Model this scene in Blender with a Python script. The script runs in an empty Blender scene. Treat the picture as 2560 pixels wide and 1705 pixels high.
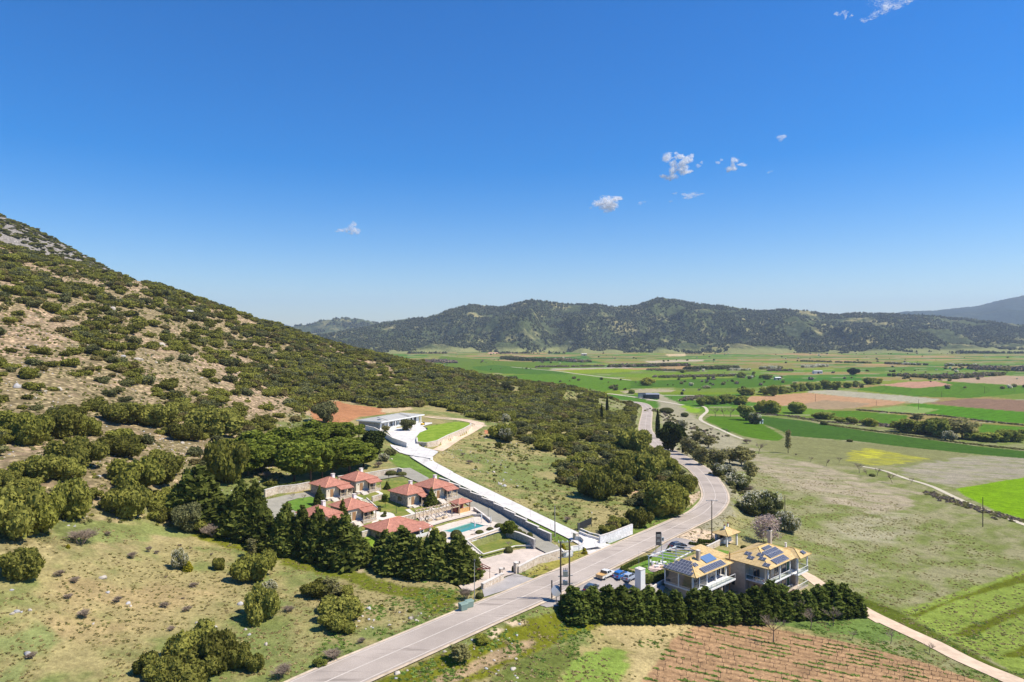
import bpy, bmesh, math, random
import numpy as np
from mathutils import Vector, Matrix, Euler
R = math.radians
sc = bpy.context.scene
COL = sc.collection

# ------------------------------------------------------------ camera, sky, sun, exposure
ZC = 82.5
cam = bpy.data.objects.new('camera', bpy.data.cameras.new('camera'))
COL.objects.link(cam)
cam.location = (0, 0, ZC)
cam.rotation_euler = (R(90), 0, 0)
cam.data.sensor_width = 36.0
cam.data.lens = 24.0
cam.data.shift_y = -15.5 / 2560
cam.data.clip_start = 0.5
cam.data.clip_end = 60000
sc.camera = cam

SUN_DIR = Vector((1.0, -0.12, 1.42)).normalized()
SUN_EL = math.asin(SUN_DIR.z)
SUN_AZ = math.atan2(SUN_DIR.x, SUN_DIR.y)
w = bpy.data.worlds.new('World')
sc.world = w
w.use_nodes = True
nt = w.node_tree
nt.nodes.clear()
o_ = nt.nodes.new('ShaderNodeOutputWorld')
b_ = nt.nodes.new('ShaderNodeBackground')
s_ = nt.nodes.new('ShaderNodeTexSky')
s_.sky_type = 'NISHITA'
s_.sun_disc = False
s_.sun_elevation = SUN_EL
s_.sun_rotation = SUN_AZ
s_.altitude = 0
s_.air_density = 1.0
s_.dust_density = 0.25
s_.ozone_density = 4.0
h_ = nt.nodes.new('ShaderNodeHueSaturation')
h_.inputs['Saturation'].default_value = 1.56
h_.inputs['Value'].default_value = 1.05
h_.inputs['Hue'].default_value = 0.51
nt.links.new(s_.outputs[0], h_.inputs['Color'])
nt.links.new(h_.outputs[0], b_.inputs[0])
b_.inputs[1].default_value = 0.112
nt.links.new(b_.outputs[0], o_.inputs[0])
sun = bpy.data.objects.new('sun', bpy.data.lights.new('sun', 'SUN'))
COL.objects.link(sun)
sun.data.energy = 5.0
sun.data.angle = R(0.5)
sun.data.color = (1.0, 0.93, 0.81)
sun.location = (200, 0, 400)
sun.rotation_euler = SUN_DIR.to_track_quat('Z', 'Y').to_euler()
sc.view_settings.view_transform = 'Standard'
sc.view_settings.look = 'None'
sc.view_settings.exposure = 0.43
sc.view_settings.gamma = 1.0
sc.cycles.max_bounces = 5
sc.cycles.diffuse_bounces = 2
sc.cycles.volume_bounces = 0
sc.cycles.transparent_max_bounces = 24
sc.cycles.use_denoising = True

# ------------------------------------------------------------ helpers
S = 1.25
F = 1706.67

def tag(o, label=None, cat=None, group=None, kind=None):
    if label: o['label'] = label
    if cat: o['category'] = cat
    if group: o['group'] = group
    if kind: o['kind'] = kind
    return o

def new_mesh(name, V, Fc, mats=None, smooth=False):
    me = bpy.data.meshes.new(name)
    me.from_pydata([tuple(v) for v in V], [], Fc)
    for m in (mats or []):
        me.materials.append(m)
    if smooth:
        me.polygons.foreach_set('use_smooth', np.ones(len(me.polygons), bool))
    me.update()
    return me

def np_mesh(name, V, Q, mats=None, smooth=False):
    # V (n,3), Q (m,k) with constant k
    V = np.asarray(V, np.float32); Q = np.asarray(Q, np.int32)
    me = bpy.data.meshes.new(name)
    me.vertices.add(len(V)); me.vertices.foreach_set('co', V.ravel())
    m, k = Q.shape
    me.loops.add(m * k); me.loops.foreach_set('vertex_index', Q.ravel())
    me.polygons.add(m); me.polygons.foreach_set('loop_start', np.arange(0, m * k, k, dtype=np.int32))
    if smooth: me.polygons.foreach_set('use_smooth', np.ones(m, bool))
    for mt in (mats or []): me.materials.append(mt)
    me.update(); me.validate()
    return me

def obj(name, me, parent=None, loc=None):
    o = bpy.data.objects.new(name, me)
    COL.objects.link(o)
    if parent: o.parent = parent
    if loc is not None: o.location = loc
    return o

def empty(name, loc=(0, 0, 0), rz=0.0):
    o = bpy.data.objects.new(name, None)
    o.empty_display_size = 0.5
    COL.objects.link(o)
    o.location = loc; o.rotation_euler = (0, 0, rz)
    return o

def copy_thing(root, loc=None, rz=None, scale=None, label=None, group=None):
    r = root.copy(); COL.objects.link(r)
    for ch in root.children:
        c = ch.copy(); COL.objects.link(c); c.parent = r
        for g in ch.children:
            d = g.copy(); COL.objects.link(d); d.parent = c
    if loc is not None: r.location = loc
    if rz is not None: r.rotation_euler = (0, 0, rz)
    if scale is not None: r.scale = scale if hasattr(scale, '__len__') else (scale,) * 3
    if label: r['label'] = label
    if group: r['group'] = group
    return r

class MB:
    """collects shapes; build() links them as one mesh object"""
    def __init__(s): s.v = []; s.f = []; s.m = []
    def add(s, V, Fc, mi=0):
        n = len(s.v); s.v += [tuple(p) for p in V]
        s.f += [tuple(i + n for i in f) for f in Fc]; s.m += [mi] * len(Fc)
    def box(s, x0, x1, y0, y1, z0, z1, mi=0, M=None):
        V = [(x, y, z) for z in (z0, z1) for x, y in ((x0, y0), (x1, y0), (x1, y1), (x0, y1))]
        if M is not None: V = [M @ Vector(p) for p in V]
        s.add(V, [(3, 2, 1, 0), (4, 5, 6, 7), (0, 1, 5, 4), (1, 2, 6, 5), (2, 3, 7, 6), (3, 0, 4, 7)], mi)
    def bar(s, p, q, w, h=None, mi=0):
        p = Vector(p); q = Vector(q); h = h or w
        d = (q - p)
        if d.length < 1e-6: return
        M = d.to_track_quat('X', 'Z').to_matrix().to_4x4(); M.translation = p
        s.box(0, d.length, -w / 2, w / 2, -h / 2, h / 2, mi, M)
    def tube(s, pts, rads, n=6, mi=0, cap=True):
        pts = [Vector(p) for p in pts]; rings = []
        for i, p in enumerate(pts):
            d = (pts[min(i + 1, len(pts) - 1)] - pts[max(i - 1, 0)])
            q = d.to_track_quat('Z', 'Y')
            r = rads[i] if hasattr(rads, '__len__') else rads
            rings.append([p + q @ Vector((r * math.cos(2 * math.pi * k / n), r * math.sin(2 * math.pi * k / n), 0)) for k in range(n)])
        V = [v for r in rings for v in r]; Fc = []
        for i in range(len(pts) - 1):
            for k in range(n):
                Fc.append((i * n + k, i * n + (k + 1) % n, (i + 1) * n + (k + 1) % n, (i + 1) * n + k))
        if cap:
            Fc.append(tuple(range(n))[::-1]); Fc.append(tuple((len(pts) - 1) * n + k for k in range(n)))
        s.add(V, Fc, mi)
    def prism(s, poly, z0, z1, mi=0, M=None):
        n = len(poly)
        V = [(x, y, z0) for x, y in poly] + [(x, y, z1) for x, y in poly]
        if M is not None: V = [M @ Vector(p) for p in V]
        s.add(V, [tuple(range(n))[::-1], tuple(range(n, 2 * n))] + [(i, (i + 1) % n, n + (i + 1) % n, n + i) for i in range(n)], mi)
    def lathe(s, prof, n=12, mi=0, M=None):
        V = []; Fc = []
        for r, z in prof:
            for k in range(n):
                a = 2 * math.pi * k / n; V.append((r * math.cos(a), r * math.sin(a), z))
        if M is not None: V = [M @ Vector(p) for p in V]
        for i in range(len(prof) - 1):
            for k in range(n):
                Fc.append((i * n + k, i * n + (k + 1) % n, (i + 1) * n + (k + 1) % n, (i + 1) * n + k))
        s.add(V, Fc, mi)
    def build(s, name, mats, parent=None, loc=None, smooth=False, bevel=0):
        if not isinstance(mats, (list, tuple)): mats = [mats]
        me = new_mesh(name, s.v, s.f, mats, smooth)
        me.polygons.foreach_set('material_index', s.m)
        bm = bmesh.new(); bm.from_mesh(me); bmesh.ops.recalc_face_normals(bm, faces=bm.faces)
        bm.to_mesh(me); bm.free()
        o = obj(name, me, parent, loc)
        if bevel:
            b = o.modifiers.new('b', 'BEVEL'); b.width = bevel; b.segments = 2; b.limit_method = 'ANGLE'
        return o

# value noise
def _h(ix, iy, s):
    n = (ix.astype(np.int64) * 374761393 + iy.astype(np.int64) * 668265263 + s * 974634777) & 0xffffffff
    n = ((n ^ (n >> 13)) * 1274126177) & 0xffffffff
    return ((n ^ (n >> 16)) & 0xffff) / 65535.0
def vn(x, y, s=0):
    x = np.asarray(x, float); y = np.asarray(y, float)
    ix = np.floor(x); iy = np.floor(y); fx = x - ix; fy = y - iy
    fx = fx * fx * (3 - 2 * fx); fy = fy * fy * (3 - 2 * fy)
    a = _h(ix, iy, s); b = _h(ix + 1, iy, s); c = _h(ix, iy + 1, s); d = _h(ix + 1, iy + 1, s)
    return (a * (1 - fx) + b * fx) * (1 - fy) + (c * (1 - fx) + d * fx) * fy
def fbm(x, y, s=0, o=4):
    t = 0; a = 0.5
    for i in range(o):
        t = t + a * vn(x * 2 ** i, y * 2 ** i, s + i * 17); a *= 0.5
    return t / (1 - 0.5 ** o)
def sstep(a, b, x):
    t = np.clip((x - a) / (b - a), 0, 1); return t * t * (3 - 2 * t)

def PZ(u, v, z):
    Y = (ZC - z) / (v - 837.0) * F
    return np.array(((u - 1280) / F * Y, Y, z))
def PY(u, v, Y):
    return np.array(((u - 1280) / F * Y, Y, ZC - (v - 837.0) / F * Y))

# ------------------------------------------------------------ terrain height field
CZ = """0,1705,30 300,1705,28.5 600,1705,27.3 0,1500,34 300,1500,30.6 600,1500,28.4 900,1500,27.2 0,1350,38.5 300,1310,34.5
600,1345,30 800,1400,28 940,1480,27.2 1100,1500,27 400,1290,33.6 560,1255,33 700,1400,28.4 661,1246,31.4 760,1180,33
800,1100,34 813,1255,30.4 888,1240,30.4 1082,1255,29.7 1018,1269,29.2 868,1310,28.7 1025,1171,31.6 1132,1226,29.9
1192,1255,28.9 1270,1300,27.8 1338,1367,26.6 950,1400,27 1028,1375,27 1060,1150,31.4 1118,1184,30.3 1200,1224,28.9
1337,1292,26.9 1432,1338,25.9 1010,1120,32 985,1085,32.3 949,1074,32.4 904,1072,32.5 1048,1056,32.4 1175,1065,31.0
1100,1115,30.6 1250,1100,28.7 1300,1150,27.6 1400,1230,26 1150,1130,30 1250,1060,29.2 1450,1300,25.4 1650,1270,24.3
1560,1200,24.5 1500,1150,25.4 1600,1150,22.8 1560,1080,22.6 1500,1650,24 1750,1600,22.3 2000,1650,21.3 2300,1705,19.5
2560,1705,18 1400,1600,24.5 1100,1700,26.4 1410,1545,23.6 1750,1548,21 2150,1525,17.5 1733,1526,21 1900,1480,20
1500,1450,25.9 1650,1400,24.9 1750,1350,23.8 1850,1365,22.2 1900,1250,17.6 1962,1331,18 2050,1150,12.6 2300,1320,14.4
2100,1450,17 2400,1500,15 2560,1400,12.8 2560,1600,15.8 1950,1050,7.5 2560,1150,4.4 2200,1100,6.6 1900,1130,10.8
1800,1100,10.5 1700,1020,6.8 1690,1050,8.6 2000,1250,16.4 2200,1200,11.5 850,1450,27.3 760,1020,34"""
CYL = """217,1142,133 300,1200,122 0,1100,138 0,968,180 0,837,235 0,700,330 0,618,440 -400,1000,150 -400,700,250 -400,500,400
217,900,230 217,800,300 217,700,400 245,677,470 435,731,470 435,800,370 435,900,280 435,1000,225 435,1100,175 435,1200,140
650,803,510 650,880,400 650,960,300 650,1050,235 870,872,540 870,950,400 870,1010,320 1140,927,560 1140,980,430
1100,1010,350 1300,956,560 1300,1010,430 1250,1040,330 1500,984,530 1500,1030,410 1450,1080,300 1560,1120,250
1560,1050,370 1590,1012,490 790,1020,320 60,565,755 136,598,745 230,668,700 306,708,700 0,541,760 136,652,455 350,702,470 1000,898,560 1400,968,545"""
CWL = """-57,700,17 10,700,6 -168,700,44 -225,700,68 -350,640,82 0,850,3 -100,950,8 -250,950,35 100,640,8 130,700,3
200,560,3 250,700,3 400,700,3 600,700,3 300,450,3.5 450,450,3 500,300,6 500,150,12 300,100,16 300,50,18 100,50,22 0,40,27
-100,40,32 -200,60,42 -200,150,58 -400,200,120 -500,400,190 -640,760,232 -400,950,50 0,1000,3 400,1000,3 -350,350,125"""
ROADC = [(-200,2170,27),(300,1940,27),(640,1790,27),(816,1704,27),(1065,1596,27),(1200,1537,27),(1337,1479,26.5),(1497,1405,25.5),(1616,1349,24.5),(1705,1308,23.5),
 (1765,1277,22.5),(1788,1235,21.5),(1755,1180,20.3),(1705,1147,18.7),(1650,1114,17),(1625,1090,15.5),(1613,1070,14.3),(1618,1030,11.8),(1617,1017,10.6),(1606,1009,10.0),(1585,1005,9.6),(1555,1003,9.2)]
DRIVC = [(1010,1120,32.1),(1060,1150,31.4),(1118,1184,30.3),(1200,1224,28.9),(1337,1292,26.9),(1432,1338,25.9),(1488,1368,25.6)]
pts = []
for t in CZ.split():
    u, v, z = map(float, t.split(',')); pts.append(PZ(u, v, z * S))
for t in CYL.split():
    u, v, y = map(float, t.split(',')); pts.append(PY(u, v, y * S))
for t in CWL.split():
    pts.append(np.array([float(c) * S for c in t.split(',')]))
for u, v, z in ROADC[3:]: pts.append(PZ(u, v, z * S - .3))
CP = np.array(pts)
_c = 14.0
_D = np.sqrt(((CP[:, None, :2] - CP[None, :, :2]) ** 2).sum(-1) + _c * _c)
_n = len(CP)
_A = np.zeros((_n + 3, _n + 3)); _A[:_n, :_n] = _D - np.eye(_n) * 4.0
_A[:_n, _n] = 1; _A[:_n, _n + 1:] = CP[:, :2] / 100; _A[_n, :_n] = 1; _A[_n + 1:, :_n] = CP[:, :2].T / 100
_W = np.linalg.solve(_A, np.concatenate([CP[:, 2], [0, 0, 0]]))
def rbf(x, y):
    out = np.empty(x.shape); xf = x.ravel(); yf = y.ravel(); of = out.ravel()
    for i in range(0, len(xf), 20000):
        a = xf[i:i + 20000]; b = yf[i:i + 20000]
        d = np.sqrt((a[:, None] - CP[:, 0]) ** 2 + (b[:, None] - CP[:, 1]) ** 2 + _c * _c)
        of[i:i + 20000] = d @ _W[:_n] + _W[_n] + _W[_n + 1] * a / 100 + _W[_n + 2] * b / 100
    return of.reshape(x.shape)
GX0, GX1, GY0, GY1, GD = -900., 900., 30., 1400., 3.0
_gx = np.arange(GX0, GX1 + GD, GD); _gy = np.arange(GY0, GY1 + GD, GD)
_X, _Y = np.meshgrid(_gx, _gy)
_B = rbf(_X, _Y)
VZ = 3.75
_far = sstep(900, 1200, _Y - np.clip(-_X, 0, 400) * .3) 
_B = _B * (1 - _far) + VZ * _far
_lim = sstep(560, 760, _Y - 0.0) * sstep(60, 160, _X)
_B = _B * (1 - _lim) + VZ * _lim
_B = np.maximum(_B, VZ - 1 + 0 * _B)
def Hbase(x, y):
    fx = np.clip((x - GX0) / GD, 0, _B.shape[1] - 1.001); fy = np.clip((y - GY0) / GD, 0, _B.shape[0] - 1.001)
    ix = fx.astype(int); iy = fy.astype(int); fx = fx - ix; fy = fy - iy
    z = (_B[iy, ix] * (1 - fx) + _B[iy, ix + 1] * fx) * (1 - fy) + (_B[iy + 1, ix] * (1 - fx) + _B[iy + 1, ix + 1] * fx) * fy
    edge = np.maximum(sstep(GY1 - 150, GY1 - 5, y), sstep(GX1 - 200, GX1 - 5, np.abs(x)) * (x > 0))
    return z * (1 - edge) + VZ * edge

def resample(P, step):
    P = np.asarray(P, float)
    # Catmull-Rom
    out = []
    Q = np.vstack([2 * P[0] - P[1], P, 2 * P[-1] - P[-2]])
    for i in range(1, len(Q) - 2):
        n = max(2, int(np.linalg.norm(Q[i + 1] - Q[i]) / step))
        for k in range(n):
            t = k / n
            out.append(0.5 * ((2 * Q[i]) + (-Q[i - 1] + Q[i + 1]) * t + (2 * Q[i - 1] - 5 * Q[i] + 4 * Q[i + 1] - Q[i + 2]) * t * t + (-Q[i - 1] + 3 * Q[i] - 3 * Q[i + 1] + Q[i + 2]) * t ** 3))
    out.append(P[-1])
    return np.array(out)
def seg_dist(x, y, P):
    """distance to dense polyline P and height there"""
    best = np.full(x.shape, 1e9); bz = np.zeros(x.shape)
    for i in range(len(P) - 1):
        a = P[i]; b = P[i + 1]; d = b[:2] - a[:2]; L = d @ d + 1e-9
        t = np.clip(((x - a[0]) * d[0] + (y - a[1]) * d[1]) / L, 0, 1)
        q = np.hypot(x - a[0] - t * d[0], y - a[1] - t * d[1])
        m = q < best; best = np.where(m, q, best); bz = np.where(m, a[2] + t * (b[2] - a[2]), bz)
    return best, bz
def inpoly(x, y, P):
    c = np.zeros(np.shape(x), bool); n = len(P)
    for i in range(n):
        x0, y0 = P[i][:2]; x1, y1 = P[(i + 1) % n][:2]
        if y0 == y1: continue
        m = ((y0 > y) != (y1 > y)) & (x < (x1 - x0) * (y - y0) / (y1 - y0) + x0); c ^= m
    return c
def poly_sd(x, y, P):
    Q = [np.array([p[0], p[1], 0.]) for p in P]; Q.append(Q[0])
    d, _ = seg_dist(x, y, Q); return np.where(inpoly(x, y, P), -d, d)

RIBS = []   # (dense pts, half width, blend)
def ribbon(c, hw, blend, step=2.0):
    P = resample([PZ(u, v, z * S) for u, v, z in c], step); RIBS.append((P, hw, blend)); return P
PADS = []   # (poly xy, z, blend, drop)
def pad(px, z, blend, drop=.25):
    P = [PZ(u, v, z * S)[:2] for u, v in px]; PADS.append((P, z * S, blend, drop)); return P
def Hf(x, y):
    x = np.asarray(x, float); y = np.asarray(y, float)
    shp = x.shape; x = x.ravel(); y = y.ravel()
    z = Hbase(x, y)
    hw_ = sstep(4, 40, z - 45) * sstep(60, 120, y)
    z = z + hw_ * ((fbm(x / 22, y / 22, 3, 3) - .5) * 4.5 + (fbm(x / 5, y / 5, 9, 2) - .5) * .8)
    z = z + (fbm(x / 9, y / 9, 5, 3) - .5) * .35 * sstep(900, 300, y)
    for P, hw, bl in RIBS:
        m = (x > P[:, 0].min() - hw - bl) & (x < P[:, 0].max() + hw + bl) & (y > P[:, 1].min() - hw - bl) & (y < P[:, 1].max() + hw + bl)
        if not m.any(): continue
        d, rz = seg_dist(x[m], y[m], P)
        k = 1 - sstep(hw + .5, hw + bl, d)
        z[m] = z[m] * (1 - k) + (rz - .22) * k
    for P, pz, bl, drop in PADS:
        a = np.array(P); m = (x > a[:, 0].min() - bl) & (x < a[:, 0].max() + bl) & (y > a[:, 1].min() - bl) & (y < a[:, 1].max() + bl)
        if not m.any(): continue
        d = poly_sd(x[m], y[m], P); k = 1 - sstep(.2, max(bl, .3), d)
        z[m] = z[m] * (1 - k) + (pz - drop) * k
    return z.reshape(shp)
_ts = np.concatenate([np.geomspace(70, 800, 500), np.geomspace(803, 6000, 300)])
def G(u, v, lift=0.0):
    """point of the ground seen at pixel (u, v) of the photograph"""
    Y = _ts; x = (u - 1280) / F * Y; z = ZC - (v - 837.) / F * Y
    d = z - Hf(x, Y)
    k = np.where(d < 0)[0]
    if len(k) == 0 or k[0] == 0: k = 1 if len(k) else len(Y) - 1
    else: k = k[0]
    t = d[k - 1] / (d[k - 1] - d[k] + 1e-9); y = Y[k - 1] + (Y[k] - Y[k - 1]) * min(max(t, 0), 1)
    x = (u - 1280) / F * y
    return Vector((x, y, float(Hf(np.array([x]), np.array([y]))[0]) + lift))
def GZ(x, y): return float(Hf(np.array([x]), np.array([y]))[0])

ROAD = ribbon(ROADC, 4.7, 6.0)
DRIVE = ribbon(DRIVC, 2.6, 3.0)
RIBS.reverse()
# ------------------------------------------------------------ materials
def rgb(c): return (c[0], c[1], c[2], 1.0)
class NT:
    def __init__(s, name):
        s.m = bpy.data.materials.new(name); s.m.use_nodes = True; s.t = s.m.node_tree; s.t.nodes.clear()
        s.out = s.n('ShaderNodeOutputMaterial')
    def n(s, t, **k):
        x = s.t.nodes.new(t)
        for a, b in k.items(): setattr(x, a, b)
        return x
    def l(s, a, b): s.t.links.new(a, b)
    def noise(s, scale, detail=3, vec=None, rough=.55):
        x = s.n('ShaderNodeTexNoise'); x.inputs['Scale'].default_value = scale; x.inputs['Detail'].default_value = detail
        x.inputs['Roughness'].default_value = rough
        if vec is not None: s.l(vec, x.inputs['Vector'])
        return x.outputs['Fac']
    def ramp(s, fac, stops):
        r = s.n('ShaderNodeValToRGB'); e = r.color_ramp.elements
        while len(e) < len(stops): e.new(.5)
        for i, (p, c) in enumerate(stops):
            e[i].position = p; e[i].color = rgb(c) if hasattr(c, '__len__') else (c, c, c, 1)
        s.l(fac, r.inputs[0]); return r.outputs[0]
    def mix(s, f, a, b, mode='MIX'):
        x = s.n('ShaderNodeMix', data_type='RGBA', blend_type=mode)
        for v, i in ((f, 0), (a, 6), (b, 7)):
            if hasattr(v, 'links'): s.l(v, x.inputs[i])
            elif i == 0: x.inputs[0].default_value = v
            else: x.inputs[i].default_value = rgb(v) if hasattr(v, '__len__') else (v, v, v, 1)
        return x.outputs[2]
    def math(s, op, a, b=0.0, clamp=False):
        x = s.n('ShaderNodeMath', operation=op, use_clamp=clamp)
        for v, i in ((a, 0), (b, 1)):
            if hasattr(v, 'links'): s.l(v, x.inputs[i])
            else: x.inputs[i].default_value = v
        return x.outputs[0]
    def pos(s): return s.n('ShaderNodeNewGeometry').outputs['Position']
    def objc(s): return s.n('ShaderNodeTexCoord').outputs['Object']
    def uv(s): return s.n('ShaderNodeTexCoord').outputs['UV']
    def bump(s, h, strength=.3, dist=.1):
        b = s.n('ShaderNodeBump'); b.inputs['Strength'].default_value = strength; b.inputs['Distance'].default_value = dist
        s.l(h, b.inputs['Height']); return b.outputs[0]
    def bsdf(s, col, rough=.8, spec=.2, metal=0, nrm=None, coat=0):
        b = s.n('ShaderNodeBsdfPrincipled')
        if hasattr(col, 'links'): s.l(col, b.inputs['Base Color'])
        else: b.inputs['Base Color'].default_value = rgb(col)
        if hasattr(rough, 'links'): s.l(rough, b.inputs['Roughness'])
        else: b.inputs['Roughness'].default_value = rough
        b.inputs['Specular IOR Level'].default_value = spec; b.inputs['Metallic'].default_value = metal
        b.inputs['Coat Weight'].default_value = coat
        if nrm is not None: s.l(nrm, b.inputs['Normal'])
        s.l(b.outputs[0], s.out.inputs[0]); return b
def plain(name, c, rough=.7, var=.12, scale=1.5, spec=.25, metal=0, bump=0, coat=0):
    t = NT(name); v = t.pos() if var else None
    col = c
    if var:
        n = t.noise(scale, 4, v); k = t.ramp(n, [(.3, 1 - var), (.7, 1 + var)]); col = t.mix(1.0, c, k, 'MULTIPLY')
        n2 = t.noise(scale * .13, 3, v); k2 = t.ramp(n2, [(.35, 1 - var * .7), (.65, 1 + var * .5)]); col = t.mix(1.0, col, k2, 'MULTIPLY')
    t.bsdf(col, rough, spec, metal, t.bump(t.noise(scale * 6, 3, v), bump, .05) if bump else None, coat)
    return t.m
def leaf(name, c1, c2, rnd=.35, trans=.25, tint=None):
    t = NT(name)
    info = t.n('ShaderNodeObjectInfo').outputs['Random']
    n = t.noise(1.1, 2, t.pos())
    col = t.mix(t.ramp(n, [(.35, 0.), (.65, 1.)]), c1, c2)
    k = t.ramp(info, [(0, 1 - rnd), (1, 1 + rnd)]); col = t.mix(1.0, col, k, 'MULTIPLY')
    if tint:
        w = t.n('ShaderNodeTexWhiteNoise', noise_dimensions='1D'); t.l(info, w.inputs['W'])
        col = t.mix(t.ramp(w.outputs['Value'], [(.5, 0.), (1., .8)]), col, tint)
    wn = t.noise(9.0, 1, t.pos()); col = t.mix(1.0, col, t.ramp(wn, [(.3, .72), (.7, 1.3)]), 'MULTIPLY')
    d = t.n('ShaderNodeBsdfDiffuse'); tr = t.n('ShaderNodeBsdfTranslucent'); mx = t.n('ShaderNodeMixShader')
    t.l(col, d.inputs[0]); t.l(col, tr.inputs[0]); mx.inputs[0].default_value = trans
    t.l(d.outputs[0], mx.inputs[1]); t.l(tr.outputs[0], mx.inputs[2]); t.l(mx.outputs[0], t.out.inputs[0])
    return t.m
M = {}
M['oak'] = leaf('oak leaves', (.145, .15, .033), (.275, .26, .058), .42, .32, (.29, .29, .055))
M['oakfar'] = leaf('far oak leaves', (.1, .12, .04), (.17, .18, .06), .35, .15, (.2, .2, .07))
M['pine'] = leaf('pine needles', (.14, .18, .028), (.25, .28, .045), .2, .35)
M['conifer'] = leaf('conifer leaves', (.088, .112, .024), (.175, .19, .04), .25, .3)
M['hedge'] = leaf('hedge leaves', (.07, .10, .02), (.14, .165, .034), .22, .3)
M['golden'] = leaf('golden leaves', (.3, .29, .025), (.42, .36, .025), .1, .3)
M['willow'] = leaf('spring leaves', (.21, .25, .05), (.33, .35, .08), .3, .35, (.42, .40, .06))
M['grove'] = leaf('grey green leaves', (.24, .225, .085), (.32, .295, .12), .22, .4)
M['olive'] = leaf('olive leaves', (.14, .145, .06), (.22, .215, .09), .1, .25)
M['darkleaf'] = leaf('dark leaves', (.11, .12, .04), (.18, .18, .06), .2, .3)
M['white'] = leaf('white blossom', (.60, .57, .38), (.76, .72, .55), .15, .4)
M['pink'] = leaf('pink blossom', (.42, .32, .28), (.52, .41, .35), .15, .3)
M['cyp'] = leaf('cypress leaves', (.035, .05, .014), (.07, .085, .022), .1, .15)
M['grass'] = leaf('grass blades', (.26, .25, .08), (.42, .34, .15), .25, .35, (.5, .4, .2))
M['herb'] = leaf('green herb leaves', (.16, .25, .05), (.26, .34, .08), .25, .35)
M['bark'] = plain('bark', (.16, .12, .09), .9, .25, 4)
M['twig'] = plain('twigs', (.30, .23, .165), .9, .25, 3)
M['palebark'] = plain('pale bark', (.34, .30, .25), .9, .2, 4)
M['cloud'] = None
def stone_mat(name, c1, c2, c3, mortar, sc_=2.6):
    t = NT(name); P = t.objc()
    v = t.n('ShaderNodeTexVoronoi', feature='F1'); v.inputs['Scale'].default_value = sc_; t.l(P, v.inputs['Vector'])
    e = t.n('ShaderNodeTexVoronoi', feature='DISTANCE_TO_EDGE'); e.inputs['Scale'].default_value = sc_; t.l(P, e.inputs['Vector'])
    sep = t.n('ShaderNodeSeparateColor'); t.l(v.outputs['Color'], sep.inputs[0])
    col = t.ramp(sep.outputs[0], [(0, c1), (.5, c2), (1, c3)])
    col = t.mix(t.ramp(e.outputs[0], [(.03, 1.), (.09, 0.)]), col, mortar)
    col = t.mix(1.0, col, t.ramp(t.noise(9, 3, P), [(.3, .8), (.7, 1.18)]), 'MULTIPLY')
    t.bsdf(col, .9, .1, 0, t.bump(t.ramp(e.outputs[0], [(.0, 0.), (.12, 1.)]), .6, .05)); return t.m
M['stone'] = stone_mat('house stone', (.24, .19, .15), (.40, .33, .25), (.52, .45, .35), (.50, .44, .35))
M['stonewall'] = stone_mat('garden wall stone', (.46, .35, .25), (.60, .48, .36), (.72, .62, .50), (.62, .54, .43), 2.2)
M['greystone'] = stone_mat('grey wall stone', (.26, .24, .22), (.36, .33, .30), (.48, .45, .41), (.46, .43, .39), 2.2)
M['palestone'] = stone_mat('pale wall stone', (.58, .58, .57), (.70, .70, .68), (.80, .80, .78), (.66, .65, .62), 1.8)
M['cap'] = plain('wall cap stone', (.66, .60, .52), .8, .1)
def tiles(name, c1, c2, line=.55, rows=.36, cols=.26):
    t = NT(name); b = t.n('ShaderNodeTexBrick'); t.l(t.uv(), b.inputs['Vector']); b.offset = 0.0
    b.inputs['Color1'].default_value = rgb(c1); b.inputs['Color2'].default_value = rgb(c2)
    b.inputs['Mortar'].default_value = rgb([x * line for x in c1]); b.inputs['Scale'].default_value = 1
    b.inputs['Mortar Size'].default_value = .03; b.inputs['Mortar Smooth'].default_value = .6
    b.inputs['Brick Width'].default_value = cols; b.inputs['Row Height'].default_value = rows
    w = t.n('ShaderNodeTexWave', wave_type='BANDS', bands_direction='X'); w.inputs['Scale'].default_value = .5 / cols * 1.0
    t.l(t.uv(), w.inputs['Vector'])
    n = t.noise(1.2, 4, t.pos()); col = t.mix(1.0, b.outputs[0], t.ramp(n, [(.3, .78), (.7, 1.15)]), 'MULTIPLY')
    t.bsdf(col, .8, .15, 0, t.bump(w.outputs[0], .5, .06)); return t.m
M['redtile'] = tiles('red roof tiles', (.48, .205, .14), (.56, .25, .175))
M['yeltile'] = tiles('yellow roof tiles', (.64, .45, .20), (.70, .51, .25), .62)
M['ridge'] = plain('roof ridge tiles', (.66, .32, .2), .8, .1)
M['yridge'] = plain('yellow ridge tiles', (.72, .49, .17), .8, .1)
M['plaster'] = plain('cream plaster', (.70, .60, .45), .85, .06)
M['beige'] = plain('beige render', (.50, .42, .33), .85, .1)
M['whitepaint'] = plain('white paint', (.80, .79, .76), .6, .04)
M['concrete'] = plain('concrete', (.55, .52, .47), .9, .12)
M['whiteconc'] = plain('white concrete', (.80, .78, .75), .85, .05, .6)
M['wood'] = plain('timber', (.34, .19, .09), .7, .2, 5)
M['palewood'] = plain('pale timber', (.60, .47, .31), .7, .12, 5)
M['darkwood'] = plain('creosoted pole wood', (.10, .075, .055), .9, .25, 3)
M['redwood'] = plain('red stained timber', (.28, .09, .06), .7, .12)
M['metal'] = plain('galvanised metal', (.45, .45, .45), .45, .05, 2, .5, .6)
M['darkmetal'] = plain('dark metal', (.05, .055, .06), .5, .05, 2, .4, .3)
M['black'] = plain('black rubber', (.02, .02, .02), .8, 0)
def glass_mat():
    t = NT('window glass'); t.bsdf((.045, .055, .065), .06, .8); return t.m
M['glass'] = glass_mat()
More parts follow.
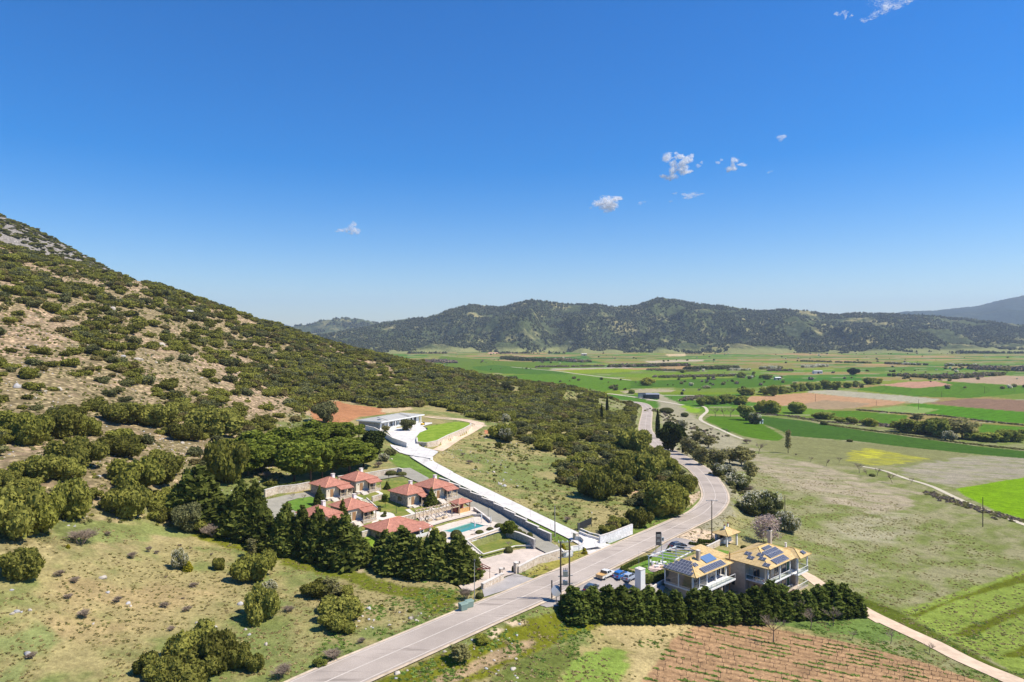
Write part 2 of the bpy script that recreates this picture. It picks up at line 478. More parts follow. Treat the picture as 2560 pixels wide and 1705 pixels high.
def rail_glass():
    t = NT('clear glass'); a = t.n('ShaderNodeBsdfTransparent'); g = t.n('ShaderNodeBsdfGlossy'); g.inputs['Roughness'].default_value = .05
    m = t.n('ShaderNodeMixShader'); m.inputs[0].default_value = .18; a.inputs[0].default_value = (.86, .9, .9, 1)
    t.l(a.outputs[0], m.inputs[1]); t.l(g.outputs[0], m.inputs[2]); t.l(m.outputs[0], t.out.inputs[0]); return t.m
M['railglass'] = rail_glass()
def panel_mat():
    t = NT('solar cells'); b = t.n('ShaderNodeTexBrick'); t.l(t.uv(), b.inputs['Vector']); b.offset = 0
    b.inputs['Color1'].default_value = (.085, .09, .115, 1); b.inputs['Color2'].default_value = (.095, .10, .125, 1); b.inputs['Mortar'].default_value = (.5, .5, .52, 1)
    b.inputs['Scale'].default_value = 1; b.inputs['Brick Width'].default_value = 1.0; b.inputs['Row Height'].default_value = 1.0; b.inputs['Mortar Size'].default_value = .035
    t.bsdf(b.outputs[0], .18, .5); return t.m
M['solar'] = panel_mat()
def asphalt(name, c, crack=.5):
    t = NT(name); P = t.pos()
    col = t.mix(t.ramp(t.noise(.12, 4, P), [(.35, 0.), (.65, 1.)]), [x * .86 for x in c], [x * 1.1 for x in c])
    col = t.mix(1.0, col, t.ramp(t.noise(5, 4, P), [(.3, .88), (.7, 1.1)]), 'MULTIPLY')
    mp = t.n('ShaderNodeMapping'); mp.inputs['Rotation'].default_value = (0, 0, R(-42)); mp.inputs['Scale'].default_value = (.06, .8, 1); t.l(P, mp.inputs[0])
    n = t.noise(1.0, 5, mp.outputs[0], .7)
    col = t.mix(t.ramp(n, [(.56, 0.), (.66, crack)]), col, [x * .55 for x in c])
    t.bsdf(col, .9, .15); return t.m
M['asphalt'] = asphalt('worn pale asphalt', (.41, .345, .285), .75)
M['lotasph'] = asphalt('car park asphalt', (.35, .31, .275), .35)
M['shoulder'] = plain('gravel shoulder', (.56, .45, .32), .95, .18, 1.2)
M['roadline'] = plain('worn road paint', (.56, .49, .41), .8, .12, .8)
t = NT('white concrete drive'); P = t.pos(); bk = t.n('ShaderNodeTexBrick'); t.l(P, bk.inputs['Vector']); bk.offset = 0
bk.inputs['Color1'].default_value = (.67, .63, .575, 1); bk.inputs['Color2'].default_value = (.63, .595, .54, 1); bk.inputs['Mortar'].default_value = (.40, .375, .34, 1)
bk.inputs['Scale'].default_value = 1; bk.inputs['Brick Width'].default_value = 5.0; bk.inputs['Row Height'].default_value = 5.0; bk.inputs['Mortar Size'].default_value = .05
dc = t.mix(1.0, bk.outputs[0], t.ramp(t.noise(.35, 5, P, .65), [(.32, .80), (.62, 1.08)]), 'MULTIPLY'); dc = t.mix(t.ramp(t.noise(1.3, 4, P, .7), [(.60, 0.), (.72, .4)]), dc, (.38, .35, .31)); t.bsdf(dc, .9, .1); M['drive'] = t.m
def paving(name, c, sx=1.2):
    t = NT(name); P = t.pos(); b = t.n('ShaderNodeTexBrick'); t.l(P, b.inputs['Vector'])
    b.inputs['Color1'].default_value = rgb(c); b.inputs['Color2'].default_value = rgb([x * .9 for x in c]); b.inputs['Mortar'].default_value = rgb([x * .72 for x in c])
    b.inputs['Scale'].default_value = sx; b.inputs['Mortar Size'].default_value = .012
    col = t.mix(1.0, b.outputs[0], t.ramp(t.noise(.5, 5, P), [(.3, .86), (.7, 1.1)]), 'MULTIPLY')
    t.bsdf(col, .85, .2); return t.m
M['forecourt'] = paving('beige stone paving', (.62, .515, .42), .8)
M['cobble'] = paving('grey cobble paving', (.33, .305, .24), 3.5)
M['apron'] = paving('grey block paving', (.40, .365, .335), 2.5)
M['poolpave'] = paving('cream pool paving', (.68, .58, .47), 1.0)
M['path'] = paving('pale path stone', (.70, .64, .55), 1.5)
def lawn_mat(name, a, b):
    t = NT(name); P = t.pos()
    col = t.mix(t.ramp(t.noise(.35, 5, P, .65), [(.36, 0.), (.62, 1.)]), a, b)
    col = t.mix(1.0, col, t.ramp(t.noise(6, 3, P), [(.3, .75), (.7, 1.2)]), 'MULTIPLY')
    t.bsdf(col, .95, .05, 0, t.bump(t.noise(5, 3, P), .5, .15)); return t.m
M['lawn'] = lawn_mat('mown lawn', (.12, .17, .03), (.25, .235, .06))
M['lawnb'] = lawn_mat('bright mown lawn', (.15, .24, .02), (.25, .33, .04))
M['lawng'] = lawn_mat('green lawn', (.09, .18, .025), (.15, .24, .04))
M['dirt'] = plain('dirt road', (.62, .47, .33), .95, .14, .8, .05, 0, .3)
M['track'] = plain('pale track gravel', (.52, .46, .34), .95, .12, .5, .05)
M['water'] = NT('pool water').m
t = NT('pool water'); t.bsdf(t.ramp(t.noise(.25, 2, t.pos()), [(.3, (.05, .25, .20)), (.7, (.07, .31, .25))]), .08, .5, 0, t.bump(t.noise(1.5, 2, t.pos()), .08, .05)); M['water'] = t.m
M['rock'] = plain('pale limestone', (.50, .44, .36), .9, .2, 1.5, .1, 0, .5)
M['greyrock'] = plain('grey limestone', (.44, .42, .40), .9, .2, 1.5, .1, 0, .5)
M['reddirt'] = plain('red earth', (.44, .22, .10), .95, .15, .8)

# ------------------------------------------------------------ ground colours (real surface colours, painted in world space)
FR = {'F': (0, 0, 1), 'z1': (600, 1000, 3.364), 'z2': (1200, 1200, 3.364), 'z3': (1500, 1300, 3.364), 'z4': (0, 500, 2.941), 'z5': (0, 1000, 2.941),
      'z6': (1500, 900, 3.364), 'z7': (1900, 1000, 3.5636), 'z8': (1000, 700, 2.944), 'zb1': (0, 1400, 3.099), 'zb2': (700, 1380, 3.099),
      'z3c': (1960, 1350, 3.925), 'z4b': (1760, 720, 2.944), 'z5b': (1640, 1380, 6.197), 'z6b': (740, 1160, 4.205), 'z8b': (880, 1000, 5.8875),
      'z1b': (1380, 1330, 7.36), 'z2c': (1150, 1280, 7.126), 'z3g': (600, 1000, 5.8875), 'z4c': (480, 1180, 4.529)}
def px(fr, s):
    ox, oy, k = FR[fr]; out = []
    for t in s.split():
        a = [float(q) for q in t.split(',')]; out.append((ox + a[0] / k, oy + a[1] / k) + tuple(a[2:]))
    return out
def wpoly(fr, s): return [tuple(G(p[0], p[1]))[:2] for p in px(fr, s)]
# frame, polygon, colour, ragged edge (m)
ZONES = [
 ('z7', '-60,330 60,370 300,330 800,370 1500,440 1900,480 1700,520 1300,580 950,600 600,590 250,490 0,430', (.19, .19, .075), 3),
 ('z7', '-80,430 0,500 300,540 700,640 1100,740 1400,850 1350,930 1000,1010 600,900 300,800 0,640 -130,520', (.33, .275, .18), 9),
 ('z7', '900,1040 1200,1000 1500,1030 1200,1100 1500,1200 1100,1250 700,1250 800,1120', (.31, .28, .17), 9),
 ('z7', '780,450 1000,430 1200,470 1500,520 1200,580 950,575 760,540', (.30, .29, .04), 5),
 ('z7', '850,470 1000,450 1100,480 950,520', (.42, .40, .03), 5),
 ('z7', '1230,600 1500,560 1900,490 2352,520 2900,560 2900,620 2352,680 1900,750 1750,780 1500,720 1300,680', (.29, .255, .18), 5),
 ('z7', '1750,790 2352,690 2900,600 2900,1280 2352,1060 2100,990 1800,840', (.125, .36, .012), .6),
 ('z7', '630,95 850,95 1330,140 1280,190 1200,215 870,190 650,150', (.06, .20, .025), 1),
 ('z7', '960,80 1260,50 1600,80 1450,120 1150,105', (.19, .27, .07), 2),
 ('z7', '1260,45 1400,30 2352,105 2900,145 2900,250 2352,210 1950,180 1600,130 1450,120 1600,85', (.055, .23, .018), 1),
 ('z7', '1950,210 2352,240 2900,285 2900,380 2330,300 1950,290', (.06, .21, .025), 1),
 ('z7', '-560,330 -60,140 0,140 250,170 550,215 900,270 1200,310 1700,380 2000,420 2352,455 2900,510 2900,590 2352,520 1900,480 1300,420 800,360 400,330 280,320 160,260 30,215', (.037, .135, .03), .8),
 ('z6', '880,500 930,470 1180,480 1340,525 1460,590 1550,650 1500,680 1400,675 1200,640 1000,560 900,515', (.06, .2, .022), .8),
 ('z6', '530,370 600,360 760,390 850,420 840,440 760,440 660,430', (.2, .32, .02), 1.5),
 ('z4b', '300,800 500,790 760,770 1000,795 1500,840 1400,860 900,895 740,885 640,860 560,870 430,850 320,835', (.40, .235, .12), 1),
 ('z4b', '740,850 880,825 1240,850 1100,885 900,895 740,885', (.30, .215, .12), 1),
 ('z4b', '780,755 950,750 1560,800 1750,820 1600,850 1500,838 1000,795 760,768', (.34, .31, .21), 2),
 ('z4b', '1080,745 1300,720 1650,690 1850,695 2355,720 2900,745 2900,765 2355,775 1950,810 1560,800', (.06, .2, .025), 1),
 ('z4b', '1300,715 1500,690 1700,685 1830,715 1560,738', (.40, .22, .14), 2),
 ('z4b', '1700,680 2200,645 2900,655 2900,740 2355,718 1850,690', (.35, .25, .155), 2),
 ('z4b', '1650,845 1960,812 2355,825 2900,850 2900,955 2355,912 1900,875', (.21, .13, .08), 1),
 ('z6', '0,150 350,180 700,160 1150,150 1600,180 1650,200 1300,230 900,240 500,230 0,262', (.05, .17, .025), 2),
 ('z6', '0,265 640,265 1200,272 1100,290 300,290 0,278', (.11, .25, .03), 2),
 ('z6', '180,262 420,240 640,250 600,268 200,280', (.34, .29, .17), 3),
 ('z8', '-200,575 300,560 800,600 1300,610 1500,640 1200,660 600,690 0,640', (.08, .20, .035), 3),
 ('z8', '520,640 700,625 860,640 1150,670 1300,690 1150,700 760,690 560,660', (.05, .17, .03), 3),
 ('z8', '1150,668 1600,650 1800,668 1500,685 1250,688', (.15, .32, .03), 2),
 ('z8', '1100,652 1700,640 1720,648 1120,662', (.36, .32, .22), 2),
 ('z8', '760,700 1100,690 1300,700 1700,745 1700,790 1500,820 1250,775 1050,760', (.07, .22, .03), 3),
 ('z8', '1520,700 2100,680 2400,690 2400,715 1900,730', (.11, .27, .03), 3),
 ('z8', '650,532 830,530 830,545 650,545', (.5, .3, .18), 2),
 ('z8', '1960,545 2110,542 2100,560 1970,562', (.5, .38, .2), 2),
 ('z8', '1800,595 2230,585 2230,598 1840,610', (.42, .34, .22), 3),
 ('F', '1600,1085 1640,1080 1700,1120 1760,1160 1840,1220 1830,1290 1790,1330 1720,1330 1810,1260 1800,1200 1740,1150 1640,1110', (.30, .27, .17), 3),
 ('F', '1640,980 1700,1010 1760,1060 1850,1100 1900,1180 1840,1180 1740,1120 1660,1060', (.30, .27, .17), 4),
 ('z3c', '1130,700 1700,500 2000,420 2355,290 2900,120 2900,1700 2355,1350 1900,1100 1500,900', (.20, .255, .045), 1.0),
 ('z3c', '1230,740 1700,560 2000,450 2355,340 2900,200 2900,260 2355,420 2000,510 1600,620 1300,760', (.085, .16, .025), .8),
 ('z3c', '1660,930 1800,850 2100,740 2355,640 2900,450 2900,560 2355,720 2050,850 1850,960', (.085, .16, .025), .8),
 ('z3c', '2100,1150 2355,1040 2900,850 2900,1000 2355,1150', (.085, .16, .025), .8),
 ('z3c', '760,560 1000,650 1130,700 1500,920 1900,1130 2355,1360 2355,1420 1900,1210 1500,990 1100,800 760,640', (.075, .15, .035), .8),
 ('z3', '1230,830 1600,810 2000,790 2150,790 2355,860 2600,980 2355,1040 2000,960 1700,920 1500,890', (.13, .19, .045), 1.5),
 ('z2', '560,1180 900,1180 1700,1190 2000,1170 1700,1300 1600,1400 1500,1568 1420,1720 600,1720 800,1400 900,1300', (.33, .27, .11), 2.5),
 ('z2', '700,1560 900,1440 1100,1400 1250,1450 1250,1568 1150,1700 700,1750', (.20, .27, .05), 2.0),
 ('z2', '1000,1250 1700,1190 2000,1180 1750,1290 1600,1380 1500,1568 1420,1720 1250,1720 1300,1450', (.42, .33, .15), 1.5),
 ('z3', '300,1420 400,1300 480,1200 600,1010 740,925 870,868 1050,850 1230,862 1500,920 1900,990 2355,1100 2700,1190 3400,1420 3600,1700 200,1700', (.335, .205, .105), .5),
 ('zb2', '560,1100 900,940 1500,700 1900,520 2300,460 2500,470 2500,560 2300,640 1900,820 1300,1100 900,1250', (.12, .20, .035), 1.0),
 ('zb2', '1150,1010 1400,900 1600,790 1960,670 1990,700 1800,820 1600,900 1300,1030', (.35, .25, .14), .7),
 ('zb2', '1640,1010 1750,880 2050,760 2250,700 2300,800 2200,950 2150,1050', (.10, .19, .085), .9),
 ('zb2', '1740,540 1900,530 1900,560 1800,570', (.6, .46, .3), .6),
 ('zb2', '1590,640 1680,590 1740,600 1650,670', (.6, .46, .3), .6),
 ('zb2', '1040,330 1200,300 1200,330 1090,390', (.55, .44, .3), .6),
 ('zb2', '1290,350 1340,345 1330,375 1290,375', (.6, .46, .3), .4), ('zb2', '1340,400 1390,390 1390,430 1340,430', (.6, .46, .3), .4),
 ('zb2', '480,140 640,120 670,180 790,240 780,260 620,240 540,180', (.45, .36, .24), .8),
 ('zb2', '0,60 600,130 700,200 1000,270 1350,300 1400,370 1300,460 1150,500 1050,380 700,300 500,210 0,100', (.10, .18, .04), 1.5),
 ('z5', '1350,940 1700,1010 2000,1090 2353,1190 2353,1250 2000,1170 1600,1060 1350,990', (.12, .2, .04), 1.5),
 ('z5', '400,900 700,880 1000,900 1400,960 1400,1020 1000,1010 600,1050 400,1000', (.2, .22, .07), 3),
 ('z5', '0,1340 500,1250 900,1300 1300,1250 1600,1330 1500,1568 0,1568', (.345, .262, .12), 8),
 ('zb1', '0,300 500,150 1100,150 1700,200 1400,500 900,700 500,760 300,600 0,500', (.35, .262, .12), 8),
 ('zb1', '0,620 300,560 400,760 200,945 0,945', (.21, .23, .08), 4),
 ('F', '770,1012 800,1003 850,1003 880,1012 960,1022 965,1035 900,1042 880,1052 860,1060 840,1068 780,1046', (.40, .185, .085), 1.2),
 ('z1', '560,45 620,30 640,60 600,60', (.40, .185, .085), 1.0),
 ('z1', '1200,60 1440,50 1450,80 1250,110 1180,100', (.5, .38, .22), 1.0),
 ('z1', '1560,130 1900,160 2050,190 2070,220 1960,230 1940,180 1700,150', (.55, .42, .3), 1.0),
 ('z8b', '1940,440 2100,430 2100,490 1960,500', (.48, .2, .1), .8),
 ('z2', '1270,80 1340,60 1340,110 1270,140', (.45, .3, .17), .8), ('z2', '1760,130 1850,90 1850,150 1790,210 1760,180', (.52, .4, .27), .8),
 ('z2', '340,820 640,650 900,580 920,610 640,740 460,826', (.27, .24, .055), .3),
 ('F', '940,1130 1010,1135 1120,1190 1340,1305 1430,1350 1400,1360 1270,1290 1060,1190 1000,1170', (.13, .2, .035), .8),
 ('z2', '1020,510 1280,410 1430,330 1500,300 1760,230 1850,150 1840,230 1750,280 1330,470 1130,548', (.15, .2, .04), .5),
 ('F', '1560,1370 1680,1338 1740,1320 1830,1345 1830,1358 1770,1362 1700,1358', (.6, .46, .31), 1.0),
 ('F', '1760,1420 2050,1490 2140,1520 2140,1545 1760,1500', (.55, .42, .29), 1.0),
]
PAL = np.array([(.07, .2, .03), (.05, .17, .03), (.11, .24, .035), (.17, .26, .05), (.2, .22, .09), (.24, .235, .12), (.33, .27, .17), (.08, .19, .035), (.13, .23, .05), (.2, .23, .1)])
def ground_colour(x, y, z):
    n = x.size; C = np.zeros((n, 3))
    a = fbm(x / 14, y / 14, 21, 4); b = fbm(x / 3.2, y / 3.2, 31, 3); c = fbm(x / 55, y / 55, 41, 3)
    dry = np.array((.315, .262, .112)); grn = np.array((.17, .195, .058))
    k = sstep(.38, .62, a * .6 + b * .4)[:, None]
    C[:] = dry * k + grn * (1 - k)
    # open field on the right
    m = (x > 62) & (y < 640)
    kk = sstep(.34, .66, fbm((x + y * .8) / 16, (y - x * .8) / 7, 71, 5) * .7 + fbm(x / 2.2, y / 2.2, 72, 3) * .3)[:, None]
    alt = np.array((.255, .235, .12)) * kk + np.array((.16, .185, .05)) * (1 - kk)
    wgt = (sstep(58, 80, x) * m)[:, None]; C = C * (1 - wgt) + alt * wgt
    # stony hillside
    hs = sstep(41, 47, z + (a - .5) * 10) * (x < 150) * sstep(120, 170, y - x * .15)
    st = np.array((.44, .315, .195)) * (.75 + .5 * b[:, None]); g2 = np.array((.23, .205, .085))
    q = sstep(.44, .62, c * .5 + b * .5)[:, None]; st = st * q + (st * .45 + g2 * .55) * (1 - q)
    hs = hs[:, None]; C = C * (1 - hs) + st * hs
    rk = (sstep(700, 780, y) * (x < -250) * sstep(60, 90, z))[:, None]
    C = C * (1 - rk) + np.array((.34, .305, .265)) * (.7 + .5 * b[:, None]) * rk
    # valley floor: long strip fields
    th = R(12); X = x * math.cos(th) + y * math.sin(th); Y = -x * math.sin(th) + y * math.cos(th)
    iy = np.floor(Y / 85 + .0); X2 = X + _h(iy, iy * 0, 5) * 300; ix = np.floor(X2 / (170 + 160 * _h(iy, iy * 0 + 1, 6)))
    fcol = PAL[(_h(ix, iy, 77) * 9.99).astype(int)] * (1.05, .82, .55) * (.9 + .2 * b[:, None])
    edge = np.minimum(np.abs(Y / 85 - np.round(Y / 85)) * 85, 999) < 2.6
    fcol = np.where(edge[:, None], np.array((.28, .26, .15)), fcol)
    vf = (sstep(6.5, 4.6, z) * sstep(430, 560, y))[:, None]
    C = C * (1 - vf) + fcol * vf
    cl = vf[:, 0] < 1
    for fr, s, col, rag in ZONES:
        P = wpoly(fr, s); A = np.array(P)
        m = (x > A[:, 0].min() - rag) & (x < A[:, 0].max() + rag) & (y > A[:, 1].min() - rag) & (y < A[:, 1].max() + rag)
        if not m.any(): continue
        xm, ym = x[m], y[m]
        d = poly_sd(xm, ym, P)
        px_ = np.maximum(.25, ym / 1500 * .8)
        if rag > 1.5: d = d + (fbm(xm / (rag * 1.3), ym / (rag * 1.3), 13, 3) - .5) * rag * 2.2
        else: d = d + (fbm(xm / 1.5, ym / 1.5, 13, 3) - .5) * rag * 1.6
        w_ = (1 - sstep(-px_ - rag * .25, px_ + rag * .25, d))[:, None]
        v = 1 + (fbm(xm / 6, ym / 6, 19, 4) - .5)[:, None] * .35
        if rag >= 5: w_ = w_ * (.35 + .65 * sstep(.3, .6, fbm(xm / 9, ym / 4, 23, 3)))[:, None]
        cc = np.array(col, float)
        if cc[1] > cc[0] * 1.6: cc = cc * (1.25, .78, .4)
        if col == (.335, .205, .105):
            a0 = G(*px('z3', '600,1150')[0]); a1 = G(*px('z3', '2020,1440')[0]); r_ = (a1 - a0).xy.normalized()
            q = (-(xm) * r_.y + ym * r_.x); v = v * (1 + .13 * np.sin(q * 2 * math.pi / 2.1) + (fbm(xm / .8, ym / .8, 29, 3) - .5) * .5)[:, None]
        elif cc[1] > cc[0] and rag <= 1: v = v * (1 - .16 * ((((xm * .35 + ym) / 13.) % 1) < .09))[:, None] * (1 + .05 * np.sin((xm * .35 + ym) * 1.2))[:, None]
        C[m] = C[m] * (1 - w_) + cc * v * w_
    return C
def gm():
    t = NT('ground surface'); P = t.pos()
    at = t.n('ShaderNodeAttribute', attribute_name='soil'); col = at.outputs['Color']
    n1 = t.noise(1.6, 5, P, .65); n2 = t.noise(.35, 4, P, .6); n3 = t.noise(7, 3, P, .6)
    col = t.mix(1.0, col, t.ramp(n1, [(.32, .72), (.5, 1.0), (.68, 1.28)]), 'MULTIPLY')
    col = t.mix(1.0, col, t.ramp(n2, [(.35, .86), (.65, 1.14)]), 'MULTIPLY')
    st = t.n('ShaderNodeAttribute', attribute_name='stony').outputs['Fac']
    v = t.n('ShaderNodeTexVoronoi', feature='F1'); v.inputs['Scale'].default_value = .55; t.l(P, v.inputs['Vector'])
    sp = t.ramp(v.outputs['Distance'], [(.12, 1.5), (.3, 1.0), (.6, .55)])
    col = t.mix(st, col, t.mix(1.0, col, sp, 'MULTIPLY'))
    tuft = t.ramp(n3, [(.58, 0.), (.72, .22)]); col = t.mix(tuft, col, (.13, .135, .05))
    h = t.math('ADD', t.math('MULTIPLY', n1, 1.0), t.math('MULTIPLY', n3, .35))
    t.bsdf(col, .97, .03, 0, t.bump(h, .8, .35)); return t.m
M['ground'] = gm()

# ------------------------------------------------------------ foliage meshes
def rng_dirs(r, n):
    d = r.normal(size=(n, 3)); return d / np.linalg.norm(d, axis=1)[:, None]
def foliage(name, blobs, n, size, seed, mats, aspect=1.0, hang=0.0, shell=(.72, 1.04), core=.0, outw=.55):
    r = np.random.default_rng(seed); B = np.array(blobs, float)
    wt = (B[:, 3] * B[:, 4] * B[:, 5]) ** (2 / 3); wt /= wt.sum()
    k = r.choice(len(B), n, p=wt); d = rng_dirs(r, n)
    rad = r.uniform(shell[0], shell[1], n)[:, None]
    p = B[k, :3] + d * B[k, 3:6] * rad
    keep = p[:, 2] > 0.0
    if len(B) > 1:
        for j in range(len(B)):
            q = (((p - B[j, :3]) / B[j, 3:6]) ** 2).sum(1) ** .5
            keep &= ~((q < .68) & (k != j))
    p = p[keep]; d = d[keep]; n = len(p)
    nn = d * outw + rng_dirs(r, n) * (1 - outw * .5); nn /= np.linalg.norm(nn, axis=1)[:, None]
    up = np.array((0, 0, 1.)) + rng_dirs(r, n) * .6
    if hang: up = d * 1.0 + np.array((0, 0, hang)) + rng_dirs(r, n) * .3
    t1 = np.cross(nn, up); t1 /= np.linalg.norm(t1, axis=1)[:, None] + 1e-9; t2 = np.cross(t1, nn)
    s = size * r.uniform(.55, 1.35, n)[:, None]
    a = t1 * s; b = t2 * s * aspect
    V = np.stack([p - a * .5 - b * .5, p + a * .6 - b * .35, p + a * .35 + b * .6, p - a * .6 + b * .4], 1).reshape(-1, 3)
    Q = np.arange(4 * n).reshape(-1, 4)
    if core:
        for bb in B:
            base = _ico(bb, core, r); V2, T = base
            T4 = np.concatenate([T, T[:, 2:3]], 1)
            V = np.vstack([V, V2]); o_ = len(V) - len(V2)
            CORES.append(T + o_)
    me = bpy.data.meshes.new(name)
    tris = np.concatenate(CORES) if CORES else np.zeros((0, 3), int); CORES.clear()
    V = V.astype(np.float32); me.vertices.add(len(V)); me.vertices.foreach_set('co', V.ravel())
    nl = Q.size + tris.size; me.loops.add(nl); me.loops.foreach_set('vertex_index', np.concatenate([Q.ravel(), tris.ravel()]).astype(np.int32))
    me.polygons.add(len(Q) + len(tris))
    me.polygons.foreach_set('loop_start', np.concatenate([np.arange(len(Q)) * 4, Q.size + np.arange(len(tris)) * 3]).astype(np.int32))
    for m in mats: me.materials.append(m)
    me.update(); return me
CORES = []
_ib = bmesh.new(); bmesh.ops.create_icosphere(_ib, subdivisions=2, radius=1); _IV = np.array([v.co[:] for v in _ib.verts]); _IT = np.array([[v.index for v in f.verts] for f in _ib.faces]); _ib.free()
def _ico(b, k, r):
    V = _IV * (k * (1 + r.uniform(-.1, .1, (len(_IV), 1)))) * b[3:6] + b[:3]; V[:, 2] = np.maximum(V[:, 2], .02); return V, _IT
def bush_blobs(seed, nb=7, h=.75, flat=1.0):
    r = random.Random(seed); B = [(0, 0, h * .42, .62, .62, h * .5)]
    for i in range(nb):
        a = r.uniform(0, 6.28); q = r.uniform(.3, .8); s = r.uniform(.2, .42)
        B.append((q * math.cos(a), q * math.sin(a), r.uniform(.25, .72) * h, s, s, s * flat * r.uniform(.75, 1)))
    return B
M['maquis'] = leaf('grey green scrub leaves', (.115, .125, .05), (.19, .19, .08), .35, .3, (.21, .2, .07))
M['rusty'] = leaf('brownish scrub leaves', (.16, .13, .05), (.25, .21, .08), .3, .3)
BUSH = [foliage('bush foliage', bush_blobs(i, 8, .8 + .12 * (i % 3)), 1000, .15, i, [M[('oak', 'oak', 'maquis', 'oak', 'oak', 'maquis', 'oak', 'rusty')[i]]], core=.72, shell=(.65, 1.18)) for i in range(8)]
BUSHN = [foliage('oak foliage', bush_blobs(20 + i, 13, .95 + .1 * (i % 2)), 4200, .085, 40 + i, [M['oak']], core=.8) for i in range(4)]
BUSHF = [foliage('far bush foliage', bush_blobs(50 + i, 3, .9), 60, .42, 60 + i, [M['oakfar']], core=.85) for i in range(3)]
def conif_blobs(seed, h, r0, base=.04, full=.75):
    r = random.Random(seed); B = []
    z = base * h
    B.append((0, 0, h * .33, r0 * .5, r0 * .5, h * .32)); B.append((0, 0, h * .68, r0 * .22, r0 * .22, h * .25))
    while z < h * .97:
        f = z / h; rad = r0 * min(1, (1 - f) ** full * 1.06) * (.85 if f < .08 else 1); nb = max(1, int(8 * rad / r0 + 1)); s = max(.10 * r0, rad * .36)
        for k in range(nb):
            a = r.uniform(0, 6.28); q = max(0, rad - s * .7) * r.uniform(.75, 1.12)
            B.append((q * math.cos(a), q * math.sin(a), z + r.uniform(0, .05) * h, s, s, s * r.uniform(.8, 1.4)))
        z += max(.045 * h, s * .42)
    return B
# ------------------------------------------------------------ pads, sheets and ribbons of the made ground
PADM = []
def make_pad(name, fr, s, z, mat, blend=.5, drop=.25):
    P = pad([p[:2] for p in px(fr, s)], z, blend, drop); PADM.append((name, P, z * S, mat)); return P
LOWER = []; SHEETS = []
def sheet(name, fr, s, mat, lift=.06, kind='structure'):
    P = wpoly(fr, s); LOWER.append(P); SHEETS.append((name, P, mat, lift, kind)); return P
INNER = ribbon([(1400, 1385, 26.6), (1352, 1358, 26.9), (1300, 1324, 27.5), (1248, 1297, 28.1), (1176, 1252, 29.1), (1116, 1224, 30.0), (1058, 1201, 30.9), (1015, 1186, 31.3), (960, 1192, 31.3), (925, 1198, 31.2)], 2.5, 1.6)
RIBS.insert(0, RIBS.pop())
make_pad('forecourt', 'z2c', '410,795 830,695 980,658 1340,628 1725,582 1800,680 1020,1015 960,1095 760,1160 400,1300 230,1400 40,1380 -120,1200 -60,1000 120,860 270,870', 26.55, M['forecourt'], 1.5)
make_pad('lawn', 'z2c', '165,655 740,445 905,442 1060,500 1255,590 980,628 780,685 405,785', 26.95, M['lawn'], .4)
make_pad('pool_terrace', 'z6b', '1405,662 1600,600 1830,548 1960,548 2040,592 2215,650 2190,690 1735,835 1560,900 1440,900 1380,800', 28.35, M['poolpave'], .5, .45)
make_pad('terrace', 'z6b', '1270,560 1660,460 1870,440 1900,520 1830,540 1590,598 1405,655', 28.8, M['poolpave'], .5)
make_pad('lawn', 'z8b', '962,618 948,540 1000,478 1120,428 1085,388 1300,355 1500,322 1700,332 1750,355 1640,420 1400,520 1250,598 1100,628', 32.55, M['lawnb'], .4)
make_pad('plaza', 'z8b', '420,440 760,400 990,330 1180,330 1180,345 1040,385 1120,430 1000,480 948,540 960,620 1000,680 1240,745 1270,765 1190,830 1160,860 800,800 700,770 580,690 560,650 810,705 830,690 600,555 520,470', 32.1, M['drive'], 1.2)
sheet('driveway', 'z8b', '690,762 1270,762 1192,830 1190,885 1300,960 1490,1062 1290,1068', M['drive'], .12)
sheet('driveway', 'z2', '735,478 800,432 850,462 1000,518 1060,537 1135,552 1030,596 930,642 880,600 868,560 820,520', M['drive'], .16)
sheet('pavement', 'z2c', '395,1375 770,1190 985,1100 1335,1195 1100,1300 800,1400 430,1520', M['apron'], .09)
sheet('car_park', 'z2', '470,1050 560,985 680,930 870,862 1000,785 1190,735 1240,760 1340,810 1560,900 1530,960 1360,945 1250,950 1000,960 700,1060 560,1075', M['lotasph'], .10)
sheet('car_park', 'z2', '1400,655 1500,570 1640,485 1760,505 1910,560 1850,600 1700,590 1560,600 1480,650', M['lotasph'], .10)
sheet('lawn', 'z2', '1250,740 1420,670 1560,600 1640,640 1660,760 1540,800 1480,800', M['lawng'], .07)
sheet('lawn', 'z3', '960,270 1000,250 1085,265 1080,285 1010,290', M['lawng'], .07)
sheet('lawn', 'z6b', '560,320 740,220 830,192 1000,176 1150,175 1290,200 1420,300 1640,350 1700,420 1300,520 1220,562 1090,572 1060,600 820,640 700,690 640,600 560,420', M['lawn'], .07)
sheet('lawn', 'F', '712,1264 716,1255 745,1247 785,1240 800,1244 815,1262 815,1278 800,1283 745,1281', M['lawng'], .07)
sheet('lawn', 'z6b', '690,790 820,750 840,870 830,1000 640,1020', M['lawnb'], .07)
sheet('service_road', 'F', '652,1252 715,1238 770,1230 805,1236 800,1243 745,1246 716,1254 710,1264 745,1282 735,1305 690,1316 660,1300', M['cobble'], .07)
sheet('plaza', 'z6b', '1090,48 1200,42 1400,150 1380,180 1200,160 1100,110', M['cobble'], .08)
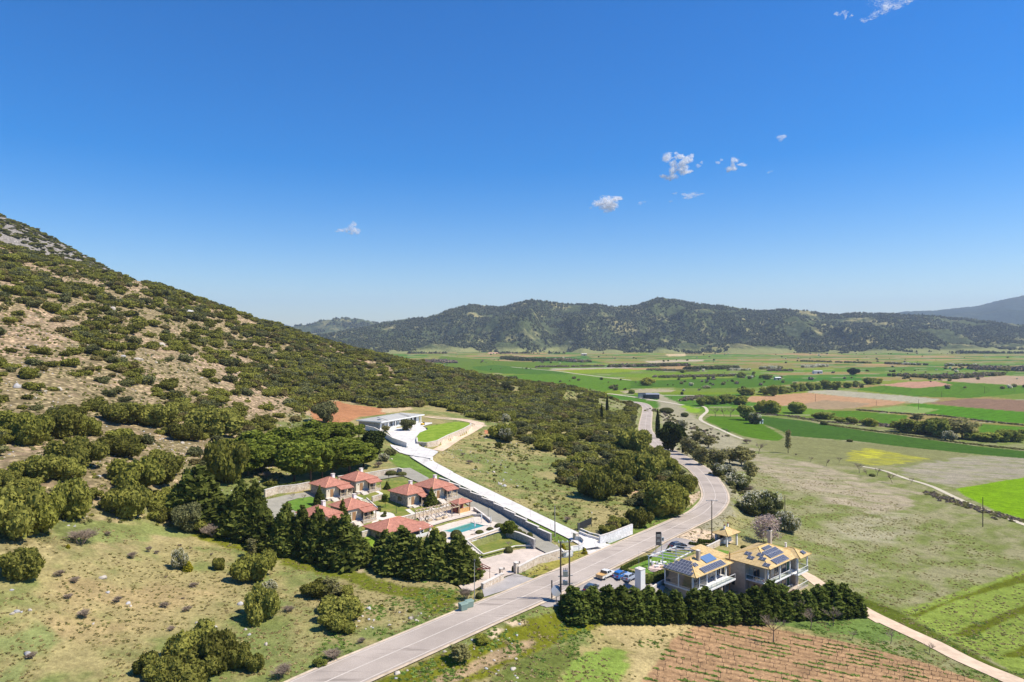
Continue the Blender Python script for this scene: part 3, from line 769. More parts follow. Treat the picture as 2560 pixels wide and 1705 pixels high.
TRK = [('dirt_road', 'z3', '1640,420 1750,470 1900,580 2080,690 2250,780 2400,870', 2.2, M['dirt']),
       ('dirt_road', 'z3c', '640,600 760,680 1100,850 1450,1010 1800,1190 2200,1360 2500,1500', 2.4, M['dirt']),
       ('farm_track', 'z7', '900,590 1100,630 1300,700 1500,760 1700,850 1900,940 2150,1030 2352,1110 2700,1230', 1.3, M['track']),
       ('farm_track', 'z6', '850,385 885,400 900,430 870,460 845,490 860,515 920,545 1000,580 1100,625 1200,665', 1.6, M['track']),
       ('dirt_road', 'z8b', '1080,245 1350,280 1600,300 1800,340 1870,380 1780,440 1560,560 1400,660 1260,745', 2.0, M['dirt']),
       ('farm_track', 'z6', '-100,285 0,290 200,300 400,330 560,355 700,380', 3.0, M['track']),
       ('farm_track', 'z6', '330,297 600,297 830,299', 3.0, M['track']),
       ('farm_track', 'z8', '820,640 1150,670 1300,690 1500,715 1700,738', 3.0, M['track'])]
def ribbon_mesh(name, P, hw, mat, lift, off=0.0, drape=False, cross=3):
    V = []; n = len(P)
    for i in range(n):
        d = P[min(i + 1, n - 1)] - P[max(i - 1, 0)]; q = np.array((d[1], -d[0], 0)) / (np.hypot(d[0], d[1]) + 1e-9)
        for k in range(cross):
            V.append(P[i] + q * (off + hw * (2 * k / (cross - 1) - 1)) + np.array((0, 0, lift)))
    V = np.array(V)
    if drape: V[:, 2] = Hf(V[:, 0], V[:, 1]) + lift
    i = np.arange(n - 1)[:, None] * cross + np.arange(cross - 1)[None]
    Q = np.stack([i, i + 1, i + cross + 1, i + cross], -1).reshape(-1, 4)
    o = obj(name, np_mesh(name, V, Q, [mat], True)); tag(o, kind='structure'); return o
def flat_sheet(name, P, mat, lift, kind, step, z=None):
    bm = bmesh.new(); vs = [bm.verts.new((p[0], p[1], 0)) for p in P]
    bm.faces.new(vs); bmesh.ops.triangulate(bm, faces=bm.faces)
    if z is None:
        A = np.array(P)
        for ax in (0, 1):
            c = A[:, ax].min() + step
            while c < A[:, ax].max():
                co = [0, 0, 0]; no = [0, 0, 0]; co[ax] = c; no[ax] = 1
                bmesh.ops.bisect_plane(bm, geom=bm.verts[:] + bm.edges[:] + bm.faces[:], plane_co=co, plane_no=no); c += step
    xs = np.array([v.co.x for v in bm.verts]); ys_ = np.array([v.co.y for v in bm.verts])
    zz = Hf(xs, ys_) + lift if z is None else np.full(len(xs), z)
    for v, q in zip(bm.verts, zz): v.co.z = q
    for f in bm.faces:
        f.normal_update()
        if f.normal.z < 0: f.normal_flip()
    me = bpy.data.meshes.new(name); bm.to_mesh(me); bm.free(); me.materials.append(mat)
    me.polygons.foreach_set('use_smooth', np.ones(len(me.polygons), bool))
    o = obj(name, me); tag(o, kind=kind); return o
for nm, P, mat, lift, kind in SHEETS: flat_sheet(nm, P, mat, lift, kind, 1.5)
for nm, P, z, mat in PADM:
    if nm != 'pool_terrace': flat_sheet(nm, P, mat, 0, 'structure', 9, z)
TP = []
for nm, fr, s, hw, mat in TRK:
    P = resample([tuple(G(*p)) for p in px(fr, s)], 2.0 if hw < 2.9 else 4.0); LOWER.append(None); TP.append((P, hw))
    ribbon_mesh(nm, P, hw, mat, .09, drape=True, cross=5)
ribbon_mesh('road_shoulder', ROAD, 4.75, M['shoulder'], -.02)
ribbon_mesh('road', ROAD, 4.15, M['asphalt'], .03, cross=5)
for off in (-3.75, 0.0, 3.75): ribbon_mesh('road_marking', ROAD, .09 if off else .11, M['roadline'], .04, off)
ribbon_mesh('driveway', DRIVE, 2.45, M['drive'], .03)
ribbon_mesh('service_road', INNER, 2.4, M['cobble'], .03)

# ------------------------------------------------------------ the ground itself
ys = np.concatenate([np.geomspace(45, 620, 660), np.geomspace(626, 3100, 150)])
ss = np.linspace(-1.3, 1.3, 900)
SS, YY = np.meshgrid(ss, ys); XX = SS * YY
ZZ = Hf(XX, YY); xf, yf, zf = XX.ravel(), YY.ravel(), ZZ.ravel().copy()
GC = ground_colour(xf, yf, zf)
for P in LOWER:
    if P is None: continue
    A = np.array(P); m = (xf > A[:, 0].min()) & (xf < A[:, 0].max()) & (yf > A[:, 1].min()) & (yf < A[:, 1].max())
    if m.any():
        k = np.where(m)[0]; zf[k] -= .22 * sstep(0.0, .9, -poly_sd(xf[k], yf[k], P))
for P, hw in TP:
    m = (xf > P[:, 0].min()) & (xf < P[:, 0].max()) & (yf > P[:, 1].min()) & (yf < P[:, 1].max()); k = np.where(m)[0]
    if len(k): zf[k] -= .22 * sstep(hw, hw - .7, seg_dist(xf[k], yf[k], P[::2])[0])
nr, ncl = XX.shape
i = np.arange(nr - 1)[:, None] * ncl + np.arange(ncl - 1)[None, :]
Q = np.stack([i, i + 1, i + ncl + 1, i + ncl], -1).reshape(-1, 4)
me = np_mesh('ground', np.stack([xf, yf, zf], -1), Q, [M['ground']], True)
at = me.color_attributes.new('soil', 'FLOAT_COLOR', 'POINT')
at.data.foreach_set('color', np.concatenate([GC, np.ones((len(GC), 1))], 1).astype(np.float32).ravel())
stn = sstep(41, 50, zf) * (xf < 150)
at = me.attributes.new('stony', 'FLOAT', 'POINT'); at.data.foreach_set('value', stn.astype(np.float32))
ground = obj('ground', me); tag(ground, kind='structure')

# ------------------------------------------------------------ far hills
def hill(name, prof, vbase, Yb, Yr, seed, mat, cols=420, rows=70, rough=1.35, behind=1.25):
    pf = np.array(prof, float); us = np.linspace(pf[0, 0], pf[-1, 0], cols); vr = np.interp(us, pf[:, 0], pf[:, 1])
    kk = np.ones(5) / 5; vr = np.convolve(np.pad(vr, 2, 'edge'), kk, 'valid')
    V = []
    a = (us - 1280) / F
    yr = Yr * (1 + .12 * (fbm(us / 160., us * 0, seed + 5, 3) - .5)); zr = ZC - (vr - 837) / F * yr
    zb = ZC - (vbase - 837) / F * Yb
    for j in range(rows):
        t = j / (rows - 1) * behind
        Y = Yb + (yr - Yb) * t
        tt = np.minimum(t, 1.0); s = tt ** 1.25 if t <= 1 else 1 - (t - 1) * 2.4
        x = a * Y
        fo = fbm(x / (Yr * .085), Y / (Yr * .085), seed, 5) - .5; ri = np.abs(fbm(x / (Yr * .05), Y / (Yr * .11), seed + 9, 4) - .5) * 2
        amp = (zr - zb) * rough * (math.sin(math.pi * min(t, 1)) if t <= 1 else 0)
        z = zb + (zr - zb) * s + amp * (fo * .9 - ri * .35 + .05) + ((fbm(x / 12, Y / 12, seed + 3, 2) - .5) * (Yr * .0022) if t > .9 else 0)
        # stay below the ridge line of sight
        z = np.minimum(z, ZC + (zr - ZC) / yr * Y - (0 if t >= 1 else (1 - t) * 3)) if True else z
        V.append(np.stack([x, Y, z], -1))
    V = np.array(V).reshape(-1, 3); i = np.arange(rows - 1)[:, None] * cols + np.arange(cols - 1)[None]
    Q = np.stack([i, i + 1, i + cols + 1, i + cols], -1).reshape(-1, 4)
    o = obj(name, np_mesh(name, V, Q, [mat], True)); tag(o, kind='structure'); return o, V.reshape(rows, cols, 3)
def hill_mat(name, wood, bare, lo=.5, hi=.62, sc_=.006, rock=None):
    t = NT(name); P = t.pos()
    n = t.noise(sc_, 6, P, .65); col = t.mix(t.ramp(n, [(lo, 0.), (hi, 1.)]), wood, bare)
    col = t.mix(1.0, col, t.ramp(t.noise(sc_ * 8, 4, P, .7), [(.35, .6), (.62, 1.4)]), 'MULTIPLY')
    sx = t.n('ShaderNodeSeparateXYZ'); t.l(P, sx.inputs[0]); lo_ = t.ramp(t.math('ADD', t.math('MULTIPLY', sx.outputs[2], .012), t.math('MULTIPLY', t.noise(.004, 4, P), .55)), [(.45, .85), (.62, 0.)])
    col = t.mix(lo_, col, (.25, .255, .095))
    if rock: col = t.mix(t.ramp(t.noise(sc_ * 3.1, 5, P, .7), [(.66, 0.), (.72, .8)]), col, rock)
    t.bsdf(col, 1, 0, 0, t.bump(t.noise(sc_ * 14, 4, P, .6), 1.0, 6)); return t.m
M['hillnear'] = hill_mat('wooded hill', (.07, .085, .035), (.26, .23, .10), .52, .66, .006, (.34, .32, .27))
M['hillfar'] = hill_mat('haze tinted wooded mountain', (.035, .055, .045), (.07, .085, .06), .5, .7, .003)  # bluish distance haze is painted into the woodland colour
L1 = [(700, 856), (800, 838), (900, 818), (1000, 799), (1078, 792), (1120, 775), (1177, 760), (1251, 768), (1290, 757), (1333, 748), (1418, 761), (1500, 761), (1523, 766), (1591, 764), (1645, 742), (1690, 748), (1747, 759), (1828, 766), (1869, 774), (1906, 777), (1964, 772),
      (2018, 776), (2059, 784), (2103, 786), (2127, 782), (2218, 784), (2263, 785), (2337, 788), (2371, 796), (2422, 796), (2473, 803), (2560, 812), (2800, 822)]
h1, HV = hill('hills', L1, 884, 2850, 4400, 3, M['hillnear'])
h2, HV2 = hill('hills', [(560, 850), (680, 830), (735, 815), (783, 810), (800, 801), (859, 794), (903, 797), (957, 811), (1020, 830), (1100, 845)], 862, 4800, 6200, 11, M['hillnear'], 160, 40)
hill('mountain', [(2100, 800), (2225, 785), (2263, 778), (2337, 776), (2388, 770), (2446, 764), (2490, 752), (2560, 738), (2700, 700), (2900, 680)], 830, 5800, 9000, 21, M['hillfar'], 220, 50, .5)
hill('mountain', [(420, 790), (500, 768), (530, 757), (551, 756.5), (571, 763), (598, 779), (666, 801), (728, 814), (760, 826), (900, 836)], 845, 13000, 15000, 31, M['hillfar'], 120, 20, .2)

# ------------------------------------------------------------ instancing for the uncountable
def scatter(name, pts, scl, rot, idx, meshes, label=None, flat=None):
    col = bpy.data.collections.new(name + ' kinds')
    for k, m in enumerate(meshes):
        q = bpy.data.objects.new('%s kind %02d' % (name, k), m); col.objects.link(q)
    me = bpy.data.meshes.new(name); pts = np.asarray(pts, np.float32); me.vertices.add(len(pts)); me.vertices.foreach_set('co', pts.ravel())
    for nm, ty, d in (('scl', 'FLOAT', scl), ('rot', 'FLOAT', rot), ('pick', 'INT', idx)):
        a = me.attributes.new(nm, ty, 'POINT'); a.data.foreach_set('value', np.asarray(d, np.int32 if ty == 'INT' else np.float32))
    o = obj(name, me); tag(o, label, None, None, 'stuff')
    g = bpy.data.node_groups.new(name + ' spread', 'GeometryNodeTree')
    g.interface.new_socket('Geometry', in_out='INPUT', socket_type='NodeSocketGeometry'); g.interface.new_socket('Geometry', in_out='OUTPUT', socket_type='NodeSocketGeometry')
    a = g.nodes.new('NodeGroupInput'); b = g.nodes.new('NodeGroupOutput'); ip = g.nodes.new('GeometryNodeInstanceOnPoints')
    ci = g.nodes.new('GeometryNodeCollectionInfo'); ci.inputs['Collection'].default_value = col; ci.inputs['Separate Children'].default_value = True; ci.inputs['Reset Children'].default_value = True
    def na(nm, dt):
        x = g.nodes.new('GeometryNodeInputNamedAttribute'); x.data_type = dt; x.inputs['Name'].default_value = nm; return x.outputs['Attribute']
    cx = g.nodes.new('ShaderNodeCombineXYZ'); g.links.new(na('rot', 'FLOAT'), cx.inputs[2])
    g.links.new(a.outputs[0], ip.inputs['Points']); g.links.new(ci.outputs[0], ip.inputs['Instance']); ip.inputs['Pick Instance'].default_value = True
    g.links.new(na('pick', 'INT'), ip.inputs['Instance Index']); g.links.new(cx.outputs[0], ip.inputs['Rotation'])
    if flat:
        sx = g.nodes.new('ShaderNodeVectorMath'); sx.operation = 'SCALE'; sx.inputs[0].default_value = flat; g.links.new(na('scl', 'FLOAT'), sx.inputs['Scale']); g.links.new(sx.outputs[0], ip.inputs['Scale'])
    else: g.links.new(na('scl', 'FLOAT'), ip.inputs['Scale'])
    g.links.new(ip.outputs[0], b.inputs[0])
    md = o.modifiers.new('spread', 'NODES'); md.node_group = g
    return o
def ltree_mesh(name, seed, cone, mat, n=34):
    r = np.random.default_rng(seed)
    B = [(0, 0, .5, .33, .33, .5)] if not cone else [(0, 0, .25, .3, .3, .25), (0, 0, .5, .2, .2, .3), (0, 0, .8, .1, .1, .25)]
    return foliage(name, B, n, .24, seed, [mat], core=.85)
M['hilltree'] = leaf('hill trees', (.07, .084, .04), (.12, .13, .058), .4, .15, (.2, .19, .09))
LT = [ltree_mesh('hill tree', k, k % 3 == 0, M['hilltree']) for k in range(5)]
rs = np.random.default_rng(5)
def hill_points(HVs, n, r, bare=.60, rmax=1.02):
    R_, C_, _ = HVs.shape; tj = r.uniform(0, min(R_ - 1.001, (R_ - 1) * rmax / 1.25), n); ti = r.uniform(0, C_ - 1.001, n)
    j = tj.astype(int); i = ti.astype(int); fj = (tj - j)[:, None]; fi = (ti - i)[:, None]
    p = (HVs[j, i] * (1 - fi) + HVs[j, i + 1] * fi) * (1 - fj) + (HVs[j + 1, i] * (1 - fi) + HVs[j + 1, i + 1] * fi) * fj
    low = np.clip(1 - tj / (R_ * .22), 0, 1)
    d = fbm(p[:, 0] / 190, p[:, 1] / 190, 51, 5) + low * .24
    return p[d < bare + r.uniform(-.05, .05, n)]
p = hill_points(HV, 66000, rs, .60); n = len(p)
scatter('hill_forest', p - np.array((0, 0, 1.2)), rs.uniform(5, 12, n), rs.uniform(0, 6.3, n), rs.integers(0, 5, n), LT, 'dark bushes and trees covering the far hills across the valley', (1.5, 1.5, 1.0))
p = hill_points(HV2, 5000, rs, .5); n = len(p)
scatter('hill_forest', p - np.array((0, 0, 1.5)), rs.uniform(10, 20, n), rs.uniform(0, 6.3, n), rs.integers(0, 5, n), LT, 'dark scrub on the small far hill left of the long range', (1.5, 1.5, .9))

# ------------------------------------------------------------ haze
hb = MB(); hb.box(-16000, 16000, -400, 19000, -60, 1050)
t = NT('valley haze'); pv = t.n('ShaderNodeVolumePrincipled'); pv.inputs['Density'].default_value = HAZE = 0.000058
pv.inputs['Color'].default_value = (.68, .81, 1.0, 1); pv.inputs['Anisotropy'].default_value = .1; t.l(pv.outputs[0], t.out.inputs['Volume'])
haze = hb.build('haze', t.m); tag(haze, kind='stuff')

# ------------------------------------------------------------ clouds, small and ragged, high behind the haze
t = NT('cloud'); d = t.n('ShaderNodeBsdfDiffuse'); d.inputs[0].default_value = (1, 1, 1, 1); tr = t.n('ShaderNodeBsdfTranslucent'); tr.inputs[0].default_value = (.97, .97, .97, 1)
mx = t.n('ShaderNodeMixShader'); mx.inputs[0].default_value = .6; t.l(d.outputs[0], mx.inputs[1]); t.l(tr.outputs[0], mx.inputs[2])
tp = t.n('ShaderNodeBsdfTransparent'); m2 = t.n('ShaderNodeMixShader'); m2.inputs[0].default_value = .66; t.l(mx.outputs[0], m2.inputs[1]); t.l(tp.outputs[0], m2.inputs[2]); t.l(m2.outputs[0], t.out.inputs[0]); M['cloud'] = t.m
YC = 9500.0
def cloud(blobs, label, dens=1.0, seed=0, grp=None):
    """blobs: (u, v, ru, rv) in photograph pixels, turned into puffs of a cloud 9.5 km off"""
    r = np.random.default_rng(seed); cu = np.mean([b[0] for b in blobs]); cv = np.mean([b[1] for b in blobs])
    c = Vector(PY(cu, cv, YC)); k = YC / F; B = []
    for u, v, ru, rv in blobs:
        for q in range(11):
            a = r.uniform(0, 6.28); s = r.uniform(.16, .55)
            B.append(((u - cu + ru * r.uniform(.2, .95) * math.cos(a)) * k, r.uniform(-.8, .8) * ru * k, -(v - cv + rv * r.uniform(.2, .9) * math.sin(a)) * k + 5000, ru * s * k, ru * s * k, rv * s * k))
    area = sum(b[3] * b[5] for b in B); n = int(dens * 2300 * len(blobs))
    me = foliage('cloud', B, n, math.sqrt(area / len(B)) * .3, seed, [M['cloud']], shell=(.05, 1.5), outw=.1)
    me.transform(Matrix.Translation((0, 0, -5000)))
    o = obj('cloud', me, None, c); tag(o, label, 'cloud', grp); return o
def fz(s, ox, oy, kk): return [(ox + a / kk, oy + b / kk, c / kk, d / kk) for a, b, c, d in [tuple(map(float, q.split(','))) for q in s.split()]]
k3 = (1400, 330, 3.925)
cloud(fz('1070,260,60,40 1150,230,35,35 1200,240,35,20 1120,320,45,60 1100,380,40,50 1085,445,55,35 1260,270,60,35 1210,310,50,30 1210,370,60,45 1250,395,35,20 1010,430,28,22 1290,250,28,30', *k3), 'largest white cloud, ragged and branched, in the middle of the group', 1.0, 1)
cloud(fz('480,680,85,55 420,700,75,45 450,750,70,40 500,720,50,50 570,650,45,25', *k3), 'compact rounded white cloud left of the ragged one', 1.2, 2)
cloud(fz('1710,280,38,35 1715,330,32,40 1665,360,45,22 1790,320,40,15 1650,385,18,14', *k3), 'white three-armed cloud right of the ragged one', .8, 3)
cloud(fz('1310,620,75,16 1260,645,40,14 1210,608,22,10 1130,602,24,8', *k3), 'thin flat white cloud below the ragged one', .5, 4)
cloud(fz('1550,300,32,14 1585,275,16,12', *k3), 'tiny wisp between the ragged cloud and the three-armed one', .35, 5)
cloud(fz('1362,325,26,18 1385,300,14,12', *k3), 'tiny wisp touching the right edge of the ragged cloud', .35, 6)
cloud(fz('2180,55,40,24 2200,40,22,16', *k3), 'small pale cloud alone high on the right', .45, 7)
cloud(fz('800,690,32,14 785,710,16,10', *k3), 'faint arched wisp right of the compact rounded cloud', .2, 8)
cloud(fz('2055,390,24,10', *k3), 'faint short streak at the right end of the cloud group', .2, 9)
cloud(fz('300,740,18,10', *k3), 'faint speck of cloud touching the left of the compact one', .2, 10)
cloud(fz('1085,680,18,9', *k3), 'faint speck of cloud under the thin flat one', .2, 12)
k4 = (780, 520, 11.775)
cloud(fz('1230,480,110,70 1200,600,150,80 1330,680,120,90 1080,660,140,70 830,670,130,35 1150,760,70,40 1250,680,120,80', *k4), 'small white cloud with a tail, alone above the left hill', .6, 11)
k5 = (2000, 0, 5.8875)
cloud(fz('1400,-10,330,34 1290,90,60,60 1430,90,60,40 1230,170,70,50 1110,235,110,26 930,300,70,22 650,190,60,28 660,240,30,40 540,210,40,40 760,230,30,18 1600,20,80,30', *k5), 'wispy white cloud cut by the top edge of the photo', .4, 13)
# ------------------------------------------------------------ buildings
def roof_obj(name, faces, mat, parent, thick=.16, uoff=0):
    """faces: list of vertex lists (counter-clockwise from above) with tile UVs along eave and slope"""
    V = []; Fc = []; UV = []
    for f in faces:
        n = (Vector(f[1]) - Vector(f[0])).cross(Vector(f[2]) - Vector(f[0])).normalized()
        if n.z < 0: f = f[::-1]; n = -n
        h = Vector((0, 0, 1)).cross(n)
        h = h.normalized() if h.length > 1e-4 else Vector((1, 0, 0)); u = n.cross(h)
        b = len(V); V += [tuple(p) for p in f]; Fc.append(tuple(range(b, b + len(f)))); UV += [(Vector(p).dot(h), Vector(p).dot(u)) for p in f]
    me = new_mesh(name, V, Fc, [mat]); l = me.uv_layers.new(name='UVMap')
    l.data.foreach_set('uv', np.array(UV, np.float32).ravel())
    o = obj(name, me, parent); s = o.modifiers.new('t', 'SOLIDIFY'); s.thickness = thick; s.offset = -1; return o
def hip_faces(x0, x1, y0, y1, z, h, ov=.45):
    x0 -= ov; x1 += ov; y0 -= ov; y1 += ov
    w_, d_ = x1 - x0, y1 - y0
    if w_ >= d_: a = (x0 + d_ / 2, (y0 + y1) / 2, z + h); b = (x1 - d_ / 2, (y0 + y1) / 2, z + h)
    else: a = ((x0 + x1) / 2, y0 + w_ / 2, z + h); b = ((x0 + x1) / 2, y1 - w_ / 2, z + h)
    A, B, C, D = (x0, y0, z), (x1, y0, z), (x1, y1, z), (x0, y1, z)
    if (Vector(a) - Vector(b)).length < .05: fs = [[A, B, a], [B, C, a], [C, D, a], [D, A, a]]; b = a
    elif w_ >= d_: fs = [[A, B, b, a], [B, C, b], [C, D, a, b], [D, A, a]]
    else: fs = [[A, B, a], [B, C, b, a], [C, D, b], [D, A, a, b]]
    hips = [(A, a), (B, b if w_ >= d_ else a), (C, b), (D, a if w_ >= d_ else b), (a, b)]
    return fs, hips
def ridges(hips, mat, parent, r=.11):
    m = MB()
    for p, q in hips:
        if (Vector(p) - Vector(q)).length > .1: m.tube([Vector(p) + Vector((0, 0, .03)), Vector(q) + Vector((0, 0, .03))], r, 6)
    return m.build('ridge_tiles', mat, parent)
def window(parent, M4, w, h, frame=M['wood'], name='window'):
    """window in the local plane: M4 maps x along wall, z up, -y outward"""
    f = MB(); f.box(-w / 2 - .08, w / 2 + .08, -.05, .02, -.08, 0, 0, M4); f.box(-w / 2 - .08, w / 2 + .08, -.05, .02, h, h + .08, 0, M4)
    f.box(-w / 2 - .08, -w / 2, -.05, .02, 0, h, 0, M4); f.box(w / 2, w / 2 + .08, -.05, .02, 0, h, 0, M4); f.box(-.03, .03, -.045, .02, 0, h, 0, M4)
    o = f.build(name, frame, parent); g = MB(); g.box(-w / 2, w / 2, -.02, .015, 0, h, 0, M4); g.build('pane', M['glass'], o); return o
def TX(x, y, z, rz=0): return Matrix.Translation((x, y, z)) @ Matrix.Rotation(rz, 4, 'Z')
LEFTW = -math.pi / 2     # local frame for a wall facing -x
def cabin(label):
    t = empty('stone_cottage'); tag(t, label, 'cottage', 'stone cottages with red tiled roofs')
    W, D, H = 6.9, 7.5, 2.9
    m = MB(); m.box(0, W, 0, D, -3.2, H); m.build('wall', M['stone'], t)
    m = MB(); m.box(.12, W, -.03, .0, -.2, H - .02); m.build('front_wall', M['plaster'], t)
    m = MB(); m.box(3.0, W + .15, -2.15, -.031, -3.0, -.05); m.box(-.2, 3.0, -1.1, -.031, -3.0, -.05); m.build('terrace_base', M['stonewall'], t)
    m = MB(); m.box(2.95, W + .2, -2.2, -.031, -.05, .0); m.box(-.25, 2.95, -1.15, -.031, -.05, 0); m.build('terrace_floor', M['cap'], t)
    d = MB(); d.box(1.3, 2.3, -.09, -.03, 0, 2.1); door = d.build('door', M['wood'], t); k = MB(); k.box(2.12, 2.2, -.14, -.09, 1.0, 1.06); k.build('handle', M['metal'], door)
    window(t, TX(4.9, -.05, .25), 1.6, 1.8); window(t, TX(-.02, 3.2, .9, LEFTW), 1.3, 1.0, M['darkwood'])
    l = MB(); l.box(.7, .85, -.15, -.03, 1.7, 2.0); l.build('wall_lamp', M['darkmetal'], t)
    fs, hp = hip_faces(0, W, 0, D, H, 1.75, .45); roof = roof_obj('roof', fs, M['redtile'], t); ridges(hp, M['ridge'], roof, .09)
    pf = [[(3.0, -2.55, H - .75), (W + .35, -2.55, H - .75), (W + .35, -.35, H - .12), (3.0, -.35, H - .12)]]
    roof_obj('porch_roof', pf, M['redtile'], t)
    for x in (3.25, 5.1, W): m = MB(); m.box(x - .09, x + .09, -2.1, -1.92, 0, H - .72); m.build('post', M['palewood'], t)
    m = MB(); m.box(3.2, W, -2.05, -1.97, .85, .93); m.box(3.2, W, -2.05, -1.97, .2, .27); m.box(W - .05, W + .03, -2.0, -.1, .85, .93); m.box(W - .05, W + .03, -2.0, -.1, .2, .27)
    for a, b in ((3.3, 4.15), (4.15, 5.0), (5.2, 6.05), (6.05, 6.85)):
        m.bar((a, -2.01, .25), (b, -2.01, .88), .05); m.bar((a, -2.01, .88), (b, -2.01, .25), .05)
    m.build('railing', M['palewood'], t)
    m = MB(); m.box(W - .9, W - .1, D - 1.4, D - .6, -.5, H + 1.75); ch = m.build('chimney', M['whitepaint'], t)
    m = MB(); m.box(W - .98, W - .02, D - 1.48, D - .52, H + 1.75, H + 1.87); m.build('chimney_cap', M['cap'], ch)
    m = MB()
    for i in range(9): m.box(1.0, 2.6, -1.1 - (i + 1) * .34, -1.1 - i * .34, -3.0, -.12 - i * .19)
    m.build('steps', M['cap'], t)
    for x in (.85, 2.62):
        m = MB(); m.add([(x, -1.15, -.05), (x, -4.2, -1.75), (x, -4.2, -3.), (x, -1.15, -3), (x + .18, -1.15, -.05), (x + .18, -4.2, -1.75), (x + .18, -4.2, -3.), (x + .18, -1.15, -3)],
              [(0, 1, 2, 3), (7, 6, 5, 4), (0, 4, 5, 1), (1, 5, 6, 2), (2, 6, 7, 3), (3, 7, 4, 0)]); m.build('stair_wall', M['stonewall'], t)
    return t
CB = cabin('red roofed stone cottage nearest the pergola, between two small firs')
CABS = [(1018, 1238.5, 29.1, 'front stone cottage of the right pair, its whole side wall and window in view'),
        (813.7, 1219.5, 30.3, 'upper left stone cottage with a small dark fir in front of its side wall'),
        (888.6, 1204, 30.5, 'farthest stone cottage, tucked against the back garden wall'),
        (1082.5, 1223, 29.9, 'right hand stone cottage beside the service lane, a round fir in front of it'),
        (868.4, 1276.5, 28.7, 'middle stone cottage below the stairs, partly behind a pointed conifer'),
        (786, 1297, 28.9, 'lowest left stone cottage, mostly hidden behind the conifer row')]
CABO = []
for i, (u, v, zb, lb) in enumerate(CABS):
    zf_ = zb * S + .75; p = PZ(u, v, zf_ + 2.9)
    d = Vector((math.cos(R(48)), math.sin(R(48)), 0)); e = Vector((-d.y, d.x, 0)); loc = Vector((p[0], p[1], zf_)) + d * .45 + e * .45
    if i == 0: CB.location = loc; CB.rotation_euler.z = R(48); c = CB; c['label'] = lb
    else: c = copy_thing(CB, loc, R(48), None, lb)
    CABO.append(c)
# restaurant house in front of the pool
t = empty('stone_house'); tag(t, 'largest red roofed stone house with an open corner porch, behind the front conifers', 'house')
p = PZ(966, 1332, 29.4 * S); t.location = (p[0], p[1], 27.6 * S - .6); t.rotation_euler.z = R(48)
H = 29.4 * S - t.location.z; W, D = 10.8, 8.2
m = MB(); m.box(0, W - .3, 0, D, -2.5, H); m.build('wall', M['stone'], t)
m = MB(); m.box(4.4, W, -3.2, 0, -2.5, .7); m.build('terrace_base', M['stonewall'], t)
m = MB(); m.box(4.5, W - .1, -3.1, -.02, .7, .78); m.build('terrace_floor', M['cap'], t)
m = MB(); m.box(4.5, 4.75, -3.15, -.1, .78, 1.5); m.box(4.75, W, -3.15, -2.95, .78, 1.5); m.build('parapet', M['whitepaint'], t)
for x, y in ((4.7, -3.0), (7.6, -3.0), (W - .15, -3.0), (W - .15, -.3)): m = MB(); m.box(x - .2, x + .2, y - .2, y + .2, .78, H); m.build('pillar', M['whitepaint'], t)
fs, hp = hip_faces(0, W, 0, D, H, 1.7, .5); roof = roof_obj('roof', fs, M['redtile'], t); ridges(hp, M['ridge'], roof)
roof_obj('porch_roof', [[(4.0, -3.6, H - .1), (W + .5, -3.6, H - .1), (W + .5, .3, H + .42), (4.0, .3, H + .42)], [(W + .5, -3.6, H - .1), (W + .501, .3, H - .1), (W + .5, .3, H + .42)], [(4.0, -3.6, H - .1), (3.999, .3, H - .1), (4.0, .3, H + .42)]], M['redtile'], t)
for x in (2.6,): window(t, TX(-.02, x + .8, 1.0, LEFTW), 1.2, 1.2, M['darkwood']); window(t, TX(2.2, -.02, .9), 1.3, 1.3, M['darkwood'])
m = MB(); m.box(6, 7.2, -.06, -.0, .8, 3.0); m.build('door', M['wood'], t)

# ---- retaining and garden walls
def wall_run(name, label, P, h, th=.45, mat=None, cap=True, base=1.2, steps=0, capmat=None, cat='wall', group=None):
    """P: list of (x, y, ground z)"""
    t = empty(name, P[0]); tag(t, label, cat, group); o = Vector(P[0]); w_ = MB(); c_ = MB()
    for a, b in zip(P[:-1], P[1:]):
        a = Vector(a) - o; b = Vector(b) - o; d = (b - a); d.z = 0; L = d.length; n = max(1, int(round(L / steps))) if steps else 1
        q = Vector((-d.y, d.x, 0)).normalized() * th / 2; e = d.normalized() * .02
        for i in range(n):
            p0 = a.lerp(b, i / n); p1 = a.lerp(b, (i + 1) / n)
            if steps: z0 = z1 = max(p0.z, p1.z) + h
            else: z0 = p0.z + h; z1 = p1.z + h
            lo = min(p0.z, p1.z) - base
            for mb, dz0, dz1, k in ((w_, lo, None, 1.0),) + (((c_, 'c', None, 1.18),) if cap else ()):
                if mb is w_: zz = (lo, lo, z0, z1)
                else: zz = (z0 + .003, z1 + .003, z0 + .1, z1 + .1)
                qq = q * k; P8 = [p0 - qq, p1 - qq, p1 + qq, p0 + qq]
                V = [(P8[0].x, P8[0].y, zz[0]), (P8[1].x, P8[1].y, zz[1]), (P8[2].x, P8[2].y, zz[1]), (P8[3].x, P8[3].y, zz[0]),
                     (P8[0].x, P8[0].y, zz[2]), (P8[1].x, P8[1].y, zz[3]), (P8[2].x, P8[2].y, zz[3]), (P8[3].x, P8[3].y, zz[2])]
                mb.add(V, [(3, 2, 1, 0), (4, 5, 6, 7), (0, 1, 5, 4), (1, 2, 6, 5), (2, 3, 7, 6), (3, 0, 4, 7)])
    w_.build('stonework', mat or M['stonewall'], t)
    if cap: c_.build('coping', capmat or M['cap'], t)
    return t
def gp(fr, s, dz=0): return [tuple(G(*p[:2]) + Vector((0, 0, dz))) for p in px(fr, s)]
def pz(fr, s, z): return [tuple(PZ(p[0], p[1], z * S)) for p in px(fr, s)]
n = len(INNER); edge = []
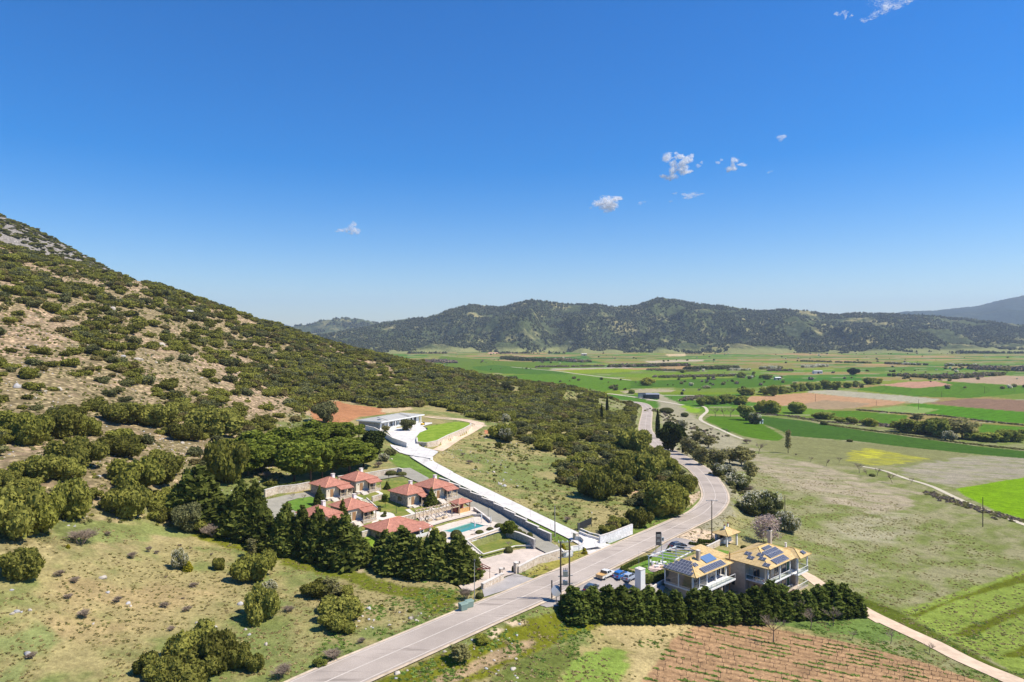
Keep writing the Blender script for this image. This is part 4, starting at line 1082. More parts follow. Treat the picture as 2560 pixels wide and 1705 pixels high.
for i in range(0, n, 3):
    d = INNER[min(i + 1, n - 1)] - INNER[max(i - 1, 0)]; q = np.array((d[1], -d[0], 0)) / np.hypot(d[0], d[1]); edge.append(INNER[i] + q * 2.85)
edge = [e for e in edge if e[1] > PZ(1397, 1362, 26.7 * S)[1] - 1 and (e[0] - 1e9 < 0)]
cut = next((i for i, e in enumerate(edge) if (e[0] / e[1] * F + 1280) < 1032), len(edge))
wall_run('stepped_wall', 'long stone wall stepping down the slope between the service lane and the white driveway', [tuple(e) for e in edge[:cut:4]], 1.35, .5, M['greystone'], steps=5.4, base=1.5)
wall_run('garden_wall', 'pale stone garden wall on the right of the forecourt, above the roadside verge', pz('z2c', '1030,1060 1400,870 1795,745', 26.7), 1.0, .5)
wall_run('garden_wall', 'low rubble wall with a broad end beside the grey entrance paving', pz('z2c', '395,1372 760,1180', 26.6), 1.0, .6)
wall_run('garden_wall', 'curved white wall wrapping the corner between forecourt and driveway mouth', gp('z2c', '1800,740 1850,790 2000,770') + gp('z2', '770,600 830,590 870,570 880,545 850,515 800,510'), 1.1, .4, M['palestone'])
wall_run('garden_wall', 'pale back wall of the cottage compound on the left, below the pines', gp('z6b', '-330,350 -200,310 0,290 140,262'), 1.9, .45)
wall_run('garden_wall', 'pale back wall of the cottage compound behind the far cottage', gp('z6b', '440,190 760,150 900,125 1075,95 1120,112'), 1.7, .45)
wall_run('garden_wall', 'low stone edging between the lower lawn and the forecourt', pz('z2c', '405,790 780,690 830,690 980,640 1340,622', 26.6), .45, .35)
wall_run('retaining_wall', 'stone retaining wall curving along the front edge of the pergola terrace', pz('z6b', '1405,668 1590,608 1700,575 1830,550 1960,552 2045,600', 28.4), .55, .35, M['greystone'])
wall_run('retaining_wall', 'long pale stone wall behind the white pergola, holding up the cottage lawns', pz('z6b', '1110,600 1240,568 1270,556 1480,510 1660,462', 28.8), 1.0, .5)
wall_run('retaining_wall', 'sloping stone wall between the barbecue hut and the service lane', gp('z6b', '1870,500 1960,560 2050,640'), 1.1, .4, M['greystone'])
wall_run('retaining_wall', 'dark stone side wall of the lower lawn, topped with clipped bushes', pz('z2c', '745,430 905,455 1060,500 1200,560 1330,620', 26.95), 1.7, .5, M['greystone'])
wall_run('retaining_wall', 'short stone wall under the lawn beside the largest house', gp('z6b', '690,770 815,735'), 1.2, .4)
wall_run('retaining_wall', 'stone terrace wall beside the stone stairway', gp('z6b', '800,400 900,372'), 1.4, .4)
wall_run('retaining_wall', 'low white kerb wall between the two conifer groups', gp('z6b', '640,1035 775,1060'), .6, .4, M['palestone'])
wall_run('driveway_kerb', 'dark low edging wall along the lower side of the white driveway', [tuple(Vector(DRIVE[k]) + Vector((DRIVE[k + 1][1] - DRIVE[k][1], -(DRIVE[k + 1][0] - DRIVE[k][0]), 0)).normalized() * 2.8) for k in range(0, len(DRIVE) - 8, 6)], .15, .3, M['greystone'], base=1.6)
w1 = gp('z8b', '960,640 990,668 1100,690 1310,655 1400,610 1600,510 1700,460 1765,400'); top = 32.55 * S
wall_run('retaining_wall', 'curved pale stone wall holding up the bright oval lawn', [tuple(PZ(q[0], q[1], 32.5 * S)) for q in px('z8b', '955,560 960,622 1100,634 1250,604 1400,526 1640,426 1755,362 1740,345')], .15, .45, M['stonewall'], base=2.6)
wall_run('retaining_wall', 'white concrete wall sloping down beside the villa driveway', gp('z8b', '200,440 330,470 500,560 600,630 810,705'), 1.9, .35, M['whiteconc'])
wall_run('garden_wall', 'white stone wall rising to the right beside the roadside grass', pz('z2', '1005,516 1090,490 1280,415', 25.6), 1.3, .4, M['palestone'])
wall_run('garden_wall', 'low white wall on the right side of the driveway gate', gp('z2', '835,455 900,482 1000,512'), .7, .4, M['palestone'])
wall_run('garden_wall', 'long low white parapet at the back of the driveway gate planting', gp('z2', '845,425 930,462 1010,480'), .5, .35, M['palestone'])

# arcade wall of the lower lawn with arches
t = empty('arcade_wall'); tag(t, 'terrace wall with arched and square white niches above the lower lawn', 'wall')
A0 = Vector(PZ(*[px('z2c', '-30,600')[0][k] for k in (0, 1)], 26.95 * S)); B0 = Vector(PZ(*[px('z2c', '745,436')[0][k] for k in (0, 1)], 26.95 * S))
A0 = Vector(PZ(*px('z2c', '110,668')[0], 26.95 * S)); d = B0 - A0; A0 = A0 - d * .12; d = B0 - A0; L = d.length; t.location = A0; t.rotation_euler.z = math.atan2(d.y, d.x)
m = MB(); m.box(0, L, 0, .5, -1, 2.05); m.build('stonework', M['stonewall'], t); m = MB(); m.box(-.05, L + .05, -.08, .58, 2.05, 2.17); m.build('coping', M['cap'], t)
for f, kind in ((.13, 0), (.30, 1), (.475, 0), (.565, 0), (.74, 1), (.905, 1)):
    x = L * f; m = MB()
    if kind: m.box(x - .8, x + .8, -.03, .0, .5, 1.5)
    else:
        pr = [(x - .38, .35), (x + .38, .35)] + [(x + .38 * math.cos(a), 1.25 + .38 * math.sin(a)) for a in np.linspace(0, math.pi, 9)]
        m.add([(q[0], -.03, q[1]) for q in pr] + [(q[0], 0, q[1]) for q in pr], [tuple(range(len(pr))), tuple(range(len(pr), 2 * len(pr)))[::-1]])
    m.build('niche', M['whitepaint'], t)
# stairs
def stair(label, a, b, n, w_, mat=None):
    a = Vector(a); b = Vector(b); t = empty('garden_stairs', a, math.atan2(b.y - a.y, b.x - a.x)); tag(t, label, 'stairs')
    L = (b.xy - a.xy).length; dz = (b.z - a.z) / n
    for i in range(1): 
        m = MB()
        for k in range(n): m.box(L * k / n, L * (k + 1) / n + .001 * 0, -w_ / 2, w_ / 2, min(dz * (k + 1), 0) - 1.2 + min(0, dz * n) * 0, dz * (k + 1) + .12)
        m.build('steps', mat or M['path'], t)
    for s in (-1, 1):
        m = MB()
        m.add([(0, s * w_ / 2, .35), (L, s * w_ / 2, dz * n + .35), (L, s * w_ / 2, dz * n - 1), (0, s * w_ / 2, -1), (0, s * (w_ / 2 + .25), .35), (L, s * (w_ / 2 + .25), dz * n + .35), (L, s * (w_ / 2 + .25), dz * n - 1), (0, s * (w_ / 2 + .25), -1)],
              [(0, 1, 2, 3), (7, 6, 5, 4), (0, 4, 5, 1), (1, 5, 6, 2), (2, 6, 7, 3), (3, 7, 4, 0)]); m.build('side_wall', M['cap'], t)
    return t
stair('stone stairway running down between the cottages', G(*px('z6b', '705,372')[0]), G(*px('z6b', '835,490')[0]), 12, 1.8)
stair('stone stairs at the left end of the arcade wall', G(*px('z2c', '70,600')[0]) + Vector((0, 0, .9)), G(*px('z2c', '370,800')[0]), 10, 1.5)
pth = [tuple(G(*p)) for p in px('z6b', '840,495 870,530 900,545')]; 
for nm, s, hw in (('path', '840,492 850,520 880,545', .8), ('path', '1000,555 1060,565 1160,570', .6), ('path', '880,560 840,600 810,640', .6), ('path', '1170,480 1240,530 1290,560', .6), ('path', '1390,455 1480,490 1500,480', .5), ('path', '560,300 640,350 700,370', .5), ('path', '830,285 890,310 900,330', .5)):
    ribbon_mesh(nm, resample([tuple(G(*p)) for p in px('z6b', s)], .8), hw, M['path'], .12, drape=True)
c = G(*px('z6b', '925,552')[0]); m = MB()
m.add([(math.cos(a) * 2.7, math.sin(a) * 2.7, GZ(c.x + math.cos(a) * 2.7, c.y + math.sin(a) * 2.7) - c.z + .14) for a in np.linspace(0, 6.283, 25)[:-1]], [tuple(range(24))]); o = m.build('path', M['path'], None, c); tag(o, kind='structure')

# pool
zp = 28.35 * S
PT = PADM[[k for k, q in enumerate(PADM) if q[0] == 'pool_terrace'][0]][1]
PW = [PZ(u, v, zp)[:2] for u, v in px('z6b', '1540,703 1702,732 1988,650 1842,614')]
bm = bmesh.new(); ov = [bm.verts.new((p[0], p[1], zp)) for p in PT]; iv = [bm.verts.new((p[0], p[1], zp)) for p in PW]
ed = [bm.edges.new((q[k], q[(k + 1) % len(q)])) for q in (ov, iv) for k in range(len(q))]
bmesh.ops.triangle_fill(bm, edges=ed, use_beauty=True)
for f in [f for f in bm.faces if inpoly(np.array([f.calc_center_median().x]), np.array([f.calc_center_median().y]), PW)[0]]: bm.faces.remove(f)
me = bpy.data.meshes.new('pool_terrace'); bm.to_mesh(me); bm.free(); me.materials.append(M['poolpave']); tag(obj('pool_terrace', me), kind='structure')
t = empty('swimming_pool', (PW[0][0], PW[0][1], zp)); tag(t, 'rectangular turquoise swimming pool on the cream terrace', 'pool')
loc = [Vector((p[0] - PW[0][0], p[1] - PW[0][1], 0)) for p in PW]; cen = sum(loc, Vector()) / 4
m = MB(); m.add([p + Vector((0, 0, -.12)) for p in loc], [(0, 1, 2, 3)]); w_ = m.build('water', M['water'], t); tag(w_, kind=None)
m = MB()
for k in range(4):
    a, b = loc[k], loc[(k + 1) % 4]; ia = a + (a - cen).normalized() * .4; ib = b + (b - cen).normalized() * .4
    m.add([a + Vector((0, 0, .05)), b + Vector((0, 0, .05)), ib + Vector((0, 0, .05)), ia + Vector((0, 0, .05)), a - Vector((0, 0, .3)), b - Vector((0, 0, .3)), ib, ia], [(0, 1, 2, 3), (0, 4, 5, 1), (3, 2, 6, 7)])
m.build('coping', M['cap'], t)
m = MB(); m.tube([(0, 0, 0), (0, 0, 1.0), (.5, 0, 1.05), (.6, 0, -.3)], .03); m.tube([(0, .5, 0), (0, .5, 1.0), (.5, .5, 1.05), (.6, .5, -.3)], .03); o = m.build('ladder', M['metal'], t, cen * .0 + loc[3] * .96 + cen * .04)

# pergola by the pool (white beams)
def pergola(label, quad, h, nb, mat, post=.16, name='pergola', np_=4):
    q = [Vector(p) for p in quad]; t = empty(name, q[0]); tag(t, label, 'pergola'); o = q[0]; q = [p - o for p in q]
    for a, b in ((0, 1), (3, 2)):
        m = MB(); m.bar(q[a] + Vector((0, 0, h)), q[b] + Vector((0, 0, h)), .16, .2); m.build('beam', mat, t)
        for k in range(np_):
            p = q[a].lerp(q[b], k / (np_ - 1)); m = MB(); m.box(p.x - post / 2, p.x + post / 2, p.y - post / 2, p.y + post / 2, p.z - .6, p.z + h - .1); m.build('post', mat, t)
    for k in range(nb):
        f = k / (nb - 1); a = q[0].lerp(q[1], f); b = q[3].lerp(q[2], f); e = (b - a).normalized() * .4
        m = MB(); m.bar(a - e + Vector((0, 0, h + .16)), b + e + Vector((0, 0, h + .16)), .09, .14); m.build('rafter', mat, t)
    return t
pergola('long pale timber pergola above the pool terrace', pz('z6b', '1300,640 1720,540 1660,495 1255,590', 28.8), 2.4, 12, M['palewood'], np_=6)
pergola('dark red timber pergola frame by the forecourt corner', pz('z2c', '290,1215 530,1200 400,1130 200,1170', 26.6), 2.2, 5, M['redwood'], .1, np_=2)
q = pz('z1b', '1790,660 2260,480 2700,620 2250,800', 24.7)
q = [tuple(PZ(1622, 1420, 24.5 * S)), tuple(PZ(1690, 1394, 24.5 * S)), tuple(PZ(1742, 1401, 24.5 * S)), tuple(PZ(1686, 1430, 24.5 * S))]
pergola('white open beam pergola in front of the yellow roofed hotel', q, 2.6, 6, M['whitepaint'], .2, np_=3)
# barbecue hut
t = empty('barbecue_hut'); tag(t, 'small red roofed barbecue hut with a brick counter at the end of the pergola', 'hut')
p = PZ(*px('z6b', '1700,520')[0], 28.8 * S); t.location = p; t.rotation_euler.z = R(48)
m = MB(); m.box(0, 4.2, 2.2, 2.6, 0, 2.5); m.box(0, .35, .6, 2.2, 0, 2.5); m.build('wall', M['redwood'], t)
m = MB(); m.box(.3, 4.0, -.3, .25, 0, 1.0); m.build('counter', plain('orange brick', (.62, .36, .14), .8, .15, 3), t)
for x in (.1, 4.1): m = MB(); m.box(x - .1, x + .1, -.4, -.2, 0, 2.5); m.build('post', M['wood'], t)
fs, hp = hip_faces(0, 4.2, -.4, 2.6, 2.5, .9, .4); r_ = roof_obj('roof', fs, M['redtile'], t); ridges(hp, M['ridge'], r_, .08)

# ---- white modern villa
t = empty('modern_villa'); tag(t, 'long low white modern villa with a flat grey hipped roof up the slope', 'villa')
zb = 32.2 * S; C0 = Vector(PZ(949.6, 1074.7, zb)); E0 = Vector(PZ(1048, 1056, zb)); Lf = Vector(PZ(902, 1069.5, zb))
t.location = C0; t.rotation_euler.z = math.atan2(E0.y - C0.y, E0.x - C0.x); W = (E0 - C0).length; D = (Lf - C0).length; H = 3.3
m = MB(); m.box(0, W, 0, D, -2, H); m.build('wall', M['whitepaint'], t)
m = MB(); m.box(-.15, 0, -.1, D, -2, H - .3); m.build('stone_wall', M['greystone'], t)
m = MB(); m.box(-.9, W + 2.2, -1.6, D + .8, H, H + .45); m.build('roof_slab', M['whitepaint'], t)
fs, hp = hip_faces(-.8, W + 1.0, -1.4, D + .6, H + .452, 1.0, 0); M['greyroof'] = plain('grey roof sheets', (.40, .39, .35), .8, .06, .4); roof = roof_obj('roof', fs, M['greyroof'], t, .05); ridges(hp, M['greyroof'], roof, .05)
m = MB(); m.box(1.5, 3.4, 1.6, 2.9, H + 1.0, H + 1.05); s_ = m.build('roof_window', M['glass'], t)
for x in (4.2, 19.5, 21.): m = MB(); m.bar((x, -1.3, H + .55), (x + 1.2, D / 2, H + 1.5), .12); m.build('roof_seam', M['darkmetal'], t)
for x, w_, h in ((2.2, 1.6, 2.2), (5.8, 1.3, 2.4), (8.0, 1.4, 2.4), (11, 1.8, 2.4), (15.0, 2.6, 2.6), (18.4, 2.8, 2.6), (22.5, 2.4, 2.6), (26, 2.0, 2.6)):
    if x < W - 1: window(t, TX(x, -.03, .3), w_, h, M['whitepaint'])
for x in (4.4, 9.6, 12.8, 16.8, 20.4, W - .3): m = MB(); m.box(x - .2, x + .2, -1.3, -.9, -.5, H); m.build('pillar', M['whitepaint'], t)
m = MB(); m.box(3.6, 13.5, -1.5, -1.3, -.6, .8); m.build('terrace_parapet', M['whitepaint'], t)

# ---- hotel with yellow roofs and solar panels: two blocks of one building
t = empty('hotel'); tag(t, 'cream hotel of two blocks with yellow tiled roofs carrying solar panels', 'hotel')
zg = 20.8 * S; ZE = 26.4 * S
CA = Vector((29.7 * S, 112 * S, zg)); ra = math.atan2(5.2, 5.8); t.location = CA; t.rotation_euler.z = ra; HE = ZE - zg
inv = Matrix.Rotation(-ra, 3, 'Z')
def LC(u, v, z=ZE): return inv @ (Vector(PZ(u, v, z)) - CA)
def slope_panel(parent, o, ux, uy, nx, ny, pw=1.65, ph=1.0, gap=.05, mat=None, skip=()):
    """grid of panels from corner o along unit vectors ux, uy on the roof slope"""
    n = ux.cross(uy).normalized()
    for i in range(nx):
        for j in range(ny):
            if (i, j) in skip: continue
            a = o + ux * (i * (pw + gap)) + uy * (j * (ph + gap)) + n * .16
            V = [a, a + ux * pw, a + ux * pw + uy * ph, a + uy * ph]; V2 = [p - n * .05 for p in V]
            me = new_mesh('solar_panel', V + V2, [(0, 1, 2, 3), (7, 6, 5, 4), (0, 4, 5, 1), (1, 5, 6, 2), (2, 6, 7, 3), (3, 7, 4, 0)], [mat or M['solar']])
            uvl = me.uv_layers.new(name='UVMap'); uvd = [(0, 0), (2, 0), (2, 1), (0, 1)] + [(.5, .5)] * 20; uvl.data.foreach_set('uv', np.array(uvd[:24], np.float32).ravel())
            obj('solar_panel', me, parent)
def faced(o, A, B, Z):  # unit vectors: along eave A->B and up the slope towards Z
    ux = (B - A).normalized(); s = Z - A; uy = (s - ux * s.dot(ux)).normalized(); return ux, uy
# block A footprint in local axes
WA, DA = 13.2, 7.2
m = MB(); m.box(.4, WA, .4, DA, -2.5, 3.55); m.build('lower_wall', M['beige'], t)
m = MB(); m.box(.1, WA + .2, -.0, DA, 3.55, 3.85); m.box(2.2, WA + .2, -1.9, .0, 3.55, 3.85); m.build('floor_slab', M['whitepaint'], t)
m = MB(); m.box(5.5, WA, 1.5, DA - .3, 3.85, HE - .02); m.box(.5, .9, .5, DA, 3.85, 4.3); m.build('upper_wall', M['beige'], t)
for x, y in ((.25, .25), (.25, 3.6), (.25, DA - .2), (2.6, .25), (5.5, .3), (9, .3), (WA - .2, .3)): m = MB(); m.box(x - .14, x + .14, y - .14, y + .14, 3.85, HE); m.build('column', M['whitepaint'], t)
def glz(x0, x1, y0, y1, z0, z1, parent=t):
    m = MB(); m.box(x0, x1, y0, y1, z0, z1); return m.build('glazing', M['glass'], parent)
glz(.24, .28, .4, 3.45, 4.25, HE - .25); glz(.24, .28, 3.75, DA - .35, 4.25, HE - .25); glz(.4, 2.45, .24, .28, 4.0, HE - .25); glz(2.8, 5.3, .26, .3, 4.0, HE - .3)
m = MB(); m.box(.2, .3, .2, DA, 3.85, 4.25); m.build('sill_wall', M['beige'], t)
for x in (6.8, 9.8, 12): window(t, TX(x, 1.47, 4.0), 1.5, 2.2, M['whitepaint'])
m = MB(); m.box(.36, .4, 3.3, 4.2, -1.2, 1.5); m.build('door', M['concrete'], t)
window(t, TX(.38, 1.6, 1.7, LEFTW), .7, .35, M['darkmetal'])
def railing(p, q, z, parent, h=1.0):
    p = Vector((*p, z)); q = Vector((*q, z)); m = MB(); m.bar(p + Vector((0, 0, h)), q + Vector((0, 0, h)), .07); n = max(2, int((q - p).length / 1.6) + 1)
    for k in range(n): a = p.lerp(q, k / (n - 1)); m.bar(a, a + Vector((0, 0, h)), .05)
    o = m.build('railing', M['whitepaint'], parent); g = MB(); g.bar(p + Vector((0, 0, h * .5)), q + Vector((0, 0, h * .5)), .015, h * .8); g.build('glass_panel', M['railglass'], o); return o
railing((2.3, -1.8), (WA + .1, -1.8), 3.85, t); railing((2.3, -1.8), (2.3, 0), 3.85, t); railing((5.0, -1.8), (11, -1.8), .2, t)
m = MB(); m.box(5, 11.2, -1.9, .4, -.1, .2); m.build('balcony', M['beige'], t)
m = MB(); m.box(4.2, 12.6, .35, .42, .4, 3.2); m.build('garage_shade', M['black'], t)  # flat black sheet on the wall, painted shade for the open garage
for x in (4.6, 8.4): m = MB(); m.box(x - .25, x + .25, -1.6, -1.1, -2, 3.55); m.build('column', M['beige'], t)
fs, hp = hip_faces(0, WA, -.6, DA, HE, 1.9, .55); roof = roof_obj('roof', fs, M['yeltile'], t); ridges(hp, M['yridge'], roof, .1)
x0, x1, y0, y1 = -.55, WA + .55, -1.15, DA + .55; hh = (y1 - y0) / 2
Aa = Vector((x0, y0, HE)); Ba = Vector((x1, y0, HE)); Da = Vector((x0, y1, HE)); ap = Vector((x0 + hh, y0 + hh, HE + 1.9)); bp = Vector((x1 - hh, y0 + hh, HE + 1.9))
ux, uy = faced(Aa, Da, Aa, ap); [slope_panel(t, Da + (Aa - Da).normalized() * s0_ + uy * (.2 + .98 * k_), (Aa - Da).normalized(), uy, n_, 1, 1.38, .92) for k_, (n_, s0_) in enumerate(((5, .6), (4, 1.3), (3, 2.1), (2, 2.8)))]
ux, uy = faced(Aa, Aa, Ba, ap); slope_panel(t, Aa + ux * 3.4 + uy * .3, ux, uy, 6, 1, 1.35, 1.5); slope_panel(t, Aa + ux * 3.0 + uy * 2.5, ux, uy, 1, 1, 1.4, 1.0)
blue = NT('solar water heater glass'); blue.bsdf((.12, .2, .34), .15, .6); slope_panel(t, Aa + ux * 7.0 + uy * 2.3, ux, uy, 4, 1, 1.0, 2.0, .03, blue.m)
def chim(x, y, z0, z1, w_=.7, mat=M['beige'], pot=False):
    m = MB(); m.box(x - w_ / 2, x + w_ / 2, y - w_ / 2, y + w_ / 2, z0, z1); o = m.build('chimney', mat, t)
    m = MB(); m.box(x - w_ / 2 - .07, x + w_ / 2 + .07, y - w_ / 2 - .07, y + w_ / 2 + .07, z1, z1 + .12); m.build('chimney_cap', M['cap'], o)
    if pot: m = MB(); m.lathe([(.28, z1 + .12), (.28, z1 + .75), (.34, z1 + .8), (.0, z1 + .95)], 10, 0, Matrix.Translation((x, y, 0))); m.build('cowl', M['black'], o)
chim(5.6, 2.4, HE, HE + 3.5)
# block B
CBp = inv @ (Vector((43.4 * S, 115.4 * S, zg)) - CA); bx, by = CBp.x, CBp.y; WB, DB = 14.4, 10.2; HB = 26.5 * S - zg
def BX(x0, x1, y0, y1, z0, z1, name, mat, b=bx, c=by): m = MB(); m.box(b + x0, b + x1, c + y0, c + y1, z0, z1); return m.build(name, mat, t)
BX(1.6, WB - 1.0, 1.7, DB, -2.5, HB - .01, 'wall', M['beige']); BX(0, 1.6, 5.4, DB, -2.5, HB - .02, 'wall', M['beige'])
BX(.2, 1.6, .2, 5.4, 3.3, 3.55, 'balcony', M['whitepaint']); BX(1.6, WB, .0, 1.7, 3.3, 3.55, 'balcony', M['whitepaint']); BX(WB - 3.6, WB + 1.4, -1.2, 0, 3.3, 3.55, 'balcony', M['whitepaint'])
BX(.2, 1.6, .2, 5.4, -.1, .15, 'balcony', M['beige']); BX(1.6, WB, .0, 1.7, -.1, .15, 'balcony', M['beige']); BX(WB - 3.6, WB + 1.4, -1.2, 0, -.1, .15, 'balcony', M['beige'])
for z in (3.55, .15):
    for a, b in (((.25, .25), (.25, 5.3)), ((.25, .2), (WB - 3.6, .1)), ((WB - 3.6, -1.15), (WB + 1.35, -1.15)), ((WB + 1.35, -1.15), (WB + 1.35, 1.6))): railing((bx + a[0], by + a[1]), (bx + b[0], by + b[1]), z, t)
for x, y in ((.35, .35), (5.2, .2), (9.8, .2), (WB + 1.2, -1.0), (WB - 3.4, -1.0)): BX(x - .12, x + .12, y - .12, y + .12, 3.55, HB, 'column', M['whitepaint'])
for z in (.2, 3.6):
    for x in (3.2, 6.6, 10): window(t, TX(bx + x, by + 1.67, z), 1.5, 2.2, M['wood'])
    m = MB(); m.box(bx + 11.6, bx + 12.5, by + 1.66, by + 1.7, z, z + 2.2); m.build('shutter', plain('green shutter', (.03, .12, .06), .6, .05), t)
    window(t, TX(bx + 1.58, by + 3.6, z, LEFTW), 1.3, 2.1, M['wood'])
window(t, TX(bx - .02, by + 8.2, 1.6, LEFTW), .5, .8, M['darkmetal'])
BX(WB - 1.0, WB + .4, .6, DB - 2, -2.5, HB - .03, 'wall', M['beige'])
fs, hp = hip_faces(bx, bx + WB, by, by + DB, HB, 2.2, .55); roof = roof_obj('roof', fs, M['yeltile'], t); ridges(hp, M['yridge'], roof, .1)
f2, hp2 = hip_faces(bx + WB - 3.2, bx + WB + 1.6, by - 1.4, by + 4.5, HB + .02, 1.2, .3); roof = roof_obj('roof', f2, M['yeltile'], t); ridges(hp2, M['yridge'], roof, .1)
x0, x1, y0, y1 = bx - .55, bx + WB + .55, by - .55, by + DB + .55; hh = (y1 - y0) / 2
Ab = Vector((x0, y0, HB)); Bb = Vector((x1, y0, HB)); Db = Vector((x0, y1, HB)); ap = Vector((x0 + hh, y0 + hh, HB + 2.2))
ux, uy = faced(Ab, Ab, Bb, ap); slope_panel(t, Ab + ux * 3.6 + uy * .35, ux, uy, 5, 1, 1.1, 1.6); slope_panel(t, Ab + ux * 4.4 + uy * 2.3, ux, uy, 5, 2, 1.15, 1.1); slope_panel(t, Ab + ux * 6.0 + uy * 4.7, ux, uy, 3, 1, 1.1, .9)
ux2 = (Ab - Db).normalized(); s2 = ap - Db; uy = (s2 - ux2 * s2.dot(ux2)).normalized()
for a, b in ((4.0, 2.7), (5.2, 1.6), (6.6, 3.3), (7.6, 2.2), (9.3, .6)): slope_panel(t, Db + ux2 * a + uy * b, ux2, uy, 1, 1, 1.5, 1.0)
slope_panel(t, Vector((bx + WB - .9, by - 1.2, HB + .35)), Vector((1, 0, 0)), Vector((0, .93, .37)), 1, 1, 1.3, 1.0)
chim(bx + 11.2, by + 5.6, HB + .5, HB + 4.6, .75, M['beige'], True); chim(bx + WB - .8, by + 3, HB + .6, HB + 1.9, .35, M['whitepaint'])
m = MB(); m.box(WA + .2, bx + .6, 2.5, DA + 2, -2.5, 6.0); m.build('link_wall', M['beige'], t)
ff = [[(WA - .5, 1.6, HE + .25), (bx + 1.5, 1.6, HE + .25), (bx + 1.5, DA + 2.0, HE + 1.0), (WA - .5, DA + 2.0, HE + 1.0)]]; roof_obj('roof', ff, M['yeltile'], t)
m = MB(); m.tube([(WA + .6, -.2, -2), (WA + .6, -.2, HE + 2)], .13, 8); o = m.build('drain_pipe', M['wood'], t)

# kiosk with yellow roof
p = PZ(1816, 1364, 22.7 * S); t = empty('barbecue_kiosk', p, R(42)); tag(t, 'small open kiosk with yellow tiled roof and two chimney pots beside the hotel', 'kiosk')
for x, y in ((0.2, -.0), (5.0, -.0), (.2, 3.2), (5.0, 3.2)): m = MB(); m.box(x - .2, x + .2, y - .2, y + .2, -1, 2.6); m.build('pillar', M['whitepaint'], t)
m = MB(); m.box(.4, 4.8, 2.6, 3.2, 0, 2.5); m.build('back_wall', M['beige'], t); m = MB(); m.box(.8, 4.6, 1.2, 1.9, 0, 1.0); m.build('counter', M['whitepaint'], t)
m = MB(); m.box(1.4, 2.2, 2.0, 2.6, .6, 1.7); m.build('oven', M['black'], t)
fs, hp = hip_faces(0, 5.2, -.3, 3.4, 2.6, 1.2, .5); r_ = roof_obj('roof', fs, M['yeltile'], t); ridges(hp, M['yridge'], r_, .08)
for x, y in ((1.6, 1.5), (4.1, 2.0)):
    m = MB(); m.box(x - .18, x + .18, y - .18, y + .18, 3.0, 4.5); c = m.build('chimney', M['whitepaint'], t); m = MB(); m.lathe([(.22, 4.5), (.22, 4.75), (0, 4.9)], 8, 0, Matrix.Translation((x, y, 0))); m.build('cowl', M['redwood'], c)
wall_run('garden_wall', 'beige wall with a gate between kiosk and hotel', gp('z3', '900,265 1000,215 1035,190'), 1.3, .35, M['beige'] if False else M['stonewall'])
wall_run('ramp_wall', 'grey concrete ramp wall left of the hotel behind the hedge', gp('z2', '1440,930 1530,870 1590,850'), .6, .3, M['concrete'], base=2)

# ---- smaller things
def pole(label, base, h, arms=(), name='utility_pole', mat=None, r=.16, group=None, lean=0):
    t = empty(name, base); tag(t, label, 'pole', group)
    m = MB(); m.tube([(0, 0, -1), (lean, 0, h)], [r, r * .65], 8); m.build('post', mat or M['darkwood'], t)
    for z, w_, a in arms:
        m = MB(); m.bar((-w_ / 2 * math.cos(a), -w_ / 2 * math.sin(a), h - z), (w_ / 2 * math.cos(a), w_ / 2 * math.sin(a), h - z), .12); m.build('crossarm', M['metal'], t)
        for s in (-1, 0, 1):
            m = MB(); m.lathe([(.0, 0), (.07, .02), (.09, .12), (.05, .2), (.08, .28), (0, .34)], 8, 0, Matrix.Translation((s * w_ / 2 * .92 * math.cos(a), s * w_ / 2 * .92 * math.sin(a), h - z + .06))); m.build('insulator', M['whitepaint'], t)
    return t
def polepx(label, fr, x, yb, yt, arms=(), **k):
    b = px(fr, '%f,%f' % (x, yb))[0]; tp = px(fr, '%f,%f' % (x, yt))[0]; g = G(*b); h = (b[1] - tp[1]) / F * g.y; return pole(label, g, h, arms, **k), g, h
t, g, h = polepx('wooden pole with a wide metal crossarm at the road bend', 'z6', 940, 1530, 1180, ((.1, 3.0, 0),)); PB = g + Vector((0, 0, h))
t, g2, h2 = polepx('plain wooden pole in the meadow in front of the white blossoming shrub', 'z7', 222, 1175, 850); PC = g2 + Vector((0, 0, h2))
t, g3, h3 = polepx('plain wooden pole beside the farm track near the lime green field', 'z7', 1985, 1130, 865); PD = g3 + Vector((0, 0, h3))
t, g4, h4 = polepx('tall pale pole standing between driveway and stepped wall', 'z2', 632, 475, 215, mat=M['palebark'], lean=-.1)
for a in (('lone pole at the edge of the light green strip in the valley', 1578, 895, 820), ('pole standing in the orange ploughed field', 820, 835, 780), ('pole at the right end of the orange ploughed field', 1268, 865, 825), ('pole in the valley left of the willow row', 250, 775, 725), ('far pole in the green field on the right', 2065, 775, 722), ('faint pole left of the far right one in the green field', 1750, 805, 760)):
    polepx(a[0], 'z4b', *a[1:], name='utility_pole', r=.22)
gt = PZ(1401.7, 1509, G(1401.7, 1500).z); gt = G(1401.7, 1508); hp_ = 154.5 / F * gt.y
t = empty('transformer_pole', gt); tag(t, 'twin dark wooden poles carrying a transformer by the car park entrance', 'transformer')
dx = 22.3 / F * gt.y
for x in (0, dx): m = MB(); m.tube([(x, .25 * x, -2.5), (x, .25 * x, hp_)], [.19, .14], 8); m.build('post', M['darkwood'], t)
for z in (hp_ - .2, hp_ - 3.0, 5.0, 3.5): m = MB(); m.bar((-.5, -.1, z), (dx + .6, .25 * dx + .1, z), .14); m.build('crossarm', M['metal'], t)
m = MB(); m.box(.45, 1.35, -.2, .6, 4.9, 6.0); tr_ = m.build('transformer_tank', M['metal'], t, bevel=.05)
